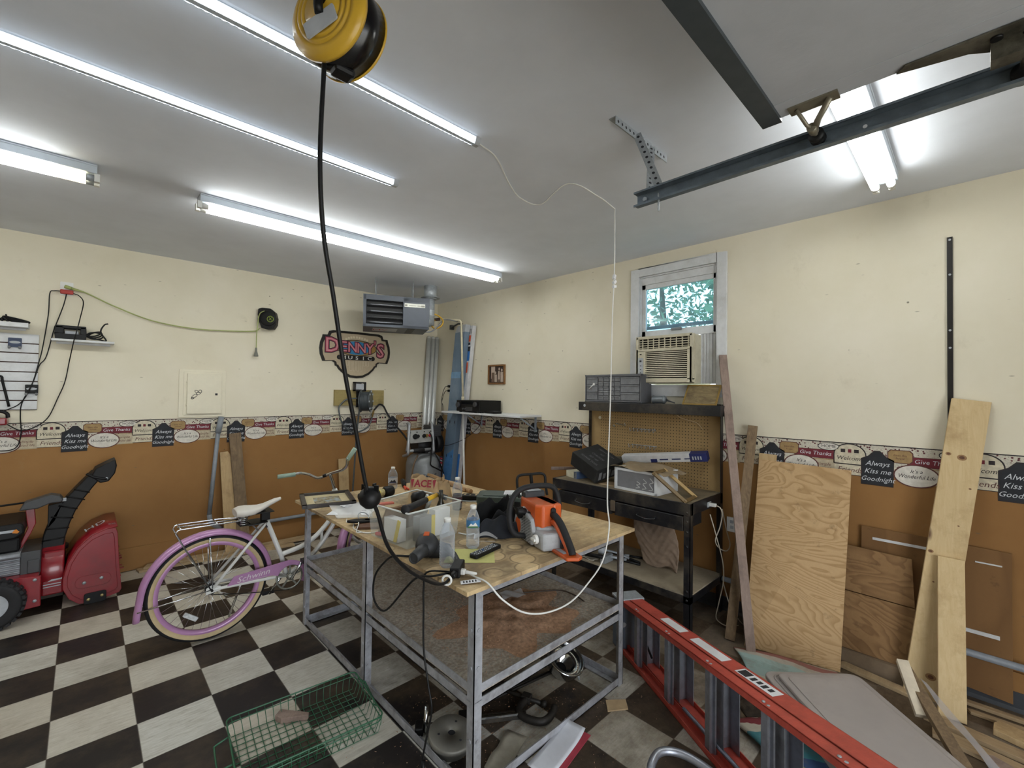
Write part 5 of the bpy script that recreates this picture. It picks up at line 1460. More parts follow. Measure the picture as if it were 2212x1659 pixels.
pf = thing('photo_frame', 'small wooden framed sepia portrait on the right wall', 'picture frame', (-.01, -1.272, 1.726))
F = wallR(-1.272, 1.842, -.001)
mb = MB()
for q in ((-.152, -.116, -.132, .116), (.132, -.116, .152, .116), (-.132, -.116, .132, -.098), (-.132, .098, .132, .116)): mb.box(q[0], q[1], 0, q[2], q[3], .018, 0, F)
mb.build('frame', wood('frame_wood', '#6e4a2a', '#8d6437', None, (14, 14, 14), 3), pf, bevel=.002)
mb = MB(); mb.box(-.132, -.098, .003, .132, .098, .006, 0, F); mb.box(-.1, -.05, .006, -.03, .098, .0062, 1, F)
for (x, h, m_) in ((-.065, .045, 2), (-.02, .02, 1), (.045, .065, 2), (.09, .05, 1)):
    mb.flat(ellipse(x, h, .014, .018, 12), .0066, 1, F); mb.flat([(x - .028, -.09), (x + .028, -.09), (x + .024, h - .022), (x - .024, h - .022)], .0064, m_, F)
mb.flat([(.02, -.06), (.06, -.06), (.05, .04), (.03, .04)], .0068, 1, F)
mb.build('portrait', [mat('sepia_dark', '#3a2c26', .5), mat('sepia_light', '#b7a596', .5), mat('sepia_mid', '#6d5a4d', .5)], pf, recalc=False)

ot = thing('wall_outlet', 'white outlet with two black plugs on the wall behind the blue carton', 'outlet', (0, -.33, 1.60))
mb = MB(); mb.box(-.006, -.37, 1.60, 0, -.295, 1.735); mb.build('cover_plate', WHITE, ot, bevel=.002)
for z in (1.70, 1.64):
    mb = MB(); mb.cyl((-.006, -.335, z), (-.04, -.33, z), .016, 10); mb.build('plug', BLACK, ot)
    mb = MB(); mb.tube(spline([(-.04, -.33, z), (-.07, -.30, z - .02), (-.075, -.245, z - .15), (-.07, -.255 + (z - 1.67) * .4, 1.4), (-.06, -.24, 1.0), (-.05, -.24, .6)]), .004, 6); mb.build('lead', BLACK, ot)
mb = MB(); mb.tube(spline([(-.17, -.30, 1.0), (-.18, -.42, .93), (-.19, -.60, .95), (-.14, -.85, 1.05), (-.05, -1.0, 1.2), (-.02, -1.02, 1.34)]), .0035, 6); tag(mb.build('loose_lead', BLACK), 'thin black lead looping in front of the blue carton up to the shelf', 'cord')
# ================================================================ WORK TABLE
ZT = .865
TX0, TX1, TY0, TY1 = -2.43, -1.345, -3.86, -1.975
wt = thing('work_table', 'large work table of bare steel angle with a stained plywood top', 'table', (-1.89, -2.92, 0))


def top_mat():
    m, nt, bs = nodes('stained_plywood_top')
    v = coords(nt, (1.2, 7, 1), rot=(0, 0, PI / 2))
    n1 = noise(nt, v, 4, 6, .65, .8)
    c = ramp(nt, n1, [(.3, srgb('#b89b72')), (.7, srgb('#cfb88f'))])
    n2 = noise(nt, coords(nt), 3.2, 9, .75)
    c = mixc(nt, ramp(nt, n2, [(.44, 0.0), (.64, .72)]), c, srgb('#7d6a54'))
    vo = N(nt, 'ShaderNodeTexVoronoi'); vo.inputs['Scale'].default_value = 7.5; nt.links.new(coords(nt), vo.inputs['Vector'])
    rings = ramp(nt, vo.outputs['Distance'], [(.40, 0.0), (.44, .65), (.5, 0.25), (.6, .5)])
    msk = ramp(nt, noise(nt, coords(nt, loc=(3, 1, 0)), 1.7, 3), [(.46, 0.0), (.56, 1.0)])
    mm = N(nt, 'ShaderNodeMath', operation='MULTIPLY'); nt.links.new(rings, mm.inputs[0]); nt.links.new(msk, mm.inputs[1])
    c = mixc(nt, mm.outputs[0], c, srgb('#3c3026'))
    n3 = noise(nt, coords(nt), 30, 5, .7)
    c = mixc(nt, ramp(nt, n3, [(.6, 0.0), (.72, .6)]), c, srgb('#44382c'))
    nt.links.new(c, bs.inputs['Base Color']); bs.inputs['Roughness'].default_value = .7
    bs.inputs['Specular IOR Level'].default_value = .25
    return m


mb = MB(); mb.box(-2.495, -3.89, .848, -1.281, -1.965, ZT); mb.build('tabletop', top_mat(), wt, bevel=.001)
def angle_post(x, y, sx, sy, z0, z1):
    mb = MB(); w = .042; t = .004
    mb.box(min(x, x + sx * w), min(y, y + sy * t), z0, max(x, x + sx * w), max(y, y + sy * t), z1)
    mb.box(min(x, x + sx * t), min(y, y + sy * w), z0, max(x, x + sx * t), max(y, y + sy * w), z1)
    return mb
def rivets(mb, x, y, sx, sy, zs):
    for z in zs:
        mb.cyl((x + sx * .021, y, z), (x + sx * .021, y - sy * .004, z), .008, 8); mb.cyl((x, y + sy * .021, z), (x - sx * .004, y + sy * .021, z), .008, 8)
    return mb
ym = (TY0 + TY1) / 2
for (x, y, sx, sy) in ((TX0, TY0, 1, 1), (TX1, TY0, -1, 1), (TX0, TY1, 1, -1), (TX1, TY1, -1, -1), (TX0, ym, 1, 1), (TX1, ym, -1, 1)):
    mb = angle_post(x, y, sx, sy, 0.0, .397); rivets(mb, x, y, sx, sy, (.12, .24)); mb.build('lower_leg', STEEL, wt)
    mb = angle_post(x, y, sx, sy, .395, .848); rivets(mb, x, y, sx, sy, (.53, .68)); mb.build('upper_leg', STEEL, wt)
def rail(p, q, z0, z1, nx, ny):
    """angle rail: vertical face plus inward top flange"""
    mb = MB(); t = .004; w = .038
    x0, x1 = min(p[0], q[0]), max(p[0], q[0]); y0, y1 = min(p[1], q[1]), max(p[1], q[1])
    if x0 == x1:
        mb.box(min(x0, x0 + nx * t), y0, z0, max(x0, x0 + nx * t), y1, z1); mb.box(min(x0, x0 + nx * w), y0, z0, max(x0, x0 + nx * w), y1, z0 + t)
    else:
        mb.box(x0, min(y0, y0 + ny * t), z0, x1, max(y0, y0 + ny * t), z1); mb.box(x0, min(y0, y0 + ny * w), z0, x1, max(y0, y0 + ny * w), z0 + t)
    return mb
for nm, z0, z1 in (('top_rail', .806, .846), ('tray_rail', .418, .458), ('lower_rail', .362, .402), ('base_rail', .004, .044)):
    rail((TX0 + .0045, TY0 + .0045), (TX0 + .0045, TY1 - .0045), z0, z1, 1, 0).build(nm, STEEL, wt); rail((TX1 - .0045, TY0 + .0045), (TX1 - .0045, TY1 - .0045), z0, z1, -1, 0).build(nm, STEEL, wt)
    rail((TX0 + .009, TY0 + .0045), (TX1 - .009, TY0 + .0045), z0, z1, 0, 1).build(nm, STEEL, wt); rail((TX0 + .009, TY1 - .0045), (TX1 - .009, TY1 - .0045), z0, z1, 0, -1).build(nm, STEEL, wt)
mb = MB(); mb.box(TX0 + .004, TY0 + .004, .422, TX1 - .004, TY1 - .004, .426)
mb.build('tray', mat('dusty_tray', '#a39b90', .85, .0, .4, 70, dirt='#7d6c5a', dirt_amt=.8), wt)

# sawdust on the tray and the floor
SAW = mat('sawdust', '#b08d72', .95, var=.35, scale=60)
def chips(name, label, n, fn, seed):
    rg = random.Random(seed); mb = MB()
    for i in range(n):
        x, y, z = fn(rg); s = .0020 + .0036 * rg.random()
        d = [Vector((rg.uniform(-1, 1), rg.uniform(-1, 1), rg.uniform(-.3, .6))) * s for _ in range(4)]
        c = Vector((x, y, z + .002)); q = [c + v for v in d]
        q = [Vector((v.x, v.y, max(v.z, z))) for v in q]
        mb.add(q, [(0, 1, 2), (0, 3, 1), (1, 3, 2), (2, 3, 0)])
    return mb
def fn1(rg):
    x = min(max(rg.gauss(-1.90, .20), -2.40), -1.38); y = min(max(rg.gauss(-3.50, .22), -3.845), -2.2); r2 = ((x + 1.92) / .26) ** 2 + ((y + 3.5) / .26) ** 2
    return x, y, .426 + .022 * math.exp(-r2) * rg.random()
mb = chips('sawdust', '', 6500, fn1, 5)
def hump(u, v):
    a = u * 2 * PI; r = v * (.30 + .05 * math.sin(5 * a) + .04 * math.sin(9 * a + 1))
    x = max(-2.41, min(-1.37, -1.88 + r * 1.15 * math.cos(a))); y = max(-3.84, -3.50 + r * math.sin(a))
    return (x, y, .4265 + .024 * (1 - v * v) ** 2 * (1 + .35 * math.sin(40 * x) * math.sin(37 * y)) + .0015 * (1 - v))
mb.grid(hump, 60, 16)
tag(mb.build('sawdust', SAW, recalc=False), 'brown sawdust heaped on the steel tray under the tabletop', 'sawdust', kind='stuff')
mb = chips('sawdust', '', 1500, lambda rg: (min(-1.36, rg.gauss(-1.95, .32)) - .0, rg.gauss(-3.55, .28), .0005), 9)
tag(mb.build('sawdust', SAW, recalc=False), 'loose wood chips scattered on the tiles under the work table', 'sawdust', kind='stuff')

# ---------------------------------------------------------------- things on the table
PETM = glassy('clear_pet', (.62, .66, .70, 1), .12, .04, rise=.65, trans=(.95, .97, 1, 1))
WATERM = glassy('water_in_bottle', (.9, .95, 1, 1), .05, .02)


def bottle(label, x, y, h, r, kind, drink=None, group=None):
    t = thing('water_bottle' if kind != 'coke' else 'drink_bottle', label, 'bottle', (x, y, ZT), group)
    k = h / .21
    prof = [(0, .004), (r * .75, 0), (r, .012 * k)]
    z = .02 * k
    while z < .115 * k:
        prof += [(r, z), (r * .955, z + .005 * k), (r, z + .010 * k)]; z += .0125 * k
    prof += [(r, .135 * k), (r * .93, .15 * k), (r * .62, .178 * k), (.014, .190 * k), (.0135, .196 * k)]
    if kind == 'coke': prof = [(0, .004), (r * .8, 0), (r, .02), (r * .92, .07), (r * .98, .11), (r, .135), (r * .8, .16), (.014, .19), (.0135, .196)]
    T = Matrix.Translation((x, y, ZT))
    mb = MB(); mb.lathe(prof, 28, 0, T, cap=False); mb.build('body', PETM, t, recalc=False)
    mb = MB(); mb.lathe([(0, .194 * k), (.0155, .194 * k), (.0155, .209 * k), (.014, .211 * k), (0, .211 * k)], 20, 0, T); mb.build('cap', WHITE, t)
    if kind in ('label', 'back'):
        lz0, lz1 = (.105, .142) if kind == 'label' else (.06, .11)
        mb = MB(); mb.lathe([(r * 1.01, lz0 * k), (r * 1.01, lz1 * k)], 28, 0, T, cap=False)
        d = math.atan2(-5.2355 - y, -3.5665 - x)
        F2 = lambda zz: fr((x + r * 1.02 * math.cos(d), y + r * 1.02 * math.sin(d), ZT + zz * k), (-math.sin(d), math.cos(d), 0), (math.cos(d), math.sin(d), 0))
        mz = (lz0 + lz1) / 2
        mb.flat([(-.024, -.012), (-.01, .006), (0, -.002), (.012, .010), (.026, -.012)], 0.001, 1, F2(mz)); mb.flat([(-.026, -.016), (.026, -.016), (.026, -.008), (-.026, -.008)], .0012, 2, F2(mz))
        mb.build('label', [mat('bottle_label_blue', '#3f78a8', .5) if kind == 'label' else mat('bottle_label_grey', '#b9bcc2', .5), WHITE if kind == 'label' else INK, GREENLBL if kind == 'label' else NAVY], t, recalc=False)
    if drink:
        mb = MB(); mb.lathe([(0, .006), (r * .92, .006), (r * .92, drink), (0, drink)], 20, 0, T); mb.build('drink', mat('dark_cola', '#2c0f0a', .15), t)
        mb = MB(); mb.lathe([(r * .99, .045), (r * .99, .085)], 28, 0, T, cap=False); mb.build('label', mat('maroon_label', '#4a2430', .5, var=.5, scale=60), t, recalc=False)
    return t


GREENLBL = mat('green_print', '#3f6a3f', .6)
bottle('clear water bottle without a label at the near edge of the work table', -2.40, -3.626, .211, .034, 'plain', group='drink bottles on the table')
bottle('clear water bottle with a blue label beside the remote control', -2.169, -3.52, .208, .033, 'label', group='drink bottles on the table')
bottle('short water bottle with a white label at the far end of the table', -1.81, -2.08, .17, .036, 'back', group='drink bottles on the table')
bottle('part-full cola bottle with white cap behind the plastic bin', -1.80, -2.90, .208, .033, 'coke', .10, group='drink bottles on the table')

# framed print lying on the corner
t = thing('framed_print', 'dark framed landscape print lying over the far left corner of the table', 'picture frame', (-2.36, -2.13, ZT))
FA, FB, FC, FD = Vector((-2.39, -1.90, 0)), Vector((-2.09, -1.99, 0)), Vector((-2.24, -2.33, 0)), Vector((-2.575, -2.26, 0))
cen = Vector((-2.335, -2.12, ZT + .001)); u = Vector((.955, -.27, 0)); F = fr(cen, u, (0, 0, 1))
mb = MB(); a, b2 = .165, .19
for q in ((-a, -b2, a, -b2 + .028), (-a, b2 - .028, a, b2), (-a, -b2, -a + .028, b2), (a - .028, -b2, a, b2)): mb.box(q[0], q[1], 0, q[2], q[3], .022, 0, F)
mb.build('frame', mat('dark_frame_wood', '#2b2422', .4), t, bevel=.004)
mb = MB(); mb.box(-a + .027, -b2 + .027, .002, a - .027, b2 - .027, .006, 0, F); mb.build('mat_board', mat('mat_board', '#b5a784', .7), t)
def landscape():
    m, nt, bs = nodes('landscape_print')
    n1 = noise(nt, coords(nt), 18, 6, .7)
    c = ramp(nt, n1, [(.35, srgb('#4a4638')), (.5, srgb('#8d8064')), (.62, srgb('#8fa0aa')), (.75, srgb('#c8c6b8'))])
    nt.links.new(c, bs.inputs['Base Color']); bs.inputs['Roughness'].default_value = .25
    return m
mb = MB(); mb.box(-.085, -.085, .006, .085, .085, .0066, 0, F); mb.build('print', landscape(), t)

# zip bag with a leaflet
t = thing('leaflet_bag', 'clear zip bag holding a printed leaflet beside the framed print', 'bag', (-2.31, -2.47, ZT))
P = [(-2.369, -2.205), (-2.131, -2.387), (-2.298, -2.722), (-2.467, -2.616)]
mb = MB(); mb.grid(lambda u, v: tuple((Vector(P[0] + (0,)) * (1 - u) * (1 - v) + Vector(P[1] + (0,)) * u * (1 - v) + Vector(P[2] + (0,)) * u * v + Vector(P[3] + (0,)) * (1 - u) * v + Vector((0, 0, ZT + .006 + .005 * math.sin(7 * u + 2) * math.sin(5 * v + 1))))), 12, 12); mb.build('film', glassy('zip_bag_film', (.95, .95, .95, 1), .22, .1), t, recalc=False)
F = fr((-2.285, -2.475, ZT + .002), (.80, -.61, 0), (0, 0, 1))
mb = MB(); mb.prism([(-.15, -.13), (.11, -.145), (.135, .12), (-.12, .135)], 0, .0015, 0, F)
for i in range(9): mb.box(-.09, .09 - i * .022, .0016, .07 - .03 * (i % 3), .096 - i * .022, .0019, 1, F)
mb.prism([(-.13, .02), (-.10, .0), (-.08, .04), (-.11, .07), (-.13, .06)], .0016, .002, 1, F); mb.build('leaflet', [PAPER, INK], t)
mb = MB(); mb.tube([(-2.47, -2.60, ZT + .008), (-2.39, -2.67, ZT + .008), (-2.30, -2.71, ZT + .008)], .002, 6); mb.build('zip_strip', WHITE, t)

# scraper, wood block, white cable
mb = MB(); F = fr((-2.41, -2.80, ZT + .016), (.9, -.5, .0), (0, 0, 1)); mb.prism(ellipse(0, 0, .075, .028, 20), 0, .012, 0, F); mb.box(.02, -.02, 0, .14, .02, .012, 0, F)
tag(mb.build('paint_scraper', BLACK, bevel=.003), 'black rounded tool blade lying on the wooden block left of the bin', 'tool')
mb = MB(); F = fr((-2.40, -2.86, ZT + .0), (.8, -.6, .0), (0, 0, 1)); mb.box(-.05, -.055, 0, .09, .055, .014, 0, F)
tag(mb.build('wood_block', wood('dark_block', '#4a2f20', '#65432c', None, (1.5, 14, 14), 4), bevel=.002), 'dark brown wooden block on the table against the bin', 'block')
mb = MB(); mb.tube(spline([(-2.43, -2.66, ZT + .004), (-2.455, -2.72, ZT + .004), (-2.43, -2.76, ZT + .004), (-2.475, -2.85, ZT + .004), (-2.47, -2.95, ZT + .004), (-2.44, -2.99, ZT + .004), (-2.40, -2.99, ZT + .004)]), .003, 6); mb.tube(spline([(-2.47, -2.95, ZT + .004), (-2.49, -2.92, ZT + .004), (-2.44, -2.84, ZT + .02), (-2.42, -2.77, ZT + .018)]), .003, 6)
tag(mb.build('white_cable', WHITE), 'white cable coiled on the table edge in front of the wooden block', 'cable')
mb = MB(); mb.tube(spline([(-2.36 + .03 * math.cos(k * PI / 4), -2.73 + .03 * math.sin(k * PI / 4), ZT + .02 + .02 * math.sin(k * PI / 4)) for k in range(8)], 4, True), .003, 6, closed=True)
tag(mb.build('grey_key_ring', GALV), 'wire ring standing on the leaflet bag next to the bin', 'ring')

# flashlight lantern
t = thing('flashlight', 'black and clear flashlight with a yellow label lying behind the black cord ball', 'flashlight', (-2.05, -2.33, ZT))
a_, b_ = Vector((-2.19, -2.31, ZT + .035)), Vector((-1.93, -2.29, ZT + .04)); F = fr(a_, b_ - a_, (0, 0, 1)) @ Matrix.Rotation(PI / 2, 4, 'Y'); L = (b_ - a_).length
mb = MB(); mb.lathe([(.0, 0), (.025, 0), (.027, .03), (.02, .055), (.016, .09)], 18, 0, F); mb.build('grip_end', BLACK, t)
mb = MB(); mb.lathe([(.022, .09), (.026, .10), (.026, .185), (.022, .19)], 18, 0, F); mb.build('lamp_body', mat('lamp_clear_yellow', '#c9bd8a', .2, .1, .3, 40), t)
mb = MB(); mb.lathe([(.0265, .115), (.0265, .15)], 18, 0, F, cap=False); mb.build('label', YELLOW, t)
mb = MB(); mb.lathe([(.03, .19), (.038, .2), (.038, .25), (.034, .262), (0, .262)], 20, 0, F); mb.build('head', BLACK, t)
mb = MB(); mb.box(-2.13, -2.50, ZT, -2.03, -2.46, ZT + .012, 0, Matrix.Translation((-2.08, -2.48, 0)) @ Matrix.Rotation(-.2, 4, 'Z') @ Matrix.Translation((2.08, 2.48, 0)))
tag(mb.build('orange_marker', mat('bright_orange_red', '#cf4a2c', .5), bevel=.003), 'flat orange-red tool on the table in front of the flashlight', 'tool')
t = thing('pliers', 'pliers with red tips lying left of the paper bag', 'tool', (-1.72, -2.1, ZT))
mb = MB(); mb.tube([(-1.665, -1.98, ZT + .03), (-1.70, -2.06, ZT + .02), (-1.73, -2.12, ZT + .012)], [.018, .02, .012], 10); mb.build('grip', BLACK, t)
mb = MB(); mb.tube([(-1.73, -2.12, ZT + .012), (-1.765, -2.20, ZT + .008)], [.010, .006], 8); mb.tube([(-1.73, -2.12, ZT + .012), (-1.745, -2.215, ZT + .008)], [.010, .006], 8); mb.build('jaws', bpy.data.materials['bright_orange_red'], t)

# paper bag from the hardware shop
t = thing('paper_bag', 'crumpled brown paper shop bag with red lettering behind the bin', 'bag', (-1.84, -2.60, ZT))
rg = random.Random(12)
def bagp(u, v):
    a = u * 2 * PI; ca_, sa_ = math.cos(a), math.sin(a)
    p_ = 4.0; rx, ry = .115, .06
    sc = (abs(ca_) ** p_ + abs(sa_) ** p_) ** (-1 / p_)
    pinch = 1 - .45 * v
    x = rx * ca_ * sc * (1 + .06 * math.sin(9 * u * 2 * PI + 6 * v)); y = ry * sa_ * sc * pinch * (1 + .22 * math.sin(7 * a + 5 * v) * v)
    z = (.165 + .02 * math.sin(3 * a + .5)) * v + .006 * math.sin(11 * a + 9 * v) * v
    return (x, y + .03 * v, max(z, 0))
BF = fr((-1.855, -2.615, ZT + .001), (.62, -.78, 0), (0, 0, 1))
mb = MB(); mb.grid(bagp, 64, 16, 0, BF); mb.build('paper', KRAFT, t, recalc=True)
mb = MB(); TF = BF @ Matrix.Translation((0, -.062, .125)) @ Matrix.Rotation(PI / 2 - .28, 4, 'X')
mb.text('ACE', .066, TF @ Matrix.Translation((.0, .014, .006)), 0, off=.03, sx=.95)
for q in (-.075, .078): mb.flat([(q - .012, .04), (q + .012, .045), (q + .002, -.02)], .006, 0, TF)
mb.build('red_lettering', mat('bag_red', '#8f2437', .7), t, recalc=False)
mb = MB(); mb.text('The helpful place.', .02, TF @ Matrix.Translation((-.01, -.046, .012)), 0, sx=.9); mb.build('slogan', INK, t, recalc=False)
BF2 = fr((-1.765, -2.72, ZT + .0005), (.7, -.7, .1), (0, 0, 1))
mb = MB(); mb.grid(lambda u, v: (.055 * math.cos(u * 2 * PI) * (1 - .3 * v), .035 * math.sin(u * 2 * PI) * (1 - .5 * v) * (1 + .2 * math.sin(5 * u * 2 * PI)), .145 * v + .01 * math.sin(4 * u * 2 * PI)), 28, 8, 0, BF2)
tag(mb.build('paper_bag', KRAFT), 'small twisted paper bag at the right end of the lettered shop bag', 'bag')
mb = MB(); F = fr((-1.37, -2.19, ZT + .0), (-.19, -.98, -.0), (.3, 0, 1)); mb.box(-.37, -.03, .0, .36, .03, .022, 0, F); mb.cyl((.36, 0, .016), (.42, 0, .016), .017, 12, 0, F)
tag(mb.build('wooden_stake', wood('stake_wood', '#8a6a48', '#a88660', None, (1.5, 14, 14), 3), bevel=.003), 'long wooden stake lying across the far end of the table', 'stake')
t = thing('hinge_bracket', 'black slotted metal bracket lying right of the cola bottle', 'bracket', (-1.58, -2.74, ZT))
F = fr((-1.575, -2.755, ZT), (.64, -.77, 0), (0, 0, 1))
mb = MB(); mb.prism([(-.075, -.035), (.075, -.035), (.055, .05), (-.055, .05)], .03, .034, 0, F); mb.box(-.075, -.038, .0, .075, -.034, .034, 0, F)
mb.build('plate', BLACK, t)
mb = MB()
for x in (-.04, .04): mb.prism(rrect(x - .007, -.002, x + .007, .035, .006), .0341, .0346, 0, F)
mb.cyl((0, .0, .034), (0, 0, .037), .006, 8, 0, F); mb.build('slot', TAN, t)
mb = MB(); mb.tube(spline([(-.085, -.06, .008), (0, -.075, .008), (.085, -.055, .008), (.07, -.045, .008)]), .004, 6, 0, F); mb.build('wire_bail', GALV, t)

# clear bin with its contents
BINM = glassy('frosted_bin', (.80, .82, .78, 1), .16, .3, rise=.28, trans=(.95, .96, .94, 1))
bn = thing('storage_bin', 'translucent plastic bin of tools and boxes on the near side of the table', 'bin', (-2.28, -3.15, ZT))
bo = [(-2.425, -3.335), (-2.10, -3.295), (-2.135, -2.955), (-2.455, -3.02)]     # near, right, far, left at the base
tp = [(-2.432, -3.355), (-2.085, -3.31), (-2.12, -2.925), (-2.478, -3.03)]
zb0, zb1 = ZT + .002, 1.043
def wallq(i, f0=0.0, f1=1.0, inset=0.0):
    return [(bo[i][0], bo[i][1], zb0), (bo[(i + 1) % 4][0], bo[(i + 1) % 4][1], zb0), (tp[(i + 1) % 4][0], tp[(i + 1) % 4][1], zb1), (tp[i][0], tp[i][1], zb1)]
mb = MB()
for i in range(4): mb.add(wallq(i), [(0, 1, 2, 3)])
mb.add([(x, y, zb0) for x, y in bo], [(3, 2, 1, 0)])
mb.build('body', BINM, bn, recalc=True)
mb = MB(); mb.tube([(x, y, zb1) for x, y in tp], .0045, 6, closed=True); mb.build('rim', glassy('frosted_rim', (.8, .82, .78, 1), .7, .3), bn)
def inbin(name, label, cat, mbb, m, **k): return tag(mbb.build(name, m, **k), label, cat)
F = fr((-2.27, -3.02, ZT + .012), (.94, .1, .0), (.1, -.5, 1))
mb = MB(); mb.box(-.165, -.02, .0, .10, -.008, .165, 0, F)
t = thing('shadow_box', 'brown textured panel in a clear edge frame slanting inside the bin', 'panel', (-2.30, -3.0, ZT + .006))
mb.build('panel', wood('burlap_brown', '#5d432c', '#7d5f42', '#3f2d1e', (30, 30, 30), 4), t)
mb = MB(); mb.box(.10, -.03, 0, .125, .01, .19, 0, F); mb.build('clear_edge', mat('milky_acrylic', '#c8ccca', .25), t, bevel=.003)
t = thing('hammer', 'hammer with a black grip and yellow handle lying across the bin rim', 'hammer', (-2.27, -3.20, zb1))
hA, hB = Vector((-2.435, -3.325, 1.058)), Vector((-2.06, -3.10, 1.048))
mb = MB(); q = hA.lerp(hB, .52); mb.tube([hA, hA.lerp(hB, .1), q], [.020, .017, .016], 12); mb.lathe([(0, -.008), (.02, -.006), (.024, .004), (.018, .014)], 12, 0, fr(hA, (0, 0, 1), (hB - hA))); mb.build('grip', BLACKR, t)
mb = MB(); mb.tube([q, hA.lerp(hB, .82)], .013, 10); mb.build('handle', mat('hammer_yellow', '#cfa326', .5), t)
mb = MB(); q = hA.lerp(hB, .86); mb.tube([q + Vector((-.03, .04, -.012)), q, q + Vector((.03, -.045, -.016))], [.013, .012, .016], 10); mb.build('head', DGREY, t)
mb = MB(); mb.lathe([(0, 0), (.045, 0), (.045, .05), (.03, .068), (0, .07)], 20, 0, fr((-2.16, -3.02, .985), (1, 0, 0), (.2, .3, 1))); inbin('round_stopper', 'black round cap standing in the bin beside the clear-edged panel', 'stopper', mb, BLACK)
mb = MB(); mb.lathe([(0, 0), (.025, 0), (.025, .12), (.012, .155), (.012, .21), (0, .21)], 16, 0, Matrix.Translation((-2.118, -3.17, ZT + .006))); inbin('dark_bottle', 'dark slim bottle standing in the right corner of the bin', 'bottle', mb, mat('dark_bottle_glass', '#2c2a22', .2))
for (nm, lab, cx, cy, w, d, h, ang, m_) in (('small_box', 'white printed box at the right inside the bin', -2.17, -3.235, .105, .05, .135, .12, PAPER), ('small_box', 'grey box at the middle inside the bin', -2.30, -3.27, .08, .05, .125, .15, GREY), ('small_box', 'white box with yellow stripe at the left inside the bin', -2.40, -3.17, .05, .12, .11, .1, PAPER), ('yellow_card', 'yellow card between the two boxes in the bin', -2.24, -3.268, .035, .01, .115, .12, YELLOW)):
    mb = MB(); mb.box(-w / 2, -d / 2, 0, w / 2, d / 2, h, 0, Matrix.Translation((cx, cy, ZT + .005)) @ Matrix.Rotation(ang, 4, 'Z')); inbin(nm, lab, 'box' if nm == 'small_box' else 'card', mb, m_, bevel=.001)
mb = MB(); F = fr((-2.432, -3.22, ZT + .07), (0.05, -1, .0), (-1, .0, 0)); mb.prism([(-.012, -.06), (.012, -.06), (.05, .05), (.026, .055)], -.006, -.002, 0, F); inbin('yellow_tape', 'slanted yellow strip against the near left side of the bin', 'tape', mb, YELLOW)
mb = MB(); mb.tube(spline([(-2.44, -3.05, ZT + .015), (-2.42, -3.12, ZT + .02), (-2.41, -3.2, ZT + .02)]), .01, 8); inbin('red_tool', 'small red tool at the bottom left of the bin', 'tool', mb, REDSTK)

# hair-dryer shaped blower with its cord
t = thing('hand_blower', 'dark grey hand blower with nozzle at the table edge in front of the bin', 'blower', (-2.40, -3.49, ZT))
BL = mat('blower_grey', '#2e2f31', .55, var=.15)
F = fr((-2.405, -3.475, ZT + .056), (.80, -.6, 0), (-.45, -.6, .55))
mb = MB(); mb.lathe([(0, -.05), (.03, -.05), (.05, -.035), (.054, 0), (.05, .025), (.03, .042), (0, .046)], 26, 0, F); mb.tube([(.02, -.01, -.02), (.075, -.02, -.035), (.105, -.015, -.045)], [.045, .038, .03], 14, 0, F); mb.build('housing', BL, t)
n0 = Vector((-2.415, -3.485, ZT + .05)); n1_ = Vector((-2.505, -3.525, ZT + .033))
mb = MB(); mb.tube([n0, n0.lerp(n1_, .5), n1_], [.034, .027, .025], 18); mb.lathe([(.0245, 0), (.025, .004), (.019, .004), (.018, -.03), (0, -.03)], 18, 0, fr(n1_, (0, 0, 1), n1_ - n0)); mb.build('nozzle', BL, t)
mb = MB(); mb.prism([(-.014, -.008), (.012, -.01), (.014, .008), (-.008, .012)], .0, .005, 0, fr((-2.425, -3.50, ZT + .115), (.8, -.6, .1), (-.35, -.4, .8))); mb.build('brand_patch', ORANGE, t)
mb = MB(); mb.tube([(-2.35, -3.545, ZT + .05), (-2.345, -3.60, ZT + .03), (-2.37, -3.68, ZT + .016), (-2.42, -3.72, ZT + .010)], [.018, .015, .010, .006], 12); mb.build('handle', BL, t)
mb = MB(); mb.tube(spline([(-2.42, -3.72, ZT + .010), (-2.515, -3.69, ZT + .008), (-2.53, -3.60, .845), (-2.532, -3.511, .774), (-2.53, -3.365, .635), (-2.53, -3.29, .594), (-2.53, -3.219, .612), (-2.53, -3.201, .669), (-2.53, -3.224, .744), (-2.53, -3.301, .819), (-2.525, -3.38, .872), (-2.46, -3.43, ZT + .006), (-2.43, -3.45, ZT + .03)]), .0048, 8); mb.build('cord_loop', BLACK, t)
mb = MB(); mb.tube(spline([(-2.43, -3.70, ZT + .006), (-2.505, -3.63, ZT + .003), (-2.512, -3.617, .80), (-2.508, -3.613, .70), (-2.506, -3.616, .542), (-2.506, -3.655, .406), (-2.506, -3.682, .324), (-2.506, -3.655, .212), (-2.506, -3.625, .10), (-2.51, -3.63, .045), (-2.54, -3.72, .008)]), .0042, 8); mb.cyl((-2.506, -3.622, .08), (-2.512, -3.64, .03), .009, 8); mb.build('cord_drop', BLACK, t)

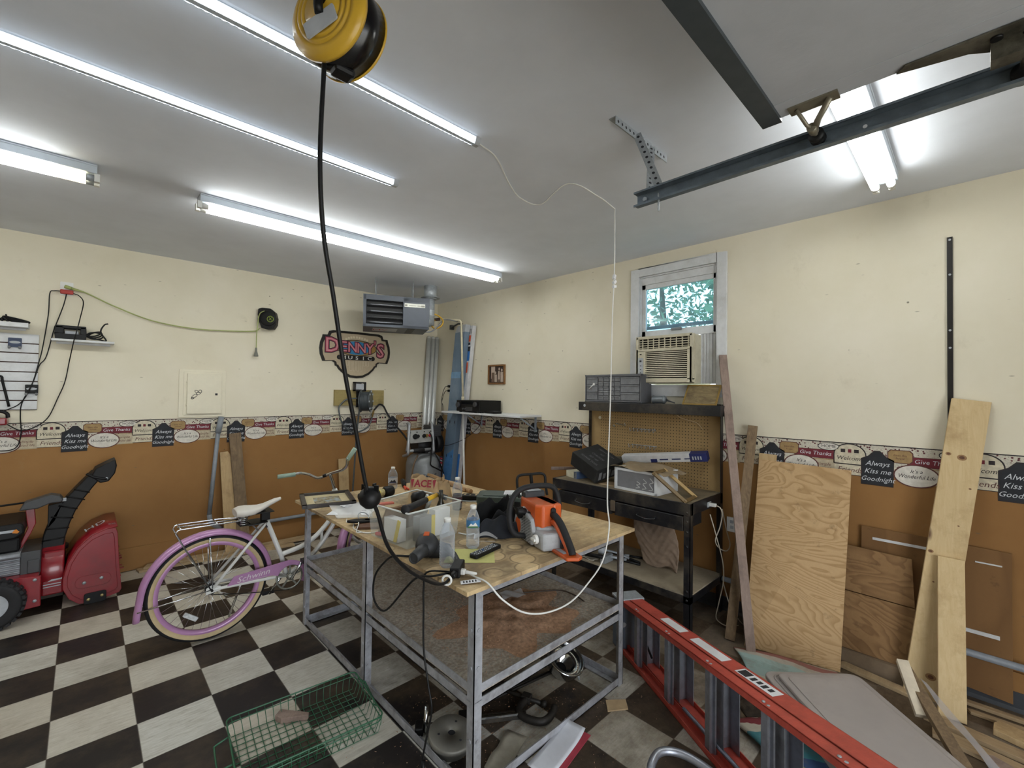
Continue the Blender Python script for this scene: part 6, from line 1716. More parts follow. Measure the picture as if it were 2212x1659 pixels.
# remote control on yellow paper
F = fr((-2.245, -3.60, ZT + .0005), (.80, -.6, 0), (0, 0, 1))
mb = MB(); mb.prism([(-.125, -.075), (.105, -.095), (.115, .075), (-.095, .10)], 0, .0006, 0, F); tag(mb.build('yellow_paper', mat('yellow_paper', '#c4c178', .8, var=.05)), 'sheet of yellow paper under the remote control', 'paper')
t = thing('remote_control', 'black remote control lying on the yellow paper', 'remote control', (-2.17, -3.62, ZT))
F = fr((-2.168, -3.617, ZT + .002), (.99, .12, 0), (0, 0, 1)) @ Matrix.Rotation(.08, 4, 'Z')
mb = MB(); mb.prism(rrect(-.098, -.024, .098, .024, .012), 0, .017, 0, F); mb.build('body', BLACK, t, bevel=.003)
for i in range(13):
    for j in range(3):
        mb = MB(); x = -.085 + i * .0128; y = -.014 + j * .014
        mb.cyl((x, y, .017), (x, y, .0195), .0038, 8, 0, F); mb.build('button', LGREY if (i + j) % 3 else (BLUEP if i == 5 else GREY), t)
mb = MB(); F = fr((-2.04, -3.47, ZT + .001), (.72, -.7, 0), (0, 0, 1))
mb.grid(lambda u, v: (-.06 + .12 * u, -.04 + .08 * v, .012 + .02 * math.sin(u * PI)), 10, 4, 0, F); mb.tube([(-.06, -.04, .012), (-.05, -.045, .004), (.05, -.045, .004)], .002, 6, 0, F)
tag(mb.build('safety_lens', glassy('clear_lens', (1, 1, 1, 1), .14, .03), recalc=False), 'clear curved plastic lens lying in front of the black bag', 'lens')
mb = MB(); mb.tube(spline([(-2.09, -3.30, ZT + .003), (-2.075, -3.36, ZT + .005), (-2.06, -3.40, ZT + .015), (-2.085, -3.43, ZT + .003)]), .004, 6); tag(mb.build('white_clip', WHITE), 'small white clip on the table right of the bin', 'clip')

# black cloth bag, slumped open
t = thing('black_bag', 'slumped open black fabric bag beside the chainsaw', 'bag', (-1.88, -3.43, ZT))
CLOTH = mat('black_cloth', '#111214', .9, var=.35, scale=14)
F = fr((-1.905, -3.425, ZT + .002), (.72, -.69, 0), (0, 0, 1))
def bag2(u, v):
    a = u * 2 * PI
    rx = .115 * (1 - .10 * v); ry = .095 * (1 - .25 * v)
    x = rx * math.cos(a) * (1 + .07 * math.sin(5 * a + 3 * v)); y = ry * math.sin(a) * (1 + .10 * math.sin(4 * a + 6 * v))
    top = .115 + .055 * math.sin(a + .9) + .02 * math.sin(4 * a)
    z = top * v ** .8 + .010 * math.sin(9 * a + 12 * v) * v
    return (x - .05 * v, y + .03 * v, max(z, 0))
mb = MB(); mb.grid(bag2, 56, 16, 0, F); mb.grid(lambda u, v: (.11 * v * math.cos(2 * PI * u), .09 * v * math.sin(2 * PI * u), .002), 32, 3, 0, F); mb.build('body', CLOTH, t, solid=.004)
mb = MB(); mb.grid(lambda u, v: (-.10 + .21 * u, -.08 - .05 * v + .012 * math.sin(9 * u), .10 * (1 - v) * (.55 + .45 * math.sin(u * PI)) + .005 + .012 * math.sin(14 * u + 5 * v) * (1 - v)), 24, 10, 0, F); mb.build('flap', mat('navy_black_cloth', '#15181f', .85, var=.3, scale=14), t, solid=.004)

# green tool case and note
t = thing('tool_case', 'dark green plastic tool case behind the black bag', 'case', (-1.60, -3.08, ZT))
CG = mat('dark_green_plastic', '#3f4b45', .5, var=.15)
F = fr((-1.56, -3.10, ZT), (.66, -.75, 0), (0, 0, 1))
mb = MB(); mb.prism(rrect(-.175, -.10, .175, .10, .03), 0, .052, 0, F); mb.build('base', CG, t, bevel=.008)
mb = MB(); mb.prism(rrect(-.178, -.103, .178, .103, .032), .055, .098, 0, F); mb.prism(rrect(-.14, -.07, .14, .07, .02), .098, .104, 0, F); mb.build('lid', CG, t, bevel=.010)
for x in (-.09, .09):
    mb = MB(); mb.box(x - .018, -.112, .035, x + .018, -.10, .075, 0, F); mb.build('latch', BLACK, t, bevel=.002)
mb = MB(); mb.prism([(-.06, -.075), (.09, -.07), (.105, .055), (-.05, .05)], .105, .1062, 0, F @ Matrix.Rotation(.1, 4, 'Z') @ Matrix.Translation((.05, .03, 0)))
for i in range(5): mb.box(-.0, -.04 + i * .018, .1063, .10 - .02 * (i % 2), -.037 + i * .018, .1066, 1, F)
tag(mb.build('paper_note', [PAPER, GREY]), 'white paper slip lying on the green tool case', 'paper')

# chainsaw
cs = thing('chainsaw', 'orange and white chainsaw standing on the near right corner of the table', 'chainsaw', (-1.85, -3.75, ZT))
SAWW = mat('saw_light_grey', '#a4a6a8', .5, var=.12, dirt='#6a6258', dirt_amt=.4)
# local axes: x = rear handle direction (toward the camera side), y = left in the picture
SM = fr((-1.835, -3.70, ZT + .004), (-.36, -.93, 0), (0, 0, 1))    # +x toward the rear handle, +y away to the right
mb = MB(); mb.prism([(-.16, -.085), (-.17, .06), (.085, .06), (.10, -.03), (.07, -.085)], .0, .10, 0, SM); mb.build('crankcase', SAWW, cs, bevel=.012)
mb = MB(); mb.prism([(-.145, .06), (-.145, .085), (-.06, .115), (.055, .115), (.085, .07), (.065, .05), (-.09, .04)], .075, .205, 0, SM @ Matrix.Rotation(0, 4, 'X') @ Matrix.Translation((0, -.06, 0)))
mb.prism([(-.15, -.075), (-.15, .055), (.075, .055), (.085, -.06), (.05, -.085), (-.11, -.085)], .085, .205, 0, SM); mb.build('top_cover', ORANGE, cs, bevel=.018, seg=3)
mb = MB(); mb.prism(rrect(-.014, -.025, .014, .025, .012), 0, .012, 0, SM @ Matrix.Translation((.078, .0, .165)) @ Matrix.Rotation(PI / 2, 4, 'Y') @ Matrix.Rotation(PI / 2, 4, 'Z')); mb.build('cover_knob', BLACK, cs, bevel=.003)
mb = MB(); mb.prism([(-.16, -.07), (-.16, .05), (-.10, .05), (-.10, -.07)], .19, .235, 0, SM); mb.build('front_cover', DGREY, cs, bevel=.01)
mb = MB(); mb.prism(rrect(-.155, -.05, -.11, .03, .004), .2352, .2365, 0, SM); mb.build('front_label', LGREY, cs)
# starter side (toward the left in the picture): perforated cover with an orange badge
SF = SM @ Matrix.Translation((-.045, -.088, .075)) @ Matrix.Rotation(PI / 2, 4, 'X')
mb = MB(); mb.prism([(-.11, -.07), (.10, -.07), (.115, .0), (.09, .06), (-.02, .095), (-.09, .07), (-.12, 0)], -.005, .02, 0, SF); mb.build('starter_cover', SAWW, cs, bevel=.01)
mb = MB(); mb.flat(ellipse(-.06, -.01, .036, .042, 24), .0206, 0, SF); mb.build('starter_badge', ORANGE, cs)
mb = MB()
for i in range(9):
    for j in range(8):
        x, y = -.01 + i * .0125, -.058 + j * .0145 + (i % 2) * .007
        if x < .1 and (x + .06) ** 2 + (y + .01) ** 2 > .0023: mb.flat(ellipse(x, y, .0042, .0042, 6), .0208, 0, SF)
b = mb.build('vent_holes', INK, cs, recalc=False); b['kind'] = 'stuff'
mb = MB(); mb.box(-.05, .03, .02, -.02, .09, .045, 0, SF @ Matrix.Rotation(-.5, 4, 'Z')); mb.build('starter_grip', BLACK, cs, bevel=.006)
mb = MB(); mb.prism([(.05, -.095), (.15, -.09), (.155, -.01), (.15, .05), (.05, .06)], .0, .085, 0, SM); mb.build('fuel_tank', SAWW, cs, bevel=.014)
mb = MB(); mb.cyl((.098, -.095, .05), (.098, -.112, .05), .022, 18, 0, SM); mb.box(.078, -.122, .044, .118, -.112, .056, 0, SM); mb.build('fuel_cap', WHITE, cs, bevel=.002)
mb = MB(); mb.flat([(.151 , 0), (0, 0), (0, 0)][:0] or [(-.02, -.02), (.022, -.02), (.022, .018), (-.02, .018)], .0, 0, SM @ Matrix.Translation((.1555, .02, .055)) @ Matrix.Rotation(PI / 2, 4, 'Y') @ Matrix.Rotation(PI / 2, 4, 'Z')); mb.build('warning_sticker', [BLUEP], cs, recalc=False)
# rear handle
mb = MB(); mb.tube(spline([(.06, .0, .15), (.10, .0, .155), (.15, .005, .13), (.20, .01, .08), (.245, .012, .03), (.255, .012, .012)]), [.02] * 41 if False else .017, 12, 0, SM); mb.build('rear_handle', BLACKR, cs)
mb = MB(); mb.tube(spline([(.07, .0, .115), (.11, .0, .12), (.155, .004, .09), (.205, .01, .04), (.245, .012, .0)]), .017, 10, 0, SM); mb.build('handle_trim', ORANGE, cs)
mb = MB(); mb.prism([(.13, -.04), (.28, -.035), (.30, .02), (.28, .05), (.13, .045)], -.004, .012, 0, SM); mb.build('hand_guard_plate', ORANGE, cs, bevel=.005)
mb = MB(); mb.prism([(.16, -.025), (.23, -.022), (.23, .0), (.16, .0)], .0122, .013, 0, SM); mb.build('guard_label', LGREY, cs)
mb = MB(); mb.box(.135, .0, .012, .165, .045, .04, 0, SM); mb.build('buffer', DGREY, cs, bevel=.003)
# front handle loop and chain brake guard
mb = MB(); mb.tube(spline([(-.02, -.105, .03), (-.03, -.165, .05), (-.04, -.185, .12), (-.05, -.17, .21), (-.06, -.11, .262), (-.07, .0, .27), (-.075, .08, .255), (-.07, .11, .20), (-.06, .11, .12), (-.05, .08, .05)]), .0145, 12, 0, SM); mb.build('front_handle', BLACKR, cs)
mb = MB(); mb.tube(spline([(-.13, -.09, .20), (-.165, -.09, .26), (-.18, -.075, .305), (-.185, .0, .31), (-.185, .08, .305), (-.17, .085, .25), (-.14, .08, .20)]), .0075, 8, 0, SM); mb.tube([(-.185, .0, .31), (-.165, 0, .245)], .010, 8, 0, SM); mb.build('chain_brake_guard', BLACK, cs)
mb = MB(); mb.box(-.035, -.10, .135, .0, -.05, .155, 0, SM); mb.tube([(-.03, -.15, .16), (-.03, -.10, .15)], .02, 8, 0, SM); mb.build('side_knob', BLACK, cs, bevel=.004)
# ================================================================ BLACK WORKBENCH
wb = thing('workbench', 'black steel workbench with pegboard back and top shelf under the window', 'workbench', (-.32, -3.3, 0))
BX0, BX1, BY0, BY1, BZ = -.605, -.045, -3.91, -2.69, .89
DUSTTOP = mat('dusty_bench_top', '#7d7058', .85, 0, .18, 7, dirt='#55493a', dirt_amt=.7)
mb = MB(); mb.box(BX0 + .004, BY0 + .004, BZ - .02, BX1, BY1 - .004, BZ); mb.build('benchtop', DUSTTOP, wb)
def post(x, y, sx, sy, z0, z1, nm):
    mb = MB(); w = .045; t = .004
    mb.box(min(x, x + sx * w), min(y, y + sy * t), z0, max(x, x + sx * w), max(y, y + sy * t), z1); mb.box(min(x, x + sx * t), min(y, y + sy * w), z0, max(x, x + sx * t), max(y, y + sy * w), z1)
    mb.build(nm, BLACKM, wb)
    if sx > 0:
        for z in (.24, .30, .60, .70, .77, .83):
            mb = MB(); mb.lathe([(.009, 0), (.008, .004), (0, .005)], 8, 0, fr((x, y + sy * .022, z), (0, 1, 0), (-1, 0, 0))); mb.build('bolt', BLACKM, wb)
post(BX0, BY0, 1, 1, 0, BZ, 'leg'); post(BX0, BY1, 1, -1, 0, BZ, 'leg'); post(BX1, BY0, -1, 1, 0, 1.56, 'upright'); post(BX1, BY1, -1, -1, 0, 1.56, 'upright')
mb = MB(); mb.box(BX0 - .003, BY0, .81, BX0 + .012, BY1, BZ + .002); mb.build('front_rail', BLACKM, wb, bevel=.002)
mb = MB(); mb.box(BX0 + .012, BY1 - .012, .81, BX1, BY1, BZ + .002); mb.build('side_rail', BLACKM, wb, bevel=.002)
mb = MB(); mb.box(BX0 + .012, BY0, .81, BX1, BY0 + .012, BZ + .002); mb.build('side_rail', BLACKM, wb, bevel=.002)
for (a, b2) in ((-3.29, -2.76), (-3.86, -3.32)):
    mb = MB(); mb.box(BX0 - .006, a, .70, BX0 + .3, b2, .80); d = mb.build('drawer', BLACKM, wb, bevel=.004)
    c = (a + b2) / 2
    mb = MB(); mb.tube(spline([(BX0 - .006, c - .07, .755), (BX0 - .028, c - .065, .745), (BX0 - .032, c, .735), (BX0 - .028, c + .065, .745), (BX0 - .006, c + .07, .755)]), .005, 6); mb.build('handle', BLACKM, d)
mb = MB(); mb.box(BX0 - .010, -3.325, .73, BX0 - .002, -3.285, .81); mb.build('latch_plate', mat('rusty_plate', '#66594a', .6, .3), wb)
mb = MB(); mb.box(BX0, BY0, .215, BX1, BY1, .265); mb.build('lower_shelf_frame', BLACKM, wb, bevel=.002)
mb = MB(); mb.box(BX0 + .005, BY0 + .005, .265, BX1, BY1 - .005, .275); mb.build('lower_shelf', mat('dusty_particle_shelf', '#9b8f7a', .85, 0, .15, 6, dirt='#5d5346', dirt_amt=.7), wb)
# pegboard
def peg_mat():
    m, nt, bs = nodes('pegboard')
    v = coords(nt, (1, 1 / .0254, 1 / .0254))
    sp = N(nt, 'ShaderNodeSeparateXYZ'); fc = N(nt, 'ShaderNodeVectorMath', operation='FRACTION'); nt.links.new(v, fc.inputs[0]); nt.links.new(fc.outputs[0], sp.inputs[0])
    def sq(s):
        a = N(nt, 'ShaderNodeMath', operation='SUBTRACT'); a.inputs[1].default_value = .5; nt.links.new(s, a.inputs[0])
        b = N(nt, 'ShaderNodeMath', operation='POWER'); b.inputs[1].default_value = 2; nt.links.new(a.outputs[0], b.inputs[0]); return b.outputs[0]
    ad = N(nt, 'ShaderNodeMath', operation='ADD'); nt.links.new(sq(sp.outputs[1]), ad.inputs[0]); nt.links.new(sq(sp.outputs[2]), ad.inputs[1])
    hole = ramp(nt, ad.outputs[0], [(.018, 1.0), (.03, 0.0)])
    # holes stop short of the edges
    tc = N(nt, 'ShaderNodeTexCoord'); s2 = N(nt, 'ShaderNodeSeparateXYZ'); nt.links.new(tc.outputs['Object'], s2.inputs[0])
    ab = N(nt, 'ShaderNodeMath', operation='ABSOLUTE'); nt.links.new(s2.outputs[1], ab.inputs[0])
    lt = N(nt, 'ShaderNodeMath', operation='LESS_THAN'); lt.inputs[1].default_value = .50; nt.links.new(ab.outputs[0], lt.inputs[0])
    mu = N(nt, 'ShaderNodeMath', operation='MULTIPLY'); nt.links.new(hole, mu.inputs[0]); nt.links.new(lt.outputs[0], mu.inputs[1])
    n = noise(nt, coords(nt), 3, 6, .7)
    c = ramp(nt, n, [(.3, srgb('#8b7048')), (.7, srgb('#a08559'))])
    c = mixc(nt, mu.outputs[0], c, srgb('#2c2115'))
    nt.links.new(c, bs.inputs['Base Color']); bs.inputs['Roughness'].default_value = .7
    return m
mb = MB(); mb.box(-.05, BY0 + .004, BZ, -.044, BY1 - .004, 1.475); pb = mb.build('pegboard', peg_mat(), wb)
for (y, z, l) in ((-2.98, 1.36, .10), (-2.95, 1.34, .02), (-3.35, 1.33, .02)):
    mb = MB(); mb.tube([(-.05, y, z), (-.075, y, z), (-.075, y - l, z - .012), (-.095, y - l, z + .01)], .0025, 5); mb.build('peg_hook', GALV, pb)
for (z, y0_, y1_) in ((1.325, -3.36, -3.14), (1.185, -3.37, -3.13)):
    mb = MB(); mb.tube([(-.052, y0_, z), (-.052, y1_, z)], .003, 5)
    for i in range(7):
        y = y0_ + (y1_ - y0_) * i / 6
        mb.tube([(-.052, y, z), (-.10, y, z - .02), (-.105, y, z + .01)], .0025, 5)
    mb.build('tool_rack', GALV, pb)
mb = MB(); mb.cyl((-.05, -2.79, 1.405), (-.056, -2.79, 1.405), .014, 12); mb.build('plastic_plug', mat('cream_plug', '#cfc7ae', .5), pb)
mb = MB(); mb.box(-.24, -3.965, 1.475, -.03, -2.68, 1.553); mb.build('upper_shelf', BLACKM, wb, bevel=.003)
mb = MB(); mb.cyl((-.241, -2.75, 1.52), (-.24, -2.75, 1.52), .013, 14); mb.build('shelf_hole', LGREY, wb)
mb = MB(); mb.tube(spline([(-.10, -3.55, 1.475), (-.11, -3.62, 1.44), (-.08, -3.72, 1.41), (-.06, -3.76, 1.36)]), .003, 6); mb.build('wire', TAN, wb)
mb = MB(); mb.box(-.33, BY0 - .004, .825, -.27, BY0, .86); mb.build('socket_plate', LGREY, wb)

pc = thing('bench_power_cord', 'white power cord plugged in the bench end and hanging in loops to the floor', 'power cord', (-.3, -3.98, 0))
mb = MB(); mb.box(-.315, BY0 - .05, .832, -.285, BY0 - .004, .855); mb.build('plug', WHITE, pc, bevel=.004)
mb = MB(); mb.tube(spline([(-.30, -3.955, .845), (-.30, -3.99, .83), (-.295, -4.0, .78), (-.30, -3.985, .69), (-.31, -3.96, .60), (-.285, -3.975, .545), (-.24, -4.01, .52), (-.20, -4.02, .56), (-.19, -3.99, .66), (-.19, -3.96, .80)]), .004, 6)
mb.tube(spline([(-.33, -3.93, .78), (-.31, -3.96, .65), (-.28, -4.0, .45), (-.27, -4.0, .30), (-.30, -3.98, .15), (-.31, -3.97, .05), (-.27, -4.03, .006), (-.20, -4.08, .006)]), .004, 6)
mb.tube(spline([(-.27, -4.0, .30), (-.25, -4.04, .15), (-.2, -4.10, .03), (-.12, -4.14, .006)]), .004, 6); mb.build('cable', mat('old_white_cable', '#b3aa9a', .5), pc)
ot = thing('wall_outlet', 'white outlet low on the brown wall right of the workbench', 'outlet', (0, -3.965, .595))
mb = MB(); mb.box(-.006, -4.0, .595, 0, -3.925, .705); mb.build('cover_plate', WHITE, ot, bevel=.002)
for z in (.63, .672):
    mb = MB(); mb.box(-.0075, -3.975, z - .012, -.006, -3.95, z + .012); mb.build('receptacle', LGREY, ot)

# ---------------------------------------------------------------- on the top shelf
og = thing('parts_organizer', 'grey small-parts drawer cabinet on the top shelf of the workbench', 'parts cabinet', (-.13, -3.03, 1.553))
ORG_M = mat('organizer_grey', '#55565a', .5, var=.12)
OX, OY0, OY1, OZ0, OZ1 = -.215, -3.31, -2.735, 1.556, 1.80
mb = MB(); mb.box(OX + .012, OY0, OZ0, -.04, OY1, OZ1); mb.box(OX, OY0, OZ0, OX + .02, OY1, OZ0 + .014); mb.box(OX, OY0, OZ1 - .02, OX + .02, OY1, OZ1); mb.box(OX, OY0, OZ0, OX + .02, OY0 + .012, OZ1); mb.box(OX, OY1 - .012, OZ0, OX + .02, OY1, OZ1)
mb.build('case', ORG_M, og, bevel=.004)
SMOKE = mat('smoky_drawer', '#74767a', .25, var=.2, scale=30)
def dwr(y0, y1, z0, z1):
    mb = MB(); mb.box(OX + .002, y0 + .003, z0 + .003, OX + .02, y1 - .003, z1 - .003); mb.box(OX - .006, y0 + .006, z1 - .012, OX + .004, y1 - .006, z1 - .004); mb.build('drawer', SMOKE, og, bevel=.002)
y = OY1 - .014; zt_ = OZ1 - .022; zb_ = OZ0 + .016; hh = zt_ - zb_
for i in range(3): dwr(y - .125, y, zb_ + hh * i / 3, zb_ + hh * (i + 1) / 3)
for i in range(5):
    for j in range(4): dwr(y - .13 - .0575 * (j + 1), y - .13 - .0575 * j, zb_ + hh * i / 5, zb_ + hh * (i + 1) / 5)
for i in range(3): dwr(OY0 + .014, y - .13 - .23, zb_ + hh * i / 3, zb_ + hh * (i + 1) / 3)
mb = MB(); mb.tube([(OX - .004, -2.78, 1.67), (OX - .004, -2.835, 1.715)], .005, 6); mb.cyl((OX - .006, -2.835, 1.715), (OX + .002, -2.835, 1.715), .012, 10); mb.build('white_spoon', WHITE, og)
t = thing('spray_can', 'grey metal can with a thin spout lying on the top shelf', 'can', (-.15, -3.43, 1.556))
F = fr((-.15, -3.385, 1.588), (0, 0, 1), (0, -1, 0))
mb = MB(); mb.lathe([(0, 0), (.031, 0), (.034, .006), (.031, .012), (.031, .085), (.034, .092), (.034, .10), (.024, .112), (.010, .118)], 24, 0, F); mb.build('body', mat('dull_can', '#70767b', .45, .3), t)
mb = MB(); mb.tube([(0, 0, .115), (-.01, 0, .14), (-.024, .0, .19)], [.010, .006, .004], 8, 0, F); mb.build('spout', DGREY, t)
t = thing('framed_certificate', 'gold framed old document leaning on the window sill at the shelf end', 'picture frame', (-.12, -3.80, 1.555))
F = fr((-.165, -3.79, 1.556), (0, -1, 0), (-.85, 0, .35)); F = fr((-.165, -3.775, 1.556), (.0, -1, .0), (-.80, 0, .55))
mb = MB(); mb.box(-.125, .0, -.006, .125, .178, .004, 0, F); mb.build('document', wood('stained_document', '#4d3c26', '#9c8a62', '#33281a', (4, 2.2, 9), 3), t)
mb = MB()
for q in ((-.132, -.006, .132, .006), (-.132, .172, .132, .184), (-.132, 0, -.12, .18), (.12, 0, .132, .18)): mb.box(q[0], q[1], -.006, q[2], q[3], .008, 0, F)
mb.build('frame', GOLD, t, bevel=.002)

# ---------------------------------------------------------------- on the bench
t = thing('black_box', 'black printed carton tilted over the small white box on the bench', 'box', (-.42, -2.93, BZ))
F = fr((-.505, -3.115, .895), (.06, .93, .34), (-.45, -.25, .85))
BBX = mat('black_carton', '#1f2021', .6, var=.25)
F = fr((-.545, -3.09, .896), (.12, 1, .42), (-.25, -.38, .95))
mb = MB(); mb.box(.0, -.30, .0, .31, .0, .125, 0, F); mb.build('carton', BBX, t, bevel=.003)
mb = MB()
for i in range(5):
    mb.text(('POWER TOOL', 'SET 18V', 'CORDLESS', 'KIT', 'HEAVY DUTY')[i], .03, F @ Matrix.Translation((.15, -.05 - .05 * i, .1265)) @ Matrix.Rotation(PI, 4, 'Z'), 0)
for k in range(4): mb.box(-.0015, -.06 - .05 * k, .02, -.0005, -.03 - .05 * k, .09 - .02 * (k % 2), 0, F)
mb.build('print', mat('grey_box_print', '#6f7072', .6), t, recalc=False)
F = fr((-.49, -2.86, BZ + .001), (.25, .97, 0), (0, 0, 1))
t = thing('small_carton', 'small white and blue box under the black carton on the bench', 'box', (-.45, -2.80, BZ))
mb = MB(); mb.box(0, -.12, 0, .15, 0, .055, 0, F); mb.build('body', mat('cream_card', '#c2bda6', .7), t, bevel=.002)
mb = MB(); mb.box(-.001, -.121, .0, .04, -.0, .0555, 0, F); mb.build('blue_end', mat('dull_blue_card', '#4d6488', .7), t)
plank('thin_lath', 'thin grey lath resting behind the white box, sticking out past the bench end', 'lath', (-.40, -2.49, .925), (-.13, -2.72, .925), .03, .012, (0, 0, 1), GREYW)
t = thing('drawer_box', 'small white frame box with a grey mesh front under brown paper on the bench', 'box', (-.35, -3.45, BZ))
F = fr((-.545, -3.275, BZ + .001), (-.05, -1, 0), (0, 0, 1))          # x along the front (to the right), y toward the wall is -y
mb = MB()
WL, WDp, WH = .37, .30, .165
for q in ((0, 0, 0, WL, .02, .018), (0, 0, WH - .018, WL, .02, WH), (0, 0, 0, .022, .02, WH), (WL - .022, 0, 0, WL, .02, WH)): mb.box(q[0], q[1], q[2], q[3], q[4], q[5], 0, F)
mb.box(0, .02, 0, .012, WDp, .018, 0, F); mb.box(WL - .012, .02, 0, WL, WDp, WH, 0, F); mb.box(0, .02, 0, .012, WDp, WH, 0, F); mb.box(0, WDp - .01, 0, WL, WDp, WH, 0, F)
mb.build('frame', WHITEP, t, bevel=.002)
mb = MB(); mb.box(.02, .008, .016, WL - .02, .012, WH - .016, 0, F); mb.build('mesh_front', mat('grey_film', '#77777a', .35, var=.1), t)
mb = MB()
for (x, z, h) in ((.19, .03, .05), (.245, .03, .075), (.30, .03, .09)):
    mb.tube(spline([(x, .0072, z), (x + .03, .0072, z + .01), (x + .006, .0072, z + h * .5), (x + .034, .0072, z + h * .7), (x + .008, .0072, z + h)]), .004, 5, 0, F)
mb.build('scrolled_highlights', mat('film_highlights', '#a9a9a8', .4), t)  # pale scrolls paint the highlights onto the film front
def sheet(u, v):
    x = -.03 + .46 * u; y = -.015 + .34 * v
    return (x, y, WH + .008 + .012 * math.sin(9 * u + 3 * v) * math.sin(7 * v + 2) - .05 * max(0, u - .85) ** 1 * 3 + (.02 * math.sin(5 * u)) * (v > .6) * (v - .6))
mb = MB(); mb.grid(sheet, 30, 24, 0, F); tag(mb.build('brown_paper', mat('old_brown_paper', '#8c7a60', .85, var=.25, scale=9), solid=.002), 'creased brown wrapping paper spread over the white frame box', 'paper')
t = thing('empty_picture_frame', 'empty thin gilt wooden picture frame leaning on the white frame box', 'picture frame', (-.50, -3.75, BZ))
p0, p1, p2, p3 = Vector((-.60, -3.86, BZ + .012)), Vector((-.40, -3.84, BZ + .012)), Vector((-.43, -3.63, 1.09)), Vector((-.66, -3.665, 1.08))
p0 = Vector((-.585, -3.865, BZ + .008)); p3 = Vector((-.625, -3.655, 1.065)); p1 = Vector((-.385, -3.845, BZ + .008)); p2 = Vector((-.43, -3.635, 1.065))
for a, b2, m_ in ((p0, p3, 0), (p1, p2, 1), (p0, p1, 0), (p3, p2, 0)):
    mb = MB(); d = (b2 - a); mb.box(-.01, -.012, -.008, d.length + .01, .012, .008, 0, fr(a, d, (-.6, -.5, .6))); mb.build('frame_side', mat('gilt_wood_%d' % m_, '#6d5836' if m_ == 0 else '#a98b55', .45) if ('gilt_wood_%d' % m_) not in bpy.data.materials else bpy.data.materials['gilt_wood_%d' % m_], t, bevel=.002)
t = thing('light_tube_box', 'long white and navy carton leaning along the pegboard above the paper', 'carton', (-.15, -3.45, 1.06))
a, b2 = Vector((-.20, -3.14, 1.075)), Vector((-.125, -3.83, 1.165)); F = fr(a, b2 - a, (-.3, 0, 1)); L = (b2 - a).length
mb = MB(); mb.box(0, -.03, -.032, L - .13, .03, .032, 0, F); mb.build('body', mat('white_carton', '#bfbfc0', .6), t, bevel=.002)
mb = MB(); mb.box(L - .13, -.031, -.033, L, .031, .033, 0, F); mb.box(L * .36, -.0305, -.0325, L * .44, .0305, .0, 0, F); mb.build('navy_end', mat('navy_carton', '#232b5e', .5), t, bevel=.002)
mb = MB(); F3 = F @ Matrix.Translation((L * .62, .0312, -.0)) @ Matrix.Rotation(-PI / 2, 4, 'X')
for i in range(3): mb.box(L * .47 + .1 * i, -.0312, -.012 + .001 * i, L * .47 + .07 + .1 * i, -.0306, -.002, 0, F)
for i in range(4): mb.box(L - .11 + .02 * i, -.0325, -.015, L - .10 + .02 * i, -.0312, .012, 1, F)
mb.build('print', [NAVY, LGREY], t)
mb = MB(); mb.box(-.15, -.02, -.02, .14, .02, .02, 0, fr((-.14, -3.17, 1.07), (.05, -1, .12), (0, 0, 1))); tag(mb.build('dusty_carton', mat('dust_grey_card', '#6b6456', .8)), 'dusty grey carton behind the black box at the pegboard foot', 'box')
mb = MB(); mb.grid(lambda u, v: (-.52 + .13 * v, -3.10 - .15 * u, BZ + .003 + .01 * math.sin(5 * u) * v), 8, 5); tag(mb.build('torn_card', TAN, solid=.002), 'torn piece of card on the bench in front of the black carton', 'card')

# ---------------------------------------------------------------- lower shelf
F = fr((-.20, -3.42, .277), (0, -1, 0), (0, 0, 1))
def ragf(u, v):
    x = -.02 + .28 * u; z = .36 * (1 - v) * (1 - .5 * u) ** .7
    y = .14 - .20 * v + .03 * math.sin(11 * u + 4 * v) + .025 * math.sin(6 * u - 5 * v)
    return (x + .06 * v, -y + .02, max(.004, z + .012 * math.sin(9 * u + 7 * v)))
def ragg(u, v):
    q = (Vector((-.16, -3.25, .64)) * (1 - u) + Vector((-.16, -3.58, .685)) * u) * (1 - v) + (Vector((-.30, -3.36, .285)) * (1 - u) + Vector((-.32, -3.70, .283)) * u) * v
    f = .018 * math.sin(5 * u + 3 * v + 1) + .006 * abs(math.sin(11 * u - 14 * v)) + .005 * abs(math.sin(19 * u + 23 * v)) - .004 * abs(math.sin(31 * v - 12 * u))
    return (q.x + f - .10 * math.sin(PI * v) * (.35 + .3 * u), q.y + .035 * math.sin(5 * v + 2 * u), max(.279, q.z + .02 * math.sin(8 * u + 2 * v)))
mb = MB(); mb.grid(ragg, 40, 36); tag(mb.build('dust_sheet', mat('mauve_brown_sheet', '#94806e', .9, var=.18, scale=8), solid=.003), 'crumpled brown sheet draped on the lower shelf of the workbench', 'cloth')
for (x, y, l, a, lab) in ((-.40, -3.28, .13, 1.4, 'nearest'), (-.33, -3.25, .14, 1.7, 'middle'), (-.27, -3.27, .12, 1.2, 'farthest')):
    t = thing('marker_tool', lab + ' of three black pen-like tools on the lower shelf beside the sheet', 'tool', (x, y, .275), 'black tools on the lower shelf')
    d = Vector((math.cos(a), -math.sin(a), 0)); c = Vector((x, y, .287))
    mb = MB(); mb.tube([c - d * l, c + d * l], .010, 8); mb.build('barrel', BLACK, t)
    mb = MB(); mb.tube([c - d * .06, c - d * .02], .0108, 8); mb.build('band', LGREY, t)
t = thing('caulk_gun', 'grey metal clamp tool at the left of the lower shelf', 'tool', (-.50, -3.10, .275))
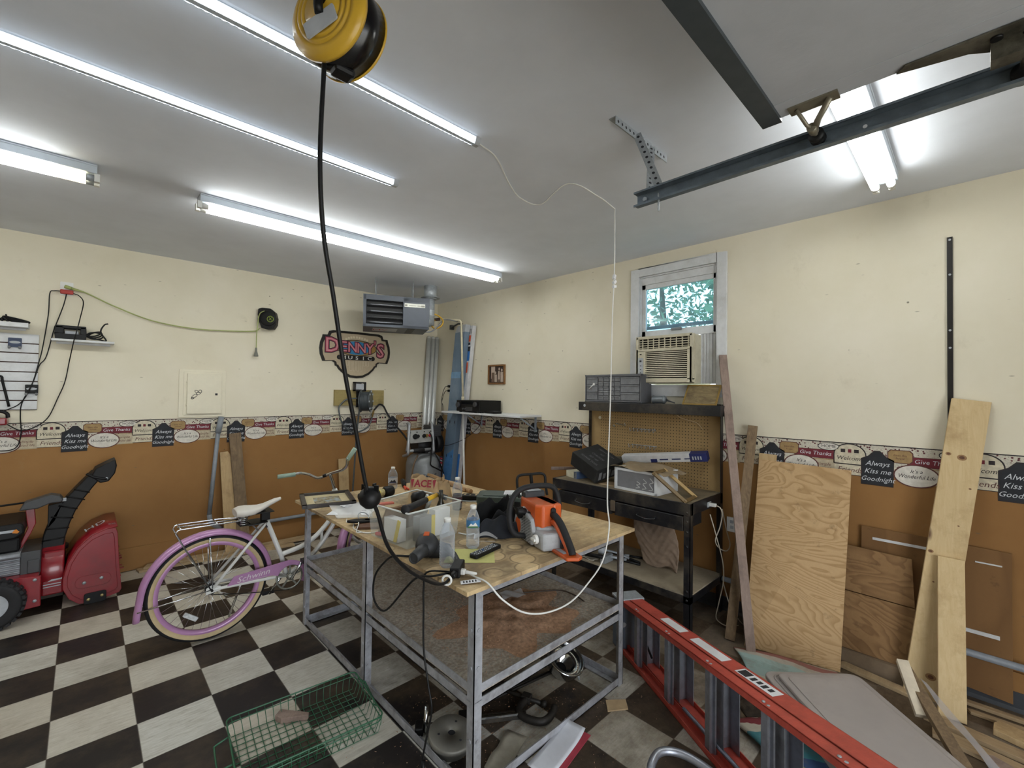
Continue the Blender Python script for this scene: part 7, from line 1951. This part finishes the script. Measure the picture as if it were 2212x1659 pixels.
mb = MB(); mb.box(-.56, -3.20, .276, -.44, -3.16, .33, 0); mb.tube([(-.54, -3.02, .30), (-.46, -3.20, .31), (-.40, -3.30, .30)], .012, 8); mb.tube([(-.50, -3.05, .36), (-.40, -3.20, .33), (-.36, -3.3, .30)], .009, 8); mb.build('frame', GALV, t)
mb = MB(); mb.cyl((-.50, -3.10, .35), (-.47, -3.15, .352), .03, 14); mb.build('knob', LGREY, t)
mb = MB(); mb.tube([(-.57, -3.02, .31), (-.56, -3.19, .33)], .016, 8); mb.build('grip', BLACK, t)
mb = MB(); mb.grid(lambda u, v: (-.58 + .12 * u, -2.96 - .15 * v, .277 + .012 * math.sin(5 * u + 4 * v) ** 2), 8, 8); tag(mb.build('white_rag', mat('dirty_rag', '#a9a294', .9), solid=.003), 'dirty white rag on the left of the lower shelf', 'cloth')
# ================================================================ RIGHT SIDE: leaning boards
PLY = plywood('fir_plywood', '#a5855c', '#bfa077', stretch=(1, .9, 2.6), scale=1.3, bands=30, edge=.5)
OSB = plywood('patched_plywood', '#77593a', '#8f6f4b', stretch=(1, 1, 2.0), scale=2.2, bands=14, edge=.6)
DPLY = plywood('brown_luan', '#715232', '#7e5d3a', stretch=(1, 2, .4), scale=1.4, bands=2)


def panel(name, label, cat, b0, b1, t1, t0, th, m, group=None):
    """sheet from four corners (bottom left, bottom right, top right, top left), thickness away from the room"""
    P = [Vector(q) for q in (b0, b1, t1, t0)]
    nn = (P[1] - P[0]).cross(P[3] - P[0]).normalized()
    if nn.x > 0: nn = -nn
    vs = P + [q - nn * th for q in P]
    mb = MB(); mb.add(vs, [(0, 1, 2, 3), (4, 5, 6, 7), (0, 1, 5, 4), (1, 2, 6, 5), (2, 3, 7, 6), (3, 0, 4, 7)])
    return tag(mb.build(name, m, bevel=.001), label, cat, group)


panel('plywood_sheet', 'large swirly-grained plywood sheet leaning on the right wall', 'plywood', (-.43, -4.195, 0.002), (-.31, -4.685, 0.002), (-.055, -4.70, 1.165), (-.055, -4.165, 1.175), .016, PLY, 'sheets leaning on the right wall')
ws_ = panel('wide_sheet', 'low wide brown sheet flat on the wall behind the pale pine board', 'plywood', (-.045, -4.74, .085), (-.045, -5.375, .04), (-.022, -5.375, .815), (-.022, -4.745, .825), .008, DPLY, 'sheets leaning on the right wall')
for z0_, z1_, ya_, yb_ in ((.765, .75, -4.80, -5.06), (.742, .735, -5.24, -5.34), (.37, .35, -5.20, -5.33)):
    mb = MB(); mb.box(-.050 + (.022 if z0_ > .5 else .010), yb_, z1_, -.046 + (.022 if z0_ > .5 else .010), ya_, z0_); mb.build('paint_streak', WHITEP, ws_)
t = thing('patched_panel', 'shorter swirly panel with a straight seam, leaning right of the large sheet', 'plywood', (-.12, -4.82, 0), 'sheets leaning on the right wall')
def lerp4(P, u, v): return (P[0] * (1 - u) * (1 - v) + P[1] * u * (1 - v) + P[2] * u * v + P[3] * (1 - u) * v)
PP = [Vector(q) for q in ((-.17, -4.60, .095), (-.16, -5.02, .09), (-.075, -4.985, .69), (-.075, -4.63, .70))]
nn = Vector((-.99, 0, .14))
for v0, v1 in ((0, .55), (.558, 1.0)):
    q = [lerp4(PP, 0, v0), lerp4(PP, 1, v0), lerp4(PP, 1, v1), lerp4(PP, 0, v1)]
    if v1 == 1.0: q[2] = q[2] + Vector((0, -.0, 0))
    mb = MB(); mb.add(q + [w - nn * .012 for w in q], [(0, 1, 2, 3), (4, 5, 6, 7), (0, 1, 5, 4), (1, 2, 6, 5), (2, 3, 7, 6), (3, 0, 4, 7)]); mb.build('board_half', OSB, t, bevel=.001)
mb = MB(); mb.box(-.19, -5.05, 0, -.10, -4.55, .09); mb.build('sill_block', mat('dusty_sill', '#7a6853', .8), t)
plank('pine_board', 'long pale knotty pine board leaning on the right wall', 'board', (-.235, -5.035, .004), (-.030, -5.228, 1.622), .155, .03, (.12, -1, -.1), PALEW, group='boards leaning on the right wall', kn=((.0, 1.32, .020), (-.055, 1.33, .012), (.02, .12, .022), (-.06, .78, .012), (.05, 1.16, .006), (-.03, .62, .005), (.03, .95, .005)))
plank('pine_offcut', 'short pale pine board leaning in front of the long knotty one', 'board', (-.355, -5.155, .004), (-.165, -5.148, .765), .105, .036, (.15, -1, 0), PALEW, group='boards leaning on the right wall')
plank('stud', 'tall greyed stud leaning beside the window edge in front of the workbench end', 'stud', (-.52, -4.265, .004), (-.045, -3.905, 1.935), .055, .035, (.45, -1, 0), GREYW, group='boards leaning on the right wall')
plank('stud', 'dark weathered stud leaning left of the plywood sheet', 'stud', (-.43, -4.105, .004), (-.045, -4.12, 1.41), .062, .035, (.3, -1, 0), OLDW, group='boards leaning on the right wall')
plank('stud', 'pale stud just showing above the left corner of the plywood sheet', 'stud', (-.16, -4.19, .004), (-.03, -4.215, 1.215), .11, .03, (.1, -1, 0), NEWW, group='boards leaning on the right wall')
t = thing('track_strip', 'thin black slotted steel strip fixed upright on the right wall', 'strip', (-.004, -5.145, .9))
mb = MB(); mb.box(-.012, -5.158, .85, -.001, -5.134, 2.556); mb.build('strip', mat('black_slotted_steel', '#1d1a18', .5, .3), t)
for z in (2.54, 2.34, 2.02, 1.92, 1.55):
    mb = MB(); mb.cyl((-.0125, -5.146, z), (-.012, -5.146, z), .006, 10); mb.build('screw_hole', LGREY, t)

# ================================================================ LADDER (lying on its side)
ld = thing('step_ladder', 'red and silver fibreglass step ladder lying on its side by the bench', 'ladder', (-1.5, -4.4, 0))
LR = mat('ladder_red', '#b84d3f', .5, var=.1, scale=30, dirt='#6b2a22', dirt_amt=.3, bumps=.3)
LO = Vector((-1.063, -3.648, 0)); LD = Vector((-.51, -.86, 0)).normalized(); LN = Vector((.86, -.51, 0)).normalized()
def lp(s, t, z): return tuple(LO + LD * s + LN * t + Vector((0, 0, z)))
def lw(s): return .315 + .115 * s
def lrail(s0, s1, t0, t1, top, nm, sl=0.0):
    mb = MB(); th = .004; fl = .028
    def seg(z0f, z1f, ta, tb):
        vs = [lp(s, t + 0, f(s)) for s in (s0, s1) for (t, f) in ((ta, z0f), (tb, z0f), (tb, z1f), (ta, z1f))]
        mb.add(vs, [(0, 1, 2, 3), (4, 5, 6, 7), (0, 1, 5, 4), (1, 2, 6, 5), (2, 3, 7, 6), (3, 0, 4, 7)])
    if top:
        seg(lambda s: lw(s) - th, lambda s: lw(s), t0, t1); seg(lambda s: lw(s) - fl, lambda s: lw(s), t0, t0 + th); seg(lambda s: lw(s) - fl, lambda s: lw(s), t1 - th, t1)
    else:
        seg(lambda s: .002, lambda s: .002 + th, t0, t1); seg(lambda s: .002, lambda s: .002 + fl, t0, t0 + th); seg(lambda s: .002, lambda s: .002 + fl, t1 - th, t1)
    return mb.build(nm, LR, ld)
S1 = 1.92
lrail(0, S1, .0, .052, True, 'rear_rail'); lrail(0, S1, .0, .052, False, 'rear_rail')
fr_top = lrail(0, S1, .058, .145, True, 'front_rail'); lrail(0, S1, .058, .145, False, 'front_rail')
for s in (.21, .53, .86, 1.19, 1.50, 1.80):
    mb = MB(); M = Matrix.Identity(4); b_ = Vector(lp(s, .026, .006)); t_ = Vector(lp(s, .026, lw(s) - .004)); Mz = fr(b_, LD, LN)
    M = fr(b_, LD, (0, 0, 1)); h = t_.z - b_.z
    mb.prism([(-.016, -.018), (.016, -.018), (.016, -.010), (.004, -.006), (.004, .006), (.016, .010), (.016, .018), (-.016, .018)], 0, h, 0, M); mb.build('rear_brace', ALU, ld)
    mb = MB(); M = fr(lp(s + .02, .10, .006), LD, (0, 0, 1)); w = .04
    mb.prism([(-.035, -w), (.022, -w), (.022, -w + .004), (-.030, -w + .004), (-.030, w - .004), (.03, w - .004), (.03, w), (-.035, w)], 0, h, 0, M); mb.build('step', ALU, ld, bevel=.001)
    for k in (-.012, .012):
        mb = MB(); mb.lathe([(.007, 0), (.006, .002), (0, .003)], 10, 0, fr(lp(s + k, .016, lw(s) + .0003), LD, (0, 0, 1))); mb.build('rivet', GALV, ld)
LT = lambda s, t: fr(lp(s, t, lw(s) + .0008), (LD + Vector((0, 0, .115))), (0, 0, 1))
mb = MB(); mb.box(.0, -.027, 0, .19, .027, .0006, 0, LT(.36, .103)); mb.build('white_sticker', PAPER, fr_top)
mb = MB(); mb.box(.0, -.027, 0, .24, .027, .0006, 0, LT(.63, .103)); mb.build('white_sticker', PAPER, fr_top)
mb = MB(); F = LT(.95, .103); mb.box(0, -.027, 0, .21, .027, .0006, 0, F); mb.box(.01, -.022, .0006, .06, .022, .0009, 1, F)
for i in range(4): mb.box(.075 + .03 * i, -.018 + .006 * (i % 2), .0006, .095 + .03 * i, .012, .0009, 1, F)
mb.build('warning_label', [PAPER, INK], fr_top)
mb = MB(); mb.prism([(-.06, -.01), (.03, -.01), (.03, .155), (-.06, .155)], .004, .30, 0, fr(lp(0, 0, 0), LD, (0, 0, 1)) @ Matrix.Translation((0, .0, 0))) ; mb.build('top_cap', mat('cap_blue_grey', '#5d6674', .5), ld, bevel=.008)
mb = MB(); mb.prism([(-.07, -.012), (.045, -.012), (.045, .16), (-.07, .16)], .31, .326, 0, fr(lp(0, 0, 0), LD, (0, 0, 1))); mb.build('cap_edge', GALV, ld, bevel=.004)
mb = MB(); mb.flat(ellipse(0, 0, .022, .016, 18), 0, 0, fr(lp(.031, .02, .16), LN, LD)); mb.build('cap_hole', LGREY, ld)
mb = MB(); mb.tube([lp(.05, .06, .30), lp(.24, .10, .06)], .006, 6); mb.build('spreader', BLACK, ld)
mb = MB(); mb.tube([lp(.62, .052, .035), lp(1.5, .06, .05)], .010, 6); mb.tube([lp(1.15, .04, .04), lp(1.7, .05, .03)], .008, 6); mb.build('spreader_bar', ALU, ld)

# bent aluminium tube in the foreground
t = thing('tubular_handle', 'bent silver tube handle poking up at the bottom edge of the picture', 'handle', (-1.66, -4.42, 0))
mb = MB(); mb.tube(spline([(-1.875, -4.33, .02), (-1.865, -4.315, .06), (-1.83, -4.30, .09), (-1.77, -4.30, .105), (-1.72, -4.335, .105), (-1.69, -4.40, .10), (-1.68, -4.50, .085), (-1.70, -4.70, .06), (-1.74, -4.90, .02)]), .0165, 14); mb.build('tube', ALU, t)
mb = MB(); mb.cyl((-1.877, -4.335, .0), (-1.868, -4.32, .05), .0185, 12); mb.build('foam_grip', BLACKR, t)

# ================================================================ GREY LID, STRIPED BOARDS
t = thing('plastic_cover', 'large grey plastic tote cover lying beyond the ladder', 'cover', (-.75, -4.95, .06))
TL = mat('taupe_plastic', '#a39c98', .55, var=.06, scale=4, dirt='#6d655d', dirt_amt=.35)
zL = .15; k_ = (1.6356 - zL) / 1.6356
c0 = Vector((-3.5665 + (-.248 + 3.5665) * k_, -5.2355 + (-4.752 + 5.2355) * k_, zL))        # far right corner
ux = Vector((-.70, .715, 0)).normalized(); uy = Vector((-.725, -.685, 0)).normalized()
F = fr(c0, ux, (0, 0, 1))
sgn = 1 if (F.col[1].xyz.dot(uy) > 0) else -1
def rp(x0, y0, x1, y1, r): return [(x, sgn * y) for x, y in rrect(x0, y0, x1, y1, r)]
mb = MB(); mb.prism(rp(0, 0, .50, .92, .05), -.022, .0, 0, F); mb.prism(rp(.012, .012, .488, .908, .05), -.06, -.022, 0, F); mb.build('rim', TL, t, bevel=.006)
mb = MB(); mb.prism(rp(.05, .05, .45, .87, .03), .0, .022, 0, F); mb.build('raised_panel', TL, t, bevel=.008)
mb = MB(); mb.tube([(x, y, .0) for x, y in rp(.035, .035, .465, .885, .04)], .006, 6, 0, F, closed=True); mb.build('rim_bead', TL, t)
mb = MB(); mb.prism(rp(.085, .085, .415, .835, .02), .022, .026, 0, F); mb.build('inner_panel', TL, t, bevel=.004)
t = thing('tote', 'grey storage tote under the large cover', 'bin', (-.75, -4.95, 0))
mb = MB(); mb.prism(rp(.05, .05, .45, .60, .04), -zL + .002, -.061, 0, F); mb.build('body', TL, t, bevel=.005)


def striped(name, cols, axis_rot, scale):
    m, nt, bs = nodes(name)
    v = coords(nt, (scale, scale, scale), rot=(0, 0, axis_rot))
    sx = N(nt, 'ShaderNodeSeparateXYZ'); nt.links.new(v, sx.inputs[0])
    nz = noise(nt, coords(nt), 5, 3)
    ad = N(nt, 'ShaderNodeMath', operation='MULTIPLY_ADD'); ad.inputs[1].default_value = .25; nt.links.new(nz, ad.inputs[0]); nt.links.new(sx.outputs[0], ad.inputs[2])
    f = N(nt, 'ShaderNodeMath', operation='FRACT'); nt.links.new(ad.outputs[0], f.inputs[0])
    st = []; n = len(cols)
    r = N(nt, 'ShaderNodeValToRGB'); r.color_ramp.interpolation = 'CONSTANT'; els = r.color_ramp.elements
    while len(els) < n: els.new(.5)
    for i, (e, c) in enumerate(zip(els, cols)): e.position = i / n; e.color = srgb(c)
    nt.links.new(f.outputs[0], r.inputs['Fac'])
    n2 = noise(nt, coords(nt), 12, 6, .7)
    c = mixc(nt, ramp(nt, n2, [(.5, 0.0), (.75, .5)]), r.outputs['Color'], srgb('#77695a'))
    nt.links.new(c, bs.inputs['Base Color']); bs.inputs['Roughness'].default_value = .7
    return m


mb = MB()
A0, A1 = Vector((-.62, -4.20, 0)), Vector((-.36, -4.64, 0))
def strA(u, v):
    q = Vector((-.52, -4.16, 0)) * (1 - u) + Vector((-.33, -4.66, 0)) * u + Vector((-.30, -.22, 0)) * v
    return (q.x, q.y, .006 + .018 * math.sin(3 * u + 2 * v + .4) ** 2 + .012 * math.sin(5 * v))
mb.grid(strA, 24, 14); tag(mb.build('striped_mat', striped('turquoise_red_stripes', ('#8fa8a5', '#9ab2b0', '#b3aca0', '#95605a', '#b9b0a0', '#93aaa8'), -.25, 3.0), solid=.008), 'turquoise and red striped mat rumpled at the foot of the plywood', 'mat')
mb = MB()
def strB(u, v):
    q = Vector((-1.20, -4.40, 0)) + Vector((-.22, -.34, 0)) * u + Vector((.24, -.16, 0)) * v
    return (q.x, q.y, .006 + .03 * math.sin(PI * u) * (1 - .5 * v) + .006 * math.sin(7 * v))
mb.grid(strB, 20, 12); tag(mb.build('striped_board', striped('teal_olive_stripes', ('#3f7f8a', '#3f7f8a', '#b9b3a4', '#7a2c34', '#b9b3a4', '#7f8238', '#8b8a40', '#35507a'), -.75, 1.9), solid=.012), 'teal, red and olive striped board seen between the ladder steps', 'board')
mb = MB()
rg = random.Random(21)
def rub(u, v):
    return (-.98 + .30 * u - .14 * v, -4.30 - .26 * u - .14 * v, .004 + (.06 * math.sin(PI * u) * math.sin(PI * v)) * (1 + .5 * math.sin(17 * u + 11 * v) + .3 * math.sin(29 * v - 9 * u)))
mb.grid(rub, 26, 20); tag(mb.build('debris_heap', mat('dark_debris', '#33291f', .95, var=.6, scale=30), solid=.004), 'dark heap of sweepings on the floor behind the ladder steps', 'debris', kind='stuff')

# ================================================================ SCRAP WOOD ON THE FLOOR
LAT = wood('split_lath', '#93795a', '#b09a78', '#6b563f', (10, 1.0, 10), 3)
plank('wood_strip', 'white-sided timber strip rising beside the grey cover', 'board', (-.63, -5.06, .10), (-.42, -4.97, .24), .05, .028, (-.3, .9, 0), mat('whitewashed_wood', '#c9bda8', .8), group='loose scrap timber')
plank('wood_strip', 'brown knotty timber strip beside the white-sided one', 'board', (-.86, -5.22, .05), (-.40, -4.98, .20), .05, .03, (-.3, .9, 0), OLDW, group='loose scrap timber')
def fl(label, p, q, w, z0, th, m=LAT, nm='floor_board'):
    p = Vector(p + (0,)); q = Vector(q + (0,)); d = (q - p); F = fr((p.x, p.y, z0), d, (0, 0, 1))
    mb = MB(); L = d.length
    mb.prism([(0, -w / 2), (L * .5, -w / 2 * 1.05), (L, -w / 2 * .9), (L + .02, 0), (L, w / 2), (L * .4, w / 2 * .96), (0, w / 2), (-.012, .01)], 0, th, 0, F)
    return tag(mb.build(nm, m, bevel=.002), label, 'board', 'loose scrap timber')
fl('split pale plank on the floor in front of the short pine board', (-.43, -5.06), (-.50, -5.62), .075, .002, .022)
fl('second split plank lying just nearer than the one by the short pine board', (-.55, -5.10), (-.63, -5.62), .09, .002, .02)
fl('narrow lath along the foot of the wide brown sheet', (-.14, -4.95), (-.12, -5.62), .035, .002, .018)
fl('second narrow lath on the floor by the wide brown sheet', (-.22, -5.22), (-.20, -5.62), .035, .002, .015)
fl('wide offcut at the right edge of the picture', (-.30, -5.31), (-.37, -5.60), .11, .002, .03, NEWW)
fl('grey-brown wedge near the bottom right corner', (-.64, -5.28), (-.74, -5.50), .06, .024, .02, GREYW)
fl('long pale baseboard strip in front of the patched panel', (-.22, -4.68), (-.29, -5.05), .06, .002, .02, FLATW)
mb = MB(); mb.grid(lambda u, v: (-.93 + .50 * u, -5.30 + .27 * u - .035 + .05 * v * (1 - .5 * u), .14 + .035 * u + .012 * math.sin(8 * u) * v), 20, 4)
tag(mb.build('plastic_film', glassy('milky_film', (.75, .75, .8, 1), .22, .25, rise=.3), recalc=False), 'milky plastic film hanging off the timber strips beside the cover', 'film')

# ================================================================ FLOOR OBJECTS UNDER AND AROUND THE TABLE
# green wire basket
gb = thing('wire_basket', 'green coated wire basket lying on the tiles in front of the table', 'basket', (-2.76, -3.06, 0))
GW = mat('green_coated_wire', '#1f5a3c', .4, coat=.2)
bx = Vector((.985, -.105, 0)).normalized(); F = fr((-3.055, -2.80, 0), bx, (0, 0, 1))
BLn, BWd, BHt = .60, .42, .085
mb = MB(); ins = .02
mb.tube([(x, -y, BHt) for x, y in rrect(0, 0, BLn, BWd, .03)], .0036, 6, 0, F, closed=True); mb.tube([(x, -y, BHt - .022) for x, y in rrect(.004, .004, BLn - .004, BWd - .004, .03)], .0025, 6, 0, F, closed=True); mb.build('rim_wire', GW, gb)
n = 17
for i in range(n):
    x = .02 + (BLn - .04) * i / (n - 1)
    mb = MB(); mb.tube([(x, 0, BHt), (x + (.3 - x) * .04, -ins * .4, .04), (x + (.3 - x) * .06, -ins, .006), (x + (.3 - x) * .06, -BWd + ins, .006), (x + (.3 - x) * .04, -BWd + ins * .4, .04), (x, -BWd, BHt)], .0018, 5, 0, F); mb.build('cross_wire', GW, gb)
n = 11
for i in range(n):
    y = .02 + (BWd - .04) * i / (n - 1)
    mb = MB(); mb.tube([(0, -y, BHt), (ins * .4, -y, .04), (ins, -y, .004), (BLn - ins, -y, .004), (BLn - ins * .4, -y, .04), (BLn, -y, BHt)], .0018, 5, 0, F); mb.build('long_wire', GW, gb)
mb = MB(); mb.tube(spline([(-.002, -.12, BHt - .01), (-.05, -.13, BHt - .02), (-.055, -.15, BHt - .022), (-.055, -.27, BHt - .022), (-.05, -.29, BHt - .02), (-.002, -.30, BHt - .01)]), .004, 6, 0, F); mb.build('handle', GW, gb)
mb = MB(); mb.tube([(BLn + .0, -.06, BHt - .01), (BLn + .03, -.08, BHt - .03), (BLn + .03, -.25, BHt - .06), (BLn, -.27, BHt - .03)], .004, 6, 0, F); mb.build('handle', GW, gb)
mb = MB(); mb.prism([(-2.855, -2.845), (-2.82, -2.815), (-2.725, -2.935), (-2.735, -2.95), (-2.84, -2.89)], .001, .028); tag(mb.build('wood_wedge', GREYW, bevel=.002), 'brown wooden wedge on the tiles under the basket rim', 'wedge')
# small items under the table
t = thing('headlight_reflector', 'round chrome reflector bowl on the floor under the table', 'reflector', (-1.50, -3.54, 0))
F = fr((-1.53, -3.58, .065), (1, 0, 0), (-.55, -.40, .75))
mb = MB(); mb.lathe([(.027, -.05), (.055, -.033), (.083, .0), (.10, .045), (.104, .05), (.11, .05), (.112, .04), (.094, -.02), (.066, -.055)], 36, 0, F, cap=False); mb.build('bowl', CHROME, t)
mb = MB(); mb.lathe([(.066, .012), (.094, .03), (.095, .036), (.064, .018)], 30, 0, F, cap=False); mb.build('inner_ring', CHROME, t)
mb = MB(); mb.lathe([(0, -.03), (.03, -.03), (.03, -.05)], 16, 0, F); mb.build('socket', BLACK, t)
mb = MB(); mb.tube([F @ Vector((0, -.10, .04)), F @ Vector((0, -.12, .02))], .006, 6); mb.build('stud', GALV, t)
t = thing('steel_disc', 'thick round steel disc with a centre hole under the near table corner', 'disc', (-2.30, -3.56, 0))
DISC = mat('dusty_steel_disc', '#77756e', .5, .4, .1)
F = fr((-2.315, -3.565, .058), (1, 0, 0), (-.05, -.12, 1))
mb = MB(); mb.lathe([(.018, -.058), (.09, -.058), (.092, -.02), (.105, -.012), (.108, .004), (.10, .012), (.018, .012), (.018, -.058)], 40, 0, F, cap=False); mb.build('body', DISC, t)
mb = MB(); mb.lathe([(0, .005), (.0175, .005)], 16, 0, F, cap=False); mb.build('centre_hole', INK, t)
for k in range(3):
    mb = MB(); a = k * 2.1 + .6; mb.cyl((.06 * math.cos(a), .06 * math.sin(a), .012), (.06 * math.cos(a), .06 * math.sin(a), .0125), .006, 8, 0, F); mb.build('drilled_hole', INK, t)
t = thing('c_clamp', 'dark iron C-clamp lying on the floor under the table', 'clamp', (-1.83, -3.68, 0))
IRON = mat('dark_iron', '#2a2724', .6, .4, .3, 20)
F = fr((-1.845, -3.675, .006), (.62, .25, 0), (0, 0, 1))
mb = MB()
cpts = [(.11, .05), (.11, .085), (.03, .085), (-.05, .085), (-.10, .06), (-.115, 0), (-.10, -.06), (-.05, -.085), (.03, -.085), (.03, -.05)]
mb.tube([(x, y, .018) for x, y in spline([(q[0], q[1], 0) for q in [(.02, .07), (-.05, .082), (-.10, .06), (-.115, 0), (-.10, -.06), (-.04, -.085), (.02, -.08)]], 5) and [(q.x, q.y) for q in spline([(a, b, 0) for a, b in [(.02, .07), (-.05, .082), (-.10, .06), (-.115, 0), (-.10, -.06), (-.04, -.085), (.02, -.08)]], 5)]], .018, 8, 0, F)
mb.build('frame', IRON, t)
mb = MB(); mb.box(.0, .05, 0, .045, .10, .036, 0, F); mb.build('boss', IRON, t, bevel=.005)
mb = MB(); mb.tube([(.02, -.02, .018), (.023, .08, .018), (.03, .235, .018)], .010, 10, 0, F); mb.lathe([(0, -.02), (.016, -.018), (.018, 0), (.01, .008)], 14, 0, F @ Matrix.Translation((.02, -.03, .018)) @ Matrix.Rotation(PI / 2, 4, 'X')); mb.build('screw', IRON, t)
mb = MB(); mb.tube([(-.03, .245, .018), (.085, .225, .018)], .0045, 6, 0, F); mb.build('tommy_bar', IRON, t)
dirn = Vector((.62, -.21, 0)).normalized()
for i in range(5):
    a = Vector((-2.02 + .012 * i, -3.40 - .018 * i, .012 + .004 * (i % 2))); b_ = Vector((-1.62 + .02 * i, -3.44 - .03 * i + .012 * (i % 3), .014 + .004 * (i % 3)))
    mb = MB(); mb.tube([a, b_], .007, 8); mb.cyl(b_, b_ + (b_ - a).normalized() * .012, .009, 8)
    tag(mb.build('steel_rod', IRON), 'rod %s in the loose fan of dark rods under the table' % ('farthest back', 'second from the back', 'in the middle', 'second from the front', 'nearest the front')[i], 'rod', 'dark rods under the table')
t = thing('bar_clamp', 'long black and silver bar clamp lying on the floor under the table', 'clamp', (-2.1, -3.5, 0))
a, b_ = Vector((-2.37, -3.38, .03)), Vector((-1.93, -3.67, .03)); F = fr(a, b_ - a, (0, 0, 1)); L = (b_ - a).length
mb = MB(); mb.box(0, -.012, -.028, L, .012, -.006, 0, F); mb.box(.12, .02, -.026, L, .034, -.01, 0, F); mb.build('bar', BLACKM, t)
mb = MB(); mb.box(.0, -.014, -.006, L - .04, -.004, .004, 0, F); mb.box(.1, .014, -.02, L, .02, -.006, 0, F); mb.build('bright_bar', CHROME, t)
mb = MB(); mb.tube([(.03, -.03, -.02), (.03, -.01, .02), (.035, .0, .085)], [.010, .011, .010], 10, 0, F); mb.build('screw_handle', CHROME, t)
mb = MB(); mb.box(-.02, -.045, -.03, .02, .02, .01, 0, F); mb.box(.19, -.03, -.03, .235, .04, .02, 0, F); mb.build('jaw', BLACK, t, bevel=.006)
t = thing('notepad', 'notepad of white ruled paper with a red edge on the floor beside the table', 'notepad', (-1.95, -3.93, 0))
F = fr((-1.975, -3.915, .002), (.95, .16, 0), (0, 0, 1))
mb = MB(); mb.grid(lambda u, v: (-.165 + .33 * u, -.055 + .11 * v, .006 + .022 * (1 - math.sin(min(1, u * 1.0) * PI)) * (u > .5) * (2 * u - 1) ** 2 + .012 * v * (1 - u)), 16, 6, 0, F); mb.build('pages', mat('ruled_pages', '#c9ccd4', .8, var=.05), t, solid=.003)
mb = MB(); mb.box(-.16, -.08, 0, .172, .045, .003, 0, F); mb.build('red_cover', mat('pink_red_cover', '#a83a4a', .7), t)
F = fr((-2.15, -3.76, .001), (.8, .3, 0), (0, 0, 1)); mb = MB(); mb.grid(lambda u, v: (-.12 + .24 * u, -.05 + .1 * v, .002 + .012 * math.sin(6 * u) ** 2 * v), 10, 4, 0, F); tag(mb.build('crumpled_paper', mat('grey_paper', '#9b968a', .9), solid=.002), 'dusty crumpled paper under the near corner of the table', 'paper')
F = fr((-1.60, -3.80, 0.0), (.8, -.3, 0), (0, 0, 1)); mb = MB(); mb.prism([(-.06, -.03), (.05, -.045), (.075, .02), (-.03, .045)], 0, .006, 0, fr((-1.53, -3.93, .001), (.8, -.4, 0), (0, 0, 1))); tag(mb.build('broken_tile', TAN), 'tan broken piece of board on the floor outside the right table leg', 'scrap')
F = fr((-1.735, -3.36, .445), (.9, -.4, 0), (0, 0, 1)); mb = MB(); mb.grid(lambda u, v: (-.07 + .14 * u, -.045 + .09 * v, .004 + .01 * math.sin(5 * u + 3 * v) ** 2), 8, 6, 0, F); tag(mb.build('plastic_pouch', glassy('cloudy_pouch', (.8, .85, .92, 1), .3, .2), recalc=False), 'small cloudy plastic pouch on the sawdust tray', 'bag')
mb = MB(); mb.tube(spline([(-1.66, -3.36, .436), (-1.56, -3.42, .436), (-1.46, -3.50, .437), (-1.45, -3.60, .437), (-1.47, -3.68, .436)]), .0045, 6); tag(mb.build('stiff_wire', mat('brown_wire', '#3d3128', .6)), 'curved brown wire lying on the tray near the right leg', 'wire')
t = thing('priced_packet', 'small black packet with a white price label on the floor behind the table', 'packet', (-1.02, -3.08, 0))
F = fr((-.98, -3.10, .002), (.75, -.65, 0), (0, 0, 1))
mb = MB(); mb.box(-.07, -.04, 0, .07, .04, .03, 0, F); mb.build('body', BLACK, t, bevel=.003)
mb = MB(); mb.box(-.06, -.03, .03, .05, .03, .031, 0, F); mb.text('4.97', .03, F @ Matrix.Translation((-.005, .0, .0315)), 1); mb.build('label', [PAPER, INK], t, recalc=False)
